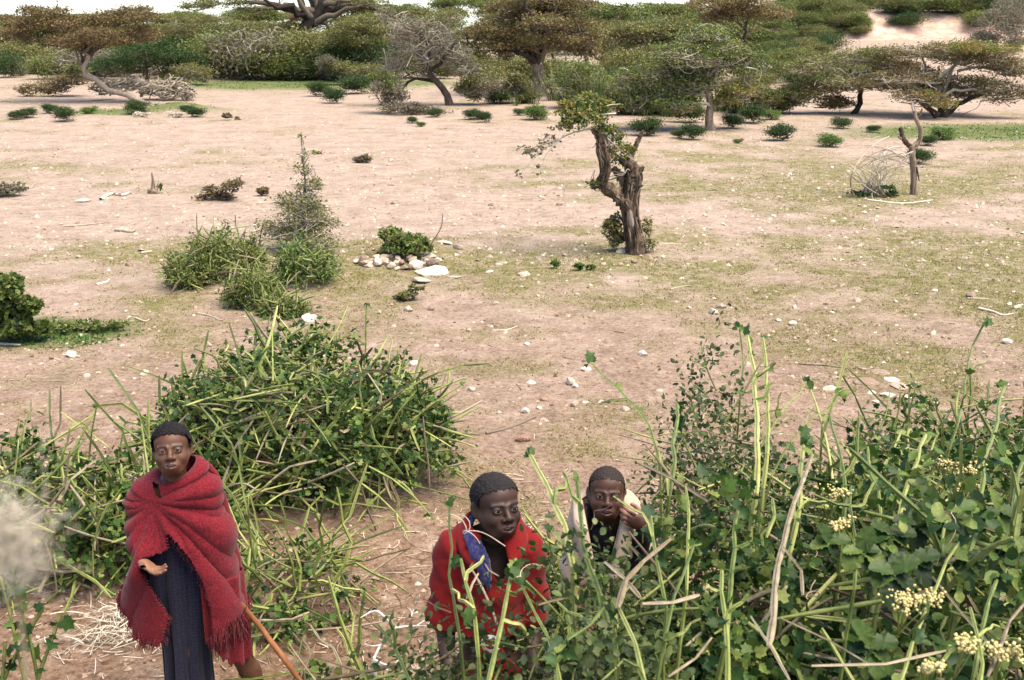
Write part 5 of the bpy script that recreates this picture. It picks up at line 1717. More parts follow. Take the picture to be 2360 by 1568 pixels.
def hand_geo(pos, fdir, palm_n, right, scale, curls, thumb=(.5, .35), spread=.10, h=.0022):
    """hand whose fingers grow along fdir with the palm facing palm_n; curls: bend per finger"""
    Fd = Field((-.075, -.05, -.05), (.075, .16, .10), h)
    Fd.ell((0, .030, 0), (.033, .042, .0125), .006)
    Fd.ell((.014, .018, .004), (.018, .026, .012), .012)
    Fd.cap((0, -.028, 0), (0, .005, 0), .0195, .021, .015, sq=(.9, 1, 1.15))
    bx = (.0255, .0085, -.0085, -.0245)
    ln = (.058, .066, .060, .047)
    for i in range(4):
        p = np.array([bx[i], .062 - .004 * abs(i - 1.2), 0.0])
        a = 0.12
        side = (1.2 - i) * spread
        segs = (.46, .30, .24)
        r = .0082 if i < 3 else .0072
        for j, sg in enumerate(segs):
            a += curls[i] * (.55, .9, .6)[j]
            L = ln[i] * sg
            q = p + L * np.array([math.sin(side) * math.cos(a), math.cos(side) * math.cos(a), math.sin(a)])
            Fd.cap(p, q, r * (1 - .08 * j), r * (.95 - .10 * j), .0025)
            p = q
    p = np.array([.026, .012, .004])
    th = thumb[0]
    for j, L in enumerate((.030, .026, .020)):
        d = np.array([math.cos(th), math.sin(th) * .85, thumb[1]])
        d = d / np.linalg.norm(d)
        q = p + L * d
        Fd.cap(p, q, .0110 - .0012 * j, .0100 - .0013 * j, .006 if j == 0 else .0025)
        p = q
        th += .38
    V, Q = Fd.mesh()
    V = relax(V, Q, 1, .3)
    palm = ss(-.002, .006, V[:, 2]) * (V[:, 1] > -.02)
    y = norm(np.array(fdir, float))
    z = np.array(palm_n, float)
    z = norm(z - (z @ y) * y)
    x = np.cross(y, z)
    if not right:
        V = V * np.array([-1, 1, 1])
        Q = Q[:, ::-1]
    V = (V * scale) @ np.stack([x, y, z]) + np.array(pos)
    return V, Q, palm

def skin_body(root, skin, pieces):
    """join skin pieces (V, Q, lip, palm) to the one body mesh"""
    n, VV, QQ, L, Pm = 0, [], [], [], []
    for V, Q, lip, palm in pieces:
        VV.append(V); QQ.append(Q + n); n += len(V)
        L.append(np.zeros(len(V)) if lip is None else lip)
        Pm.append(np.zeros(len(V)) if palm is None else palm)
    me = make_mesh('body', np.concatenate(VV), np.concatenate(QQ), attrs={'lip': np.concatenate(L), 'palm': np.concatenate(Pm), 'brow': np.concatenate([HEAD_BROW[-1] * .8, np.zeros(n - len(HEAD_BROW[-1]))])})
    return link('body', me, M[skin], root)

def body_geo(H, arms, legs, lean=(0, 0), h=.008, head=None, shz=.80, shw=.115):
    """trunk with limbs; arms: two lists shoulder-elbow-wrist, legs: two lists hip-knee-ankle-toe"""
    Fd = Field((-.45, -.40, -.02), (.45, .40, H * .92), h)
    lx, ly = lean
    Fd.ell((lx, ly, .715 * H), (.098, .070, .150), .03)
    Fd.ell((lx * .5, ly * .5 + .01, .60 * H), (.088, .064, .12), .05)
    Fd.ell((0, .01, .515 * H), (.100, .078, .085), .04)
    Fd.cap((lx - shw, ly + .005, shz * H), (lx + shw, ly + .005, shz * H), .040, .040, .04)
    if head is not None:
        Fd.cap((lx, ly + .01, .79 * H), head, .050, .042, .03)
    for a in arms:
        Fd.cap(a[0], a[1], .038, .030, .02)
        Fd.cap(a[1], a[2], .030, .0205, .012)
    for l in legs:
        Fd.cap(l[0], l[1], .066, .043, .03)
        Fd.cap(l[1], np.array(l[1]) * .55 + np.array(l[2]) * .45 + np.array([0, .012, 0]), .042, .040, .02)
        Fd.cap(np.array(l[1]) * .55 + np.array(l[2]) * .45 + np.array([0, .012, 0]), l[2], .039, .027, .02)
        Fd.cap(np.array(l[2]) + np.array([0, .03, -.03]), l[3], .028, .020, .02, sq=(1, 1, 1.1))
    V, Q = Fd.mesh()
    return relax(V, Q, 1, .4), Q

def shell(V, Q, keep):
    fk = keep[Q].all(1)
    Q = Q[fk]
    used = np.unique(Q)
    mp = np.full(len(V), -1)
    mp[used] = np.arange(len(used))
    return V[used], mp[Q]

def smooth_rim(V, Q, it=8):
    """even out the cut edges of a shell"""
    e = np.concatenate([Q[:, [0, 1]], Q[:, [1, 2]], Q[:, [2, 3]], Q[:, [3, 0]]])
    k = np.sort(e, 1)
    u, inv, c = np.unique(k, axis=0, return_inverse=True, return_counts=True)
    r = u[c == 1]
    r = np.concatenate([r, r[:, ::-1]])
    n = np.bincount(r[:, 0], minlength=len(V))
    m = n > 0
    for i in range(it):
        a = np.stack([np.bincount(r[:, 0], V[r[:, 1], j], len(V)) for j in range(3)], -1)
        V = np.where(m[:, None], V * .5 + .5 * a / np.maximum(n, 1)[:, None], V)
    return V

def solid(o, t=.004):
    m = o.modifiers.new('thick', 'SOLIDIFY')
    m.thickness = t
    m.offset = 1
    return o

def inside(poly, x, y):
    """even-odd test of points in a polygon"""
    poly = np.asarray(poly, float)
    c = np.zeros(len(x), bool)
    j = len(poly) - 1
    for i in range(len(poly)):
        a, b = poly[i], poly[j]
        hit = ((a[1] > y) != (b[1] > y)) & (x < (b[0] - a[0]) * (y - a[1]) / (b[1] - a[1] + 1e-12) + a[0])
        c ^= hit
        j = i
    return c

# ------------------------------------------------------------------ the boy wrapped in the red cloth
def boy_in_cloth():
    Y0 = 4.02
    x0 = float(at_y(430, 1300, Y0)[0])
    b = G3(x0, Y0)
    b[2] -= .01
    root = empty('person', b, 'boy wrapped in a frayed red cloth over a dark checked skirt, holding out a hand', 'person')
    rng = np.random.default_rng(900)
    def W(px, py, y=Y0):
        return at_y(px, py, y) - b
    H = 1.30
    hc = W(396, 1036, Y0 - .03)                                  # middle of the head
    hv, hq, lip = add_head(root, 'skin_a', hc, .20, .30, -.04, .88, .5, .28, .0085, .064, 3, 'hair', gaze=.05, neck=.045)
    wrist = W(328, 1294, Y0 - .165)
    elbow = W(322, 1215, Y0 + .03)
    sh_r = np.array([-.130, .01, .985])
    arms = [[sh_r, elbow, wrist], [np.array([.105, .0, 1.01]), np.array([.125, .03, .80]), np.array([.150, -.03, .60])]]
    foot = W(640, 1700, Y0 + .10)
    knee2 = W(545, 1492, Y0 + .03)
    ank2 = W(612, 1640, Y0 + .05)
    ank2[2] = .07
    legs = [[np.array([-.045, 0, .66]), np.array([-.02, -.03, .36]), np.array([-.02, .01, .07]), np.array([-.03, -.11, .025])],
            [np.array([.05, .03, .64]), knee2, ank2, ank2 + np.array([.03, -.12, -.045])]]
    bv, bq = body_geo(H, arms, legs, lean=(-.02, 0), head=hc + np.array([0.0, .012, -.085]), shz=.765, shw=.10)
    pv, pq, palm = hand_geo(wrist + np.array([.004, -.004, -.002]), (.80, -.30, -.42), (.16, .05, .96), True, .86, (.35, .45, .55, .6), thumb=(.35, .55))
    lv, lq, lpalm = hand_geo(arms[1][2], (.3, -.5, -.6), (-.9, -.2, 0), False, .86, (1.2, 1.2, 1.2, 1.2), h=.003)
    skin_body(root, 'skin_a', [(hv, hq, lip, None), (bv, bq, None, None), (pv, pq, None, palm), (lv, lq, None, lpalm)])

    # the red cloth: rings round the body from the neck to the hem
    LE = np.array([W(*p) for p in ((338, 1098), (303, 1112), (289, 1150), (292, 1200), (300, 1255), (294, 1330), (289, 1372), (285, 1440), (282, 1520))])
    RE = np.array([W(*p) for p in ((484, 1076), (499, 1100), (512, 1130), (530, 1200), (555, 1290), (571, 1365), (577, 1420), (582, 1500))])
    def edge(E, z):
        o = np.argsort(E[:, 2])
        return np.interp(z, E[o, 2], E[o, 0])
    nphi, nt = 300, 190
    phi = np.linspace(-math.pi, math.pi, nphi)                   # 0 = front, + = picture right
    S_, C_ = np.sin(phi), np.cos(phi)
    t = np.linspace(0, 1, nt)
    neck_c = np.array([hc[0] + .012, .012])
    shz = 1.058 + .045 * np.maximum(S_, 0) - .045 * (C_ > 0) * C_ ** 2 - .012 * np.maximum(-S_, 0)    # shoulder ring height
    nkz = 1.092 + .026 * S_ - .020 * np.maximum(C_, 0) + .02 * np.maximum(-C_, 0)
    hem = np.interp(phi, [-math.pi, -2.2, -1.57, -1.2, -.9, -.5, 0, .5, .9, 1.57, 2.2, math.pi], [.60, .60, .595, .58, .535, .450, .44, .47, .51, .50, .52, .60])
    hem = hem + .012 * np.sin(phi * 31) + .008 * np.sin(phi * 57 + 1)
    V = np.zeros((nt, nphi, 3))
    def ring(z, dep_f, dep_b):
        xl, xr = edge(LE, z), edge(RE, z)
        xc, hw = (xl + xr) / 2, (xr - xl) / 2 * .94
        sx = np.sign(S_) * np.abs(S_) ** .82
        cy = np.sign(C_) * np.abs(C_) ** .9
        return xc + hw * sx, np.where(C_ > 0, -dep_f * cy, -dep_b * cy)
    for i, tt in enumerate(t):
        if tt < .16:
            u = tt / .16
            nx, ny = neck_c[0] + .060 * S_, neck_c[1] - .068 * C_
            sx, sy = ring(shz, .088, .085)
            uu = u ** .8
            V[i] = np.stack([nx + (sx * .93 - nx) * uu, ny + (sy - ny) * uu, nkz + (shz - nkz) * u ** 1.6 + .006 * np.sin(u * 3.14)], -1)
        else:
            u = (tt - .16) / .84
            z = shz + (hem - shz) * u
            d = .092 + .055 * ss(0, .6, u)
            x, y = ring(z, d + .085 * np.exp(-((phi + .78) / .5) ** 2) * np.exp(-((z - .79) / .11) ** 2), .095 + .03 * u)
            x = x * 1.0 if u > .06 else x * (.93 + .07 * u / .06)
            V[i] = np.stack([x, y, z], -1)
    # folds fan out from where the cloth is gathered at the throat
    P = V.reshape(-1, 3)
    g = W(366, 1138)
    dx, dz = P[:, 0] - g[0], P[:, 2] - g[2]
    r = np.hypot(dx, dz)
    th = np.arctan2(dz, dx)
    curl = th + .5 * r
    f1 = np.abs(np.sin(curl * 5.2 + .4)) ** .7
    f2 = np.abs(np.sin(curl * 9.7 + 1.1 + 3 * r)) ** .8
    fr = (P[:, 1] < .02)
    A = (.020 + .026 * ss(.1, .35, r)) * ss(.02, .12, r) * (1 - .45 * ss(.38, .6, r))
    dd = A * ((f1 - .6) * .9 + (f2 - .6) * .45)
    pb = np.tile(phi, nt)
    dd = np.where(fr, dd, .012 * np.sin(pb * 11 + P[:, 2] * 6))
    dd = dd + .004 * (fbm(P[:, 0] * 24 + 7, P[:, 2] * 24, 3, 91) - .5) * 2 + .006 * (fbm(P[:, 0] * 9, P[:, 2] * 9 + 3, 2, 92) - .5) * 2
    tc = np.repeat(t, nphi)
    dd = dd * ss(.02, .2, tc)
    rad = np.stack([P[:, 0] - .0, P[:, 1] * 1.6, 0 * dd], -1)
    P = P + norm(rad) * dd[:, None]
    i = np.arange(nt - 1)[:, None] * nphi + np.arange(nphi - 1)[None]
    Q = np.stack([i, i + 1, i + nphi + 1, i + nphi], -1).reshape(-1, 4)[:, ::-1]
    # the cloth parts in front below the chest
    Wd = P + b
    rel = Wd - np.array([0, 0, CAM_H])
    dep = rel[:, 1] * CP - rel[:, 2] * SP
    px, py = 1180 + F * rel[:, 0] / dep, 784 - F * (rel[:, 1] * SP + rel[:, 2] * CP) / dep
    cut = [(386, 1234), (412, 1262), (440, 1296), (468, 1350), (484, 1408), (489, 1480), (478, 1640), (340, 1640), (366, 1490), (374, 1478), (394, 1424), (372, 1392), (348, 1352), (326, 1318), (324, 1288), (348, 1284), (392, 1268)]
    gap = [(352, 1112), (366, 1118), (372, 1150), (360, 1142)]
    front = (P[:, 1] < .0)
    keep = ~(inside(cut, px + 3 * np.sin(py * .9), py) & front) & ~(inside(gap, px, py) & front)
    v2, q2 = shell(P, Q, keep)
    shuka = solid(link('red_wrap', make_mesh('red_wrap', v2, q2), M['red_cloth'], root), .005)
    # fraying threads along hem and torn edge
    hemi = P.reshape(nt, nphi, 3)[-1]
    kk = keep.reshape(nt, nphi)
    starts = [hemi[j] for j in range(nphi) if kk[-1, j]]
    paths, rr = [], []
    for s in starts:
        for q in range(6):
            right = s[0] > .1
            L = (.012 + .022 * rng.random()) if not right else (.03 + .09 * rng.random() ** 2)
            p0 = s + rng.normal(size=3) * .006 + np.array([0, 0, .012])
            p2 = p0 + np.array([rng.normal() * .012, rng.normal() * .01, -L])
            paths.append(bezier(p0, (p0 + p2) / 2 + rng.normal(size=3) * .008, p2, 5))
            rr.append(np.array([1, 1, .9, .7, .4]) * (.0009 + .0013 * rng.random()))
    for q in range(160):                                            # shorter threads all over the torn front edges
        j = [0, 1, 2, 3, 9, 10, 11, 12][rng.integers(0, 8)]
        a, c = np.array(cut[j]), np.array(cut[j + 1])
        m = a + (c - a) * rng.random()
        p0 = W(m[0], m[1], Y0 - .12)
        p2 = p0 + np.array([rng.normal() * .008, rng.normal() * .005, -.008 - .014 * rng.random()])
        paths.append(bezier(p0, (p0 + p2) / 2, p2, 5)); rr.append(np.full(5, .0010))
    v, tt_, a = tubes(np.array(paths), np.array(rr), 4, rng=rng)
    Geo().add(v, tt_, a).build('fringe', M['red_cloth'], shuka, kind='stuff')
    # tassels hanging at the right hem
    for q in range(9):
        p0 = W(492 + q * 9.5 + rng.normal() * 2, 1392 + rng.normal() * 8, Y0 - .10 + .008 * q)
        L = .07 + .06 * rng.random()
        pts = [p0, p0 + np.array([rng.normal() * .012, -.006, -L * .5]), p0 + np.array([rng.normal() * .02, 0, -L])]
        tube_part('tassel', pts, (.003, .0055, .004, .0015), 'red_cloth', shuka, 6, 9, rng=rng, rough=.25)
    # torn under layer of the same cloth on the right
    ph = np.linspace(.1, 2.6, 110)
    zz = np.linspace(0, 1, 40)
    U = []
    lowz = np.interp(ph, [.1, .2, .3, .6, .85, 1.1, 1.4, 1.8, 2.6], [.42, .42, .40, .345, .31, .325, .30, .34, .40]) + .012 * np.sin(ph * 23) + .006 * np.sin(ph * 61)
    for k in zz:
        z = .68 + (lowz - .68) * k
        cx = W(482, 1460)[0]
        rx = (W(566, 1460)[0] - cx) * (1 + .05 * k)
        fold = 1 + .07 * np.sin(ph * 12 + 2 * k) * (0.4 + k)
        U.append(np.stack([cx + rx * np.sin(ph) * fold, -.11 * np.cos(ph) * fold + .0, z], -1))
    U = np.array(U)
    i = np.arange(39)[:, None] * 110 + np.arange(109)[None]
    Q = np.stack([i, i + 1, i + 111, i + 110], -1).reshape(-1, 4)[:, ::-1]
    solid(link('under_layer', make_mesh('under_layer', U.reshape(-1, 3), Q), M['red_cloth'], root), .004)
    # dark checked skirt
    ph = np.linspace(-math.pi, math.pi, 161)
    zz = np.linspace(.93, .10, 70)
    lx = np.interp(zz, sorted([W(383, 1568)[2], W(376, 1480)[2], W(340, 1330)[2], W(330, 1230)[2]]), [W(383, 1568)[0], W(376, 1480)[0], W(336, 1330)[0], W(340, 1230)[0]])
    rx = np.interp(zz, sorted([W(492, 1568)[2], W(480, 1480)[2], W(478, 1330)[2], W(470, 1230)[2]]), [W(492, 1568)[0], W(482, 1480)[0], W(490, 1330)[0], W(470, 1230)[0]])
    U = []
    for z, l, rg in zip(zz, lx, rx):
        k = (.93 - z) / .83
        fo = .26 * k ** .6 * np.abs(np.sin(ph * 4.5 + 1.6 * k + .6)) ** .7 + .05 * np.sin(ph * 13 + k * 5) * k - .12 * k
        U.append(np.stack([(l + rg) / 2 + (rg - l) / 2 * np.sin(ph) * (1 + fo * .3), -.085 * np.cos(ph) * (.9 + fo * 2.2), np.full(161, z)], -1))
    U = np.array(U)
    i = np.arange(69)[:, None] * 161 + np.arange(160)[None]
    Q = np.stack([i, i + 1, i + 162, i + 161], -1).reshape(-1, 4)[:, ::-1]
    link('skirt', make_mesh('skirt', U.reshape(-1, 3), Q), M['navy'], root)
    # the walking stick in his left hand
    top = b + arms[1][2] + np.array([-.02, -.05, .10])
    lo = ground(762, 1664)
    mid = at_y(640, 1500, (top[1] + lo[1]) / 2 + .02)
    st = tube_part('walking_stick', [np.zeros(3), at_y(592, 1436, Y0 - .01) - top, mid - top, lo - top], (.011, .0115, .012, .010), 'stick_wood', None, 8, 20, rng=rng, rough=.05)
    st.location = top
    tag(st, 'reddish brown walking stick slanting to the ground beside the red cloth', 'stick')
boy_in_cloth()

def shirt_geo(H, arms, grow, lean, sleeve, h=.006, wrinkle=.006, seed=0, low=.48, ws=1.0):
    Fd = Field((-.40, -.34, low * H - .05), (.40, .34, H * .90), h)
    lx, ly = lean
    Fd.ell((lx, ly, .715 * H), (.100 * ws + grow, .076 + grow, .155), .03)
    Fd.cap((lx * .5, ly * .5 + .01, .64 * H), (lx * .3, .01, low * H), .092 * ws + grow, .104 * ws + grow, .05, sq=(1, 1.2, 1))
    Fd.cap((lx - .085 * ws, ly + .005, .795 * H), (lx + .085 * ws, ly + .005, .795 * H), .044 + grow * .5, .044 + grow * .5, .05)
    for a, s in zip(arms, sleeve):
        if s <= 0:
            continue
        e = np.array(a[0]) + (np.array(a[1]) - np.array(a[0])) * min(s, 1.0)
        Fd.cap(a[0], e, .044 + grow * .5, .042 + grow, .018)
        if s > 1:
            e2 = np.array(a[1]) + (np.array(a[2]) - np.array(a[1])) * (s - 1)
            Fd.cap(a[1], e2, .036 + grow * .5, .027 + grow * .5, .015)
    V, Q = Fd.mesh()
    V = relax(V, Q, 2, .5)
    n = norm(V - np.array([lx, ly, .68 * H]) * 1.0)
    w = wrinkle * (np.sin(V[:, 2] * 60 + V[:, 0] * 45 + 3 * np.sin(V[:, 0] * 17 + seed)) * .5 + (fbm(V[:, 0] * 16 + seed, V[:, 2] * 16, 3, 70 + seed) - .5) * 2.2)
    return V + n * w[:, None], Q

def collar(root, c, rx, ry, z, mat, tip=.07, back=.03, gape=.5, drop=.045, name='collar'):
    """turned down collar: two leaves that open at the front"""
    for s in (-1, 1):
        a = np.linspace(0, math.pi - gape, 26)                  # 0 = nape
        out = []
        for w in np.linspace(0, 1, 7):
            wid = back + (tip - back) * ss(.5, 1, a / (math.pi - gape))
            rr = 1 + w * wid / rx * .75
            zz = z - .012 * (a / math.pi) ** 2 - .030 * ss(.55, 1, a / math.pi) + .014 * (1 - abs(w - .25) * 2) - w * wid * (.55 + .3 * ss(.4, 1, a / math.pi))
            out.append(np.stack([c[0] + s * rx * rr * np.sin(a), c[1] + ry * rr * np.cos(a), zz], -1))
        U = np.array(out)
        i = np.arange(6)[:, None] * 26 + np.arange(25)[None]
        Q = np.stack([i, i + 1, i + 27, i + 26], -1).reshape(-1, 4)
        solid(link(name, make_mesh(name, U.reshape(-1, 3), Q if s > 0 else Q[:, ::-1]), M[mat], root), .004)

# ------------------------------------------------------------------ the boy in the red shirt
def boy_in_shirt():
    Y0 = 3.20
    x0 = float(at_y(1128, 1300, Y0)[0])
    b = G3(x0, Y0)
    root = empty('person', b, 'boy in an open red shirt with a blue scarf behind the thorn shrub', 'person')
    rng = np.random.default_rng(910)
    H = 1.47
    hc = at_y(1143, 1166, Y0 - .02) - b
    lean = (float(hc[0]) - .02, .01)
    hv, hq, lip = add_head(root, 'skin_b', hc, .46, .22, .03, .88, .75, .12, .0045, .064, 5, 'hair', gaze=.0, neck=.045, jaw=1.1)
    arms = [[np.array([lean[0] - .112, .0, 1.155]), np.array([lean[0] - .140, .01, .88]), np.array([lean[0] - .12, -.13, .72])],
            [np.array([lean[0] + .112, .01, 1.155]), np.array([lean[0] + .130, .03, .89]), np.array([lean[0] + .14, -.11, .74])]]
    legs = [[np.array([-.06, 0, .72]), np.array([-.075, -.02, .40]), np.array([-.08, .01, .07]), np.array([-.09, -.11, .025])],
            [np.array([.06, 0, .72]), np.array([.075, -.02, .40]), np.array([.08, .01, .07]), np.array([.10, -.10, .025])]]
    bv, bq = body_geo(H, arms, legs, lean, head=hc + np.array([-.005, .012, -.08]), h=.007, shw=.09)
    hands = []
    for a, rt in ((arms[0], True), (arms[1], False)):
        v, q, pm = hand_geo(a[2], (.5 if rt else -.5, -.7, -.2), (0, .3, -1), rt, .9, (.4, .5, .5, .6), h=.003)
        hands.append((v, q, None, pm))
    skin_body(root, 'skin_b', [(hv, hq, lip, None), (bv, bq, None, None)] + hands)
    V, Q = shirt_geo(H, arms, .014, lean, (.88, .88), seed=2, h=.0048, wrinkle=.009)
    cx = lean[0] + .035
    zt = .87 * H
    neck = (np.hypot((V[:, 0] - lean[0]) / .066, (V[:, 1] - .012) / .062) < 1.0) & (V[:, 2] > .78 * H)
    zv = .725 * H
    vee = (V[:, 1] < -.01) & (V[:, 2] > zv) & (np.abs(V[:, 0] - cx + .02 * (zt - V[:, 2])) < (V[:, 2] - zv) * .42)
    keep = ~neck & ~vee & (V[:, 2] > .495 * H)
    for a in arms:
        d = norm(np.array(a[1]) - np.array(a[0]))
        L = np.linalg.norm(np.array(a[1]) - np.array(a[0]))
        far = ((V - a[0]) @ d > L * .88 + .02) & (np.linalg.norm(V - (np.array(a[0]) + d * L), axis=1) < .14)
        keep &= ~far
    v2, q2 = shell(V, Q, keep)
    v2 = smooth_rim(v2, q2)
    shirt = solid(link('shirt', make_mesh('shirt', v2, q2), M['red_shirt'], root), .004)
    collar(shirt, (lean[0] + .008, .012), .074, .070, .845 * H, 'red_shirt', .080, .034, .42)
    # round white print on the shirt front
    a = np.linspace(0, 2 * math.pi, 25)[:-1]
    yf = -.132
    for nm, r0, r1, mt in (('print', .030, .018, 'white_print'),):
        o_ = np.stack([cx - .03 + r0 * np.cos(a), np.full(24, yf) - .004 * np.cos(a), .615 * H + r0 * np.sin(a)], -1)
        i_ = np.stack([cx - .03 + r1 * np.cos(a), np.full(24, yf - .002), .615 * H + r1 * np.sin(a)], -1)
        k = np.arange(24)
        Q = np.stack([k, (k + 1) % 24, 24 + (k + 1) % 24, 24 + k], -1)
        link(nm, make_mesh(nm, np.concatenate([o_, i_]), Q), M[mt], shirt)
    # blue scarf hanging from the neck inside the collar
    pts = [np.array([lean[0] - .05, .05, .845 * H]), np.array([lean[0] - .062, -.02, .835 * H]), np.array([lean[0] - .046, -.072, .805 * H]), np.array([lean[0] - .024, -.088, .770 * H]), np.array([lean[0] - .012, -.092, .735 * H])]
    tube_part('scarf', pts, (.010, .014, .019, .015, .008), 'blue', root, 12, 26, rng=rng, rough=.14)
    pts = [np.array([lean[0] - .035, -.062, .822 * H]), np.array([lean[0] - .014, -.082, .79 * H]), np.array([lean[0] - .004, -.090, .76 * H]), np.array([lean[0] + .0, -.094, .725 * H])]
    tube_part('scarf', pts, (.009, .013, .012, .006), 'blue', root, 10, 20, rng=rng, rough=.14)
    a = np.linspace(-.3, 2 * math.pi - .3, 40)
    P = np.stack([lean[0] + .004 + .056 * np.sin(a), .012 - .060 * np.cos(a), .838 * H - .030 * np.maximum(np.cos(a), 0)], -1)
    v, t, c = tubes(P, np.full(40, .0022), 5, rng=rng)
    link('neck_cord', make_mesh('neck_cord', v, t, c), M['stem_dry'], root)
    Vs, Qs = shirt_geo(H, arms, .012, (0, 0), (0, 0), seed=4, low=.36)
    v2, q2 = shell(Vs, Qs, Vs[:, 2] < .52 * H)
    link('shorts', make_mesh('shorts', v2, q2), M['black_cloth'], root)
boy_in_shirt()

# ------------------------------------------------------------------ the boy in the pale jacket
def boy_in_jacket():
    Y0 = 3.85
    x0 = float(at_y(1398, 1250, Y0)[0])
    b = G3(x0, Y0)
    root = empty('person', b, 'boy in a pale open jacket raising one hand to his cheek behind the bush', 'person')
    rng = np.random.default_rng(920)
    H = 1.26
    hc = at_y(1398, 1137, Y0 - .02) - b
    lean = (float(hc[0]), .01)
    hv, hq, lip = add_head(root, 'skin_c', hc, -.04, .24, .04, .87, .85, .0, .0024, .066, 8, 'hair_thin', gaze=0, neck=.045, jaw=.85)
    hp = at_y(1462, 1196, Y0 - .13) - b
    up = lambda *p: np.array([p[0], p[1], p[2] * H / 1.33])
    arms = [[up(lean[0] - .078, .0, 1.03), up(lean[0] - .105, .0, .79), up(lean[0] - .10, -.12, .66)],
            [up(lean[0] + .078, .0, 1.03), up(lean[0] + .120, -.06, .86), hp + np.array([.036, .0, -.030])]]
    legs = [[np.array([-.055, 0, .66]), np.array([-.065, -.02, .36]), np.array([-.07, .01, .07]), np.array([-.08, -.10, .025])],
            [np.array([.055, 0, .66]), np.array([.065, -.02, .36]), np.array([.07, .01, .07]), np.array([.08, -.10, .025])]]
    bv, bq = body_geo(H, arms, legs, lean, head=hc + np.array([0, .012, -.08]), h=.007, shw=.062)
    v, q, pm = hand_geo(hp + np.array([.030, .0, -.022]), (-.80, -.10, .42), (-.10, .98, -.05), False, .84, (.55, .65, .72, .8), thumb=(.9, .5), spread=.04)
    v1, q1, pm1 = hand_geo(arms[0][2], (.6, -.6, -.3), (0, .2, -1), True, .84, (.4, .5, .5, .6), h=.003)
    skin_body(root, 'skin_c', [(hv, hq, lip, None), (bv, bq, None, None), (v, q, None, pm), (v1, q1, None, pm1)])
    # dark vest under the jacket, its sleeve shows on the raised arm
    V, Q = shirt_geo(H, arms, .006, lean, (0, 1.85), seed=6, ws=.75)
    neck = (np.hypot((V[:, 0] - lean[0]) / .062, (V[:, 1] - .005) / .075) < 1.0) & (V[:, 2] > .745 * H)
    v2, q2 = shell(V, Q, ~neck)
    link('vest', make_mesh('vest', v2, q2), M['black_cloth'], root)
    V, Q = shirt_geo(H, arms, .013, lean, (1.2, .7), seed=9, wrinkle=.007, h=.005, ws=.75)
    zv = .60 * H
    neck = (np.hypot((V[:, 0] - lean[0]) / .064, (V[:, 1] - .012) / .062) < 1.0) & (V[:, 2] > .78 * H)
    vee = (V[:, 1] < -.01) & (np.abs(V[:, 0] - lean[0] + .015) < .012 + np.maximum(V[:, 2] - zv, 0) * .21)
    v2, q2 = shell(V, Q, ~neck & ~vee & (V[:, 2] > .50 * H))
    v2 = smooth_rim(v2, q2)
    jacket = solid(link('jacket', make_mesh('jacket', v2, q2), M['beige'], root), .005)
    # lapels folded back along the opening
    for s in (-1, 1):
        zz = np.linspace(.835 * H, .61 * H, 22)
        inner = lean[0] - .015 + s * (.014 + np.maximum(zz - zv, 0) * .20)
        out = []
        for w in np.linspace(0, 1, 6):
            wid = (.018 + .038 * np.sin(np.linspace(.25, 1, 22) * 2.4)) * w
            fy = -.104 - .020 * np.sin(np.linspace(.1, 1, 22) * 1.9) - .014 * np.sin(w * 3.1) + .010 * w + .055 * ss(.77 * H, .84 * H, zz)
            out.append(np.stack([inner + s * wid, fy, zz + .006 * w], -1))
        U = np.array(out)
        i = np.arange(5)[:, None] * 22 + np.arange(21)[None]
        Qd = np.stack([i, i + 1, i + 23, i + 22], -1).reshape(-1, 4)
        solid(link('lapel', make_mesh('lapel', U.reshape(-1, 3), Qd if s < 0 else Qd[:, ::-1]), M['beige'], jacket), .004)
    Vs, Qs = shirt_geo(H, arms, .012, (0, 0), (0, 0), seed=4, low=.36)
    v2, q2 = shell(Vs, Qs, Vs[:, 2] < .52 * H)
    link('shorts', make_mesh('shorts', v2, q2), M['black_cloth'], root)
boy_in_jacket()

# ------------------------------------------------------------------ single stems, leaves and flowers of the thicket
def thicket_y(py):
    return float(np.interp(py, [800, 950, 1100, 1250, 1400, 1568], [4.35, 3.75, 3.2, 2.78, 2.45, 2.15]))

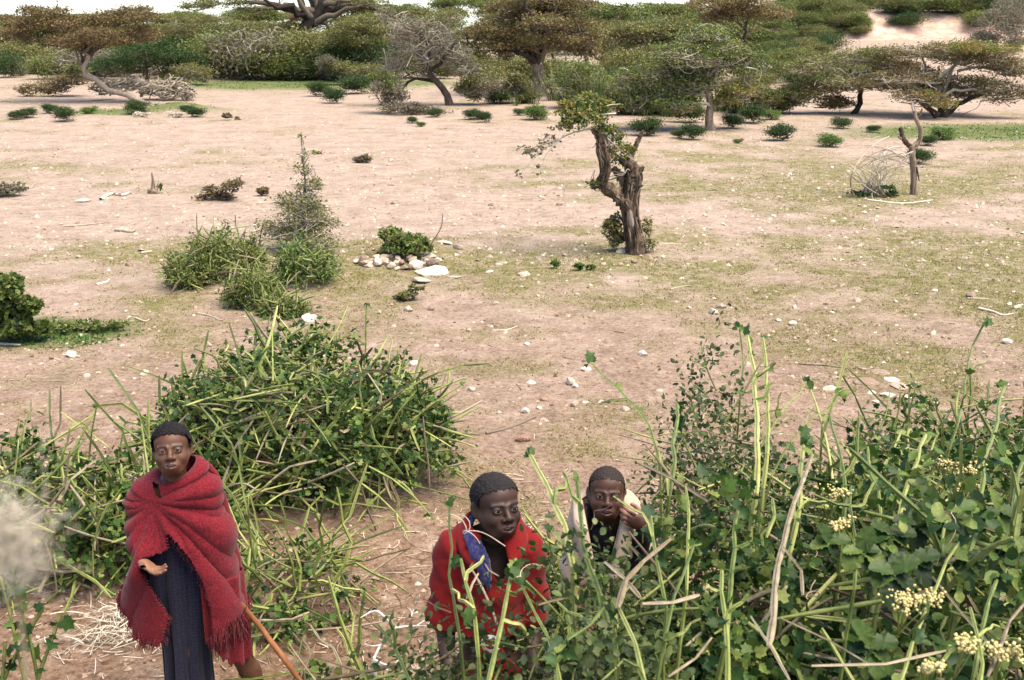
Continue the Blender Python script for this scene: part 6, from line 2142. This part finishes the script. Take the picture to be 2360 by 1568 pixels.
def hero_stem(bush, rows, w, mat, dy=0.0, name='stem', leaves=2, seed=0, lsize=.05, y=None):
    rng = np.random.default_rng(seed)
    root = BUSHES[bush]
    b = np.array(root.location)
    P = np.array([at_y(p, q, (thicket_y(q) if y is None else y) + dy) for p, q in rows])
    k = m_per_px(P[0])
    if rows[-1][1] > rows[0][1] + 60 and mat in ('stem_green', 'stem_lime') and y is None:      # rooted deeper in the bush
        d = norm(P[-1] - P[-2])
        P = np.vstack([P, P[-1] + d * .12 + np.array([0, .05, -.10]), P[-1] + d * .18 + np.array([0, .10, -.32])])
    # extra joints every 12 cm or so
    L = np.r_[0, np.cumsum(np.linalg.norm(np.diff(P, axis=0), axis=1))]
    n = max(2, int(L[-1] / .12))
    S2 = np.stack([np.interp(np.linspace(0, L[-1], 60), L, P[:, j]) for j in range(3)], -1) * .6 + .4 * spline(P, 60)
    L2 = np.r_[0, np.cumsum(np.linalg.norm(np.diff(S2, axis=0), axis=1))]
    J = np.stack([np.interp(np.linspace(0, L2[-1], n + 1), L2, S2[:, j]) for j in range(3)], -1)
    J[1:-1] += rng.normal(size=(n - 1, 3)) * .0035
    Q, R = joint_path(J - b, [w * k * .22, w * k * .30], rng)
    v, t, c = tubes(Q, R, 8, SQUARE, tint=[rng.random()], rng=rng)
    o = link(name, make_mesh(name, v, t, c, smooth=False), M[mat], root)
    tipdir = J[0] - J[1]
    if mat in ('stem_green', 'stem_lime'):
        for q in range(1 + (n > 3)):                       # short side shoots at the joints
            j = rng.integers(1, n)
            me, tip = STEMS[mat][rng.integers(0, 4)]
            sd = link('stem', me, None, root, tuple(J[j] - b))
            aim_z(sd, tipdir / max(1e-6, np.linalg.norm(tipdir)) + rng.normal(size=3) * .7, rng.random() * 6.28)
            sc = w * k * .30 / .0085
            sd.scale = (sc, sc, .25 + .3 * rng.random())
    for i in range(leaves + (2 if leaves else 0)):
        j = 0 if i < 2 else rng.integers(0, n)
        lf = link('leaf', LEAVES['lobed' if rng.random() < .6 else 'oval'][rng.integers(0, 3)], None, root, tuple(J[j] - b))
        aim(lf, tipdir * .5 / max(1e-6, np.linalg.norm(tipdir)) + rng.normal(size=3) * .8, np.array([0, -.5, .8]) + rng.normal(size=3) * .4)
        s = lsize * (.5 + .7 * rng.random())
        lf.scale = (s * (.7 + .4 * rng.random()), s, s * (.5 + 1.5 * rng.random()))
    return o

def make_heroes():
    H_ = [('m', [(1222, 1048), (1262, 1130), (1304, 1222)], 24, 'stem_lime', -.05, 2), ('m', [(1330, 1112), (1336, 1200), (1350, 1300), (1392, 1392)], 22, 'stem_green', -.12, 2),
          ('m', [(1272, 1225), (1330, 1290), (1385, 1360)], 16, 'stem_green', -.05, 2), ('m', [(1545, 1243), (1490, 1286), (1448, 1330), (1424, 1402)], 25, 'stem_dry', -.25, 0),
          ('m', [(1395, 1296), (1440, 1335), (1476, 1378)], 22, 'stem_dry', -.22, 0), ('m', [(1480, 1392), (1550, 1388), (1612, 1372)], 22, 'stem_dry', -.2, 0), ('m', [(1425, 1400), (1452, 1460), (1476, 1540)], 22, 'stem_green', -.2, 0),
          ('f', [(1036, 1168), (1040, 1240), (1038, 1320), (1050, 1400)], 12, 'stem_lime', .10, 3), ('f', [(1062, 1288), (1074, 1345), (1092, 1425)], 17, 'stem_lime', .05, 2), ('f', [(1102, 1322), (1086, 1350), (1076, 1380)], 12, 'stem_dry', .05, 0),
          ('f', [(1182, 1310), (1172, 1390), (1142, 1490), (1122, 1580)], 20, 'stem_green', -.02, 2), ('f', [(1202, 1348), (1232, 1400), (1262, 1472), (1292, 1565)], 15, 'stem_green', -.02, 3), ('f', [(870, 1438), (918, 1508), (960, 1580)], 17, 'stem_green', .1, 0),
          ('f', [(1240, 1395), (1280, 1378), (1300, 1380)], 14, 'stem_dry', -.02, 0), ('f', [(985, 1385), (1010, 1400), (1040, 1412)], 8, 'stem_dry', .05, 0), ('f', [(1118, 1300), (1135, 1318), (1150, 1328)], 7, 'stem_dry', .05, 0),
          ('m', [(1722, 772), (1738, 850), (1742, 930), (1748, 1065)], 19, 'stem_lime', .05, 3), ('m', [(1758, 778), (1764, 850), (1772, 930), (1768, 1052)], 15, 'stem_lime', .08, 3), ('m', [(1704, 755), (1708, 800), (1712, 840)], 9, 'stem_green', .1, 2),
          ('s', [(1362, 836), (1410, 884), (1462, 938), (1500, 985)], 13, 'stem_lime', .0, 3), ('m', [(1858, 880), (1828, 918), (1786, 962)], 9, 'stem_lime', .1, 3), ('y', [(1940, 915), (1880, 955), (1812, 1030)], 9, 'stem_lime', .0, 3),
          ('r', [(1872, 1048), (1836, 1150), (1806, 1230), (1796, 1320), (1782, 1410), (1772, 1490)], 21, 'stem_dry', -.18, 1), ('r', [(1806, 1262), (1840, 1310), (1850, 1372)], 14, 'stem_dry', -.2, 0), ('r', [(1766, 1240), (1792, 1180), (1780, 1150)], 16, 'stem_green', -.15, 0),
          ('m', [(1700, 1178), (1694, 1260), (1682, 1380)], 19, 'stem_lime', -.15, 3), ('m', [(1664, 1312), (1668, 1400), (1684, 1520)], 20, 'stem_lime', -.2, 3), ('y', [(1852, 1026), (1842, 1110), (1836, 1190)], 20, 'stem_lime', -.1, 3),
          ('y', [(1912, 958), (1930, 1050), (1950, 1150)], 15, 'stem_green', -.1, 1), ('r', [(2134, 1002), (2108, 1070), (2072, 1170), (2062, 1240)], 19, 'stem_lime', -.1, 3), ('r', [(2316, 890), (2296, 980), (2262, 1090), (2236, 1290)], 18, 'stem_lime', -.05, 3),
          ('r', [(2358, 1060), (2340, 1130), (2328, 1200)], 18, 'stem_green', -.1, 1), ('e', [(2270, 742), (2236, 810), (2226, 880), (2208, 970)], 10, 'stem_green', 1.0, 3), ('s', [(1560, 930), (1556, 1000), (1550, 1070)], 17, 'stem_green', -.2, 1),
          ('r', [(2210, 1250), (2150, 1380), (2100, 1490), (2075, 1580)], 15, 'stem_green', -.22, 2), ('r', [(2370, 1380), (2320, 1450), (2276, 1560)], 15, 'bark_pale', -.2, 0), ('r', [(2150, 1330), (2220, 1418), (2298, 1505)], 14, 'stem_dry', -.15, 0),
          ('r', [(1800, 1425), (1900, 1466), (2005, 1532)], 10, 'stem_dry', -.15, 0), ('r', [(1870, 1535), (2010, 1532), (2110, 1520), (2180, 1500)], 17, 'stem_dry', -.22, 0), ('r', [(2100, 1148), (2200, 1186), (2320, 1236)], 11, 'stem_dry', -.12, 0),
          ('m', [(1484, 1072), (1556, 1112), (1632, 1156)], 18, 'stem_dry', -.18, 0), ('m', [(1300, 1480), (1360, 1440), (1392, 1400)], 16, 'stem_green', -.25, 2), ('m', [(1600, 1255), (1560, 1330), (1540, 1420)], 15, 'stem_green', -.2, 2), ('m', [(1500, 1190), (1512, 1260), (1530, 1330)], 15, 'stem_lime', -.2, 2),
          ('m', [(1580, 1120), (1590, 1200), (1585, 1290)], 13, 'stem_lime', -.2, 2), ('r', [(1960, 1120), (1964, 1200), (1975, 1290)], 14, 'stem_lime', -.15, 3), ('r', [(2000, 1030), (2010, 1100), (2030, 1180)], 12, 'stem_green', -.1, 2), ('r', [(2300, 1330), (2270, 1420), (2262, 1500)], 18, 'stem_green', -.25, 2), ('r', [(2236, 1400), (2250, 1480), (2262, 1568)], 18, 'stem_lime', -.28, 0),
          ('m', [(1730, 1420), (1770, 1480), (1820, 1568)], 12, 'stem_dry', -.25, 0), ('m', [(1640, 1470), (1600, 1510), (1540, 1560)], 14, 'stem_dry', -.3, 0)]
    for i, (bu, rows, w, mat, dy, lv) in enumerate(H_):
        if mat == 'stem_lime' and i % 2:
            mat = 'stem_green'
        hero_stem(bu, rows, w, mat, dy, leaves=lv, seed=1000 + i, lsize=.042 if rows[0][1] > 1000 else .05)
    # stems of the spreading bush that stand out
    yc = [('c', [(590, 770), (585, 812), (578, 850)], 14, 'stem_lime', 7.0, 2), ('c', [(640, 742), (668, 790), (695, 850)], 11, 'stem_green', 6.9, 2), ('c', [(845, 700), (842, 760), (840, 850), (838, 930)], 8, 'stem_lime', 6.9, 2), ('c', [(935, 802), (926, 860), (918, 905)], 7, 'stem_lime', 6.7, 0), ('c', [(1062, 888), (1000, 930), (930, 985)], 8, 'stem_lime', 6.2, 2),
          ('c', [(560, 1210), (600, 1130), (660, 1080), (730, 1062)], 12, 'stem_dry', 5.75, 0), ('c', [(640, 1212), (660, 1130), (690, 1090)], 10, 'stem_dry', 5.75, 0), ('c', [(776, 1232), (800, 1170), (828, 1110)], 12, 'stem_lime', 5.7, 1), ('c', [(870, 1230), (852, 1180), (832, 1115), (790, 1070)], 10, 'stem_dry', 5.7, 0), ('c', [(945, 1228), (900, 1165), (830, 1112)], 9, 'stem_lime', 5.7, 1), ('c', [(990, 1185), (930, 1120), (850, 1075)], 9, 'stem_lime', 5.75, 1),
          ('c', [(975, 960), (982, 1020), (990, 1130)], 9, 'stem_dry', 5.95, 0), ('c', [(870, 1060), (890, 1000), (930, 930), (960, 900)], 9, 'stem_lime', 5.9, 2), ('c', [(600, 1000), (680, 960), (760, 930)], 9, 'stem_dry', 6.0, 0), ('c', [(420, 885), (420, 925), (414, 965)], 10, 'stem_green', 6.6, 1), ('c', [(395, 880), (402, 930), (408, 968)], 9, 'stem_green', 6.6, 1), ('c', [(375, 925), (398, 950), (410, 968)], 9, 'stem_green', 6.6, 1),
          ('l', [(140, 950), (190, 985), (250, 1030)], 9, 'stem_lime', 5.9, 0), ('l', [(222, 940), (212, 1000), (205, 1060)], 8, 'stem_lime', 5.8, 1), ('l', [(288, 975), (275, 1040), (262, 1100)], 9, 'stem_lime', 5.7, 1), ('l', [(285, 1120), (240, 1180), (190, 1230)], 10, 'stem_lime', 5.1, 1), ('l', [(135, 1400), (132, 1340), (118, 1290), (105, 1250)], 10, 'stem_dry', 5.0, 0), ('l', [(215, 1330), (210, 1280), (230, 1210), (250, 1160)], 9, 'stem_lime', 5.0, 1)]
    for i, (bu, rows, w, mat, y, lv) in enumerate(yc):
        hero_stem(bu, rows, w, mat, leaves=lv, seed=1200 + i, lsize=.045, y=y)
    rng = np.random.default_rng(1300)
    root = BUSHES['r']
    b = np.array(root.location)
    # whorls of toothed leaves
    for cx, cy, s in ((2052, 1228, .085), (2110, 1205, .08), (1985, 1268, .075), (2058, 1318, .09), (2140, 1168, .07), (2005, 1490, .07), (2196, 1208, .08), (2252, 1190, .075), (2300, 1175, .07), (2105, 1290, .08), (1910, 1250, .065), (2320, 1270, .075), (2230, 1290, .07)):
        c = at_y(cx, cy, thicket_y(cy) - .16) - b
        a0 = rng.random() * 6.28
        for k in range(5 + rng.integers(0, 2)):
            a = a0 + k * 1.12 + rng.normal() * .15
            lf = link('leaf', LEAVES['tooth'][k % 3], None, root, tuple(c))
            d = np.array([math.cos(a), .35 * math.sin(a) - .35, .55 * math.sin(a) - .15])
            aim(lf, d, np.array([0, -.35, .9]))
            q = .8 * s * (.7 + .5 * rng.random())
            lf.scale = (q, q, q)
    # flower heads
    octa = np.array([[1, 0, 0], [-1, 0, 0], [0, 1, 0], [0, -1, 0], [0, 0, 1], [0, 0, -1.0]])
    otri = np.array([[0, 2, 4], [2, 1, 4], [1, 3, 4], [3, 0, 4], [2, 0, 5], [1, 2, 5], [3, 1, 5], [0, 3, 5]])
    for cx, cy, rx, rz, n, dy in ((2090, 1392, 60, 34, 170, -.26), (1918, 1140, 36, 18, 70, -.16), (1942, 1212, 40, 14, 80, -.18), (2196, 1075, 42, 16, 80, -.1), (2240, 1092, 30, 14, 50, -.1), (2222, 1490, 36, 32, 110, -.28), (2318, 1512, 38, 30, 110, -.26), (2160, 1548, 26, 20, 70, -.3), (2235, 1135, 24, 12, 40, -.12)):
        c = at_y(cx, cy, thicket_y(cy) + dy)
        k = m_per_px(c)
        nb = 6
        br = np.stack([c + np.array([rng.normal() * rx * .5, rng.normal() * rx * .35, abs(rng.normal()) * rz * .5]) * k for q in range(nb)])
        pts = br[rng.integers(0, nb, n)] + rng.normal(size=(n, 3)) * np.array([rx * .24, rx * .2, rz * .30]) * k
        dn = rand_dirs(n, rng)
        v, t, a = place((octa, otri), pts - b, dn, rand_dirs(n, rng), .0030 + .0022 * rng.random(n), rng=rng)
        g = Geo().add(v, t, a)
        fl = g.build('flower_cluster', M['flower'], root, kind='stuff')
        st = c + np.array([0, .03, -.09])
        P = np.array([bezier(st - b, (st + q) / 2 - b + rng.normal(size=3) * .01, q - b, 6) for q in br])
        v, t, a = tubes(P, np.full((nb, 6), .0016), 4, rng=rng)
        Geo().add(v, t, a).build('stalk', M['stem_lime'], fl)
    # curling tendrils
    for i, (cx, cy) in enumerate(((1240, 1290), (1350, 1240), (1310, 1090), (1480, 1060), (1660, 1090), (1860, 1290), (1900, 1350), (1620, 1400), (1090, 1270), (1150, 1270), (2180, 1300), (1780, 1190), (2110, 1120), (1690, 1000))):
        bu = 'f' if cx < 1200 else ('m' if cx < 1760 else 'r')
        bb = np.array(BUSHES[bu].location)
        c = at_y(cx, cy, thicket_y(cy) - .12) - bb
        t = np.linspace(0, 1, 16)
        cr = .012 + .01 * rng.random()
        a0 = rng.random() * 6.28
        sw = rng.normal(size=3) * .07
        P = c + t[:, None] * sw + np.stack([cr * np.cos(a0 + 9 * t ** 2), .3 * cr * np.sin(9 * t ** 2), cr * np.sin(a0 + 9 * t ** 2)], -1) * (1.2 - t[:, None])
        v, tt, a = tubes(P, np.full(16, .0013), 4, rng=rng)
        link('tendril', make_mesh('tendril', v, tt, a), M['litter'], BUSHES[bu])
make_heroes()

def make_dead_branch():
    rng = np.random.default_rng(1400)
    o = at_y(868, 1556, 2.75)
    o[2] = float(terrain(o[0], o[1]))
    root = empty('dead_branch', o, 'bleached white thorny dead branch left of the small leaved thorn shrub', 'branch')
    def D(x, y):
        return (830.7 + x * .248, 1180 + y * .248)
    def limb(rows, w, y=2.72):
        P = [at_y(*D(p, q), y + rng.normal() * .02) - o for p, q in rows]
        k = m_per_px(P[0] + o)
        tube_part('twig', P, [z * k for z in w], 'twig_white', root, 5, 9, rng=rng, rough=.1)
    M['twig_white'] = rough_mat('twig_white', [(.2, .50, .45, .40), (.8, .74, .70, .64)], 10, tinted=.3)
    limb([(120, 1370), (190, 1240), (250, 1160), (310, 1080)], (3.6, 3.4, 3.0, 3.2))
    limb([(310, 1080), (210, 960), (120, 920), (0, 985)], (3.0, 2.6, 2.2, 1))
    limb([(310, 1080), (470, 1062), (640, 1060)], (2.6, 2.0, 1.2))
    limb([(310, 1080), (290, 1010), (260, 960)], (2.2, 1.6, .7))
    limb([(120, 1370), (230, 1420), (350, 1440)], (3, 2.4, 1.6))
    limb([(120, 1370), (180, 1430), (250, 1470), (370, 1360)], (3, 2.6, 2, 1.2))
    limb([(190, 1240), (110, 1245), (30, 1230)], (2, 1.4, .6))
    limb([(460, 1000), (500, 900), (550, 770)], (2, 1.6, .9))
    limb([(60, 1450), (110, 1520), (150, 1580)], (4, 4, 4))
    limb([(520, 1060), (600, 1010), (640, 1030), (600, 1075)], (1.6, 1.4, 1.1, .8))
    p0 = at_y(*D(120, 1370), 2.72) - o
    tube_part('limb', [p0, p0 * .6 + np.array([.03, .02, -.05]), np.array([.05, .02, 0.0])], (.0055, .007, .010), 'twig_white', root, 6, 10, rng=rng, rough=.1)
make_dead_branch()

def make_near_left():
    # a leafy plant close by at the lower left corner
    rng = np.random.default_rng(1500)
    b = G3(-1.42, 3.05)
    root = empty('leafy_stem_plant', b, 'leafy lime green stems rising at the lower left corner', 'plant')
    for rows, w in (([(36, 1290), (42, 1380), (70, 1480), (90, 1580)], 9), ([(140, 1415), (118, 1480), (95, 1540), (80, 1600)], 9), ([(100, 1400), (60, 1470), (20, 1540), (0, 1600)], 9), ([(0, 1330), (20, 1400), (40, 1500)], 8), ([(12, 1480), (8, 1540), (0, 1600)], 9)):
        P = np.array([at_y(p, q, 3.0) for p, q in rows])
        lo = P[-1].copy()
        lo = np.array([b[0] + rng.normal() * .05, b[1] + rng.normal() * .05, b[2]])
        Q, R = joint_path(np.vstack([spline(P, 7), lo]) - b, [w * m_per_px(P[0]) * .5] * 2, rng)
        v, t, c = tubes(Q, R, 8, SQUARE, rng=rng)
        link('stem', make_mesh('stem', v, t, c), M['stem_lime'], root)
        S2 = spline(P, 8)
        for j in range(6):
            lf = link('leaf', LEAVES['lobed'][j % 3], None, root, tuple(S2[j] - b + rng.normal(size=3) * .015))
            aim(lf, rng.normal(size=3), np.array([0, -.5, .8]) + rng.normal(size=3) * .4)
            s = .045 * (.6 + .7 * rng.random())
            lf.scale = (s, s, s)
    # a dry feathery grass head right in front of the lens, out of focus
    c = at_y(26, 1262, .40)
    base = np.array([c[0] - .04, c[1] + .10, 0.0])
    base[2] = float(terrain(base[0], base[1]))
    root = empty('grass_plume', base, 'blurred pale dry grass plume close to the lens at the left edge', 'grass plume')
    tube_part('stalk', [np.zeros(3), (c - base) * np.array([.5, .6, .5]), c - base - np.array([0, 0, .02])], (.002, .0014, .0008), 'stem_dry', root, 6, 16, rng=rng)
    n = 420
    p = (c - base) + rng.normal(size=(n, 3)) * np.array([.0065, .006, .0095])
    d = norm(rng.normal(size=(n, 3)) + np.array([.2, 0, .5]))
    P = p[:, None] + d[:, None] * (np.linspace(0, 1, 4)[None, :, None] * (.006 + .010 * rng.random((n, 1, 1))))
    v, t, a = tubes(P, np.full((n, 4), .00020), 3, rng=rng)
    Geo().add(v, t, a).build('plume', M['twig_pale'], root, kind='stuff')
make_near_left()

def make_twig_nest():
    rng = np.random.default_rng(1600)
    b = ground(290, 1455)
    root = empty('twig_heap', b, 'heap of pale dry twigs on the earth behind the red cloth hem', 'twigs')
    n = 200
    s = np.stack([rng.normal(size=n) * .14, rng.normal(size=n) * .12, .01 + .05 * rng.random(n)], -1)
    a = rng.random(n) * 6.28
    L = .06 + .10 * rng.random(n)
    d = np.stack([np.cos(a), np.sin(a), rng.normal(size=n) * .15], -1) * L[:, None]
    m = rng.normal(size=(n, 3)) * .012
    t = np.linspace(-.5, .5, 5)[None, :, None]
    P = s[:, None] + d[:, None] * t + m[:, None] * (1 - 4 * t ** 2)
    P[..., 2] = np.maximum(P[..., 2], .004)
    for i in range(60):
        v, tt, c = tubes(P[i], np.full(5, .0022 + .0015 * rng.random()), 4, rng=rng)
        link('twig', make_mesh('twig', v, tt, c), M['twig_pale'], root)
    v, tt, c = tubes(P[60:], np.full((n - 60, 5), .0020), 4, rng=rng)
    Geo().add(v, tt, c).build('twigs', M['twig_pale'], root, kind='stuff')
make_twig_nest()
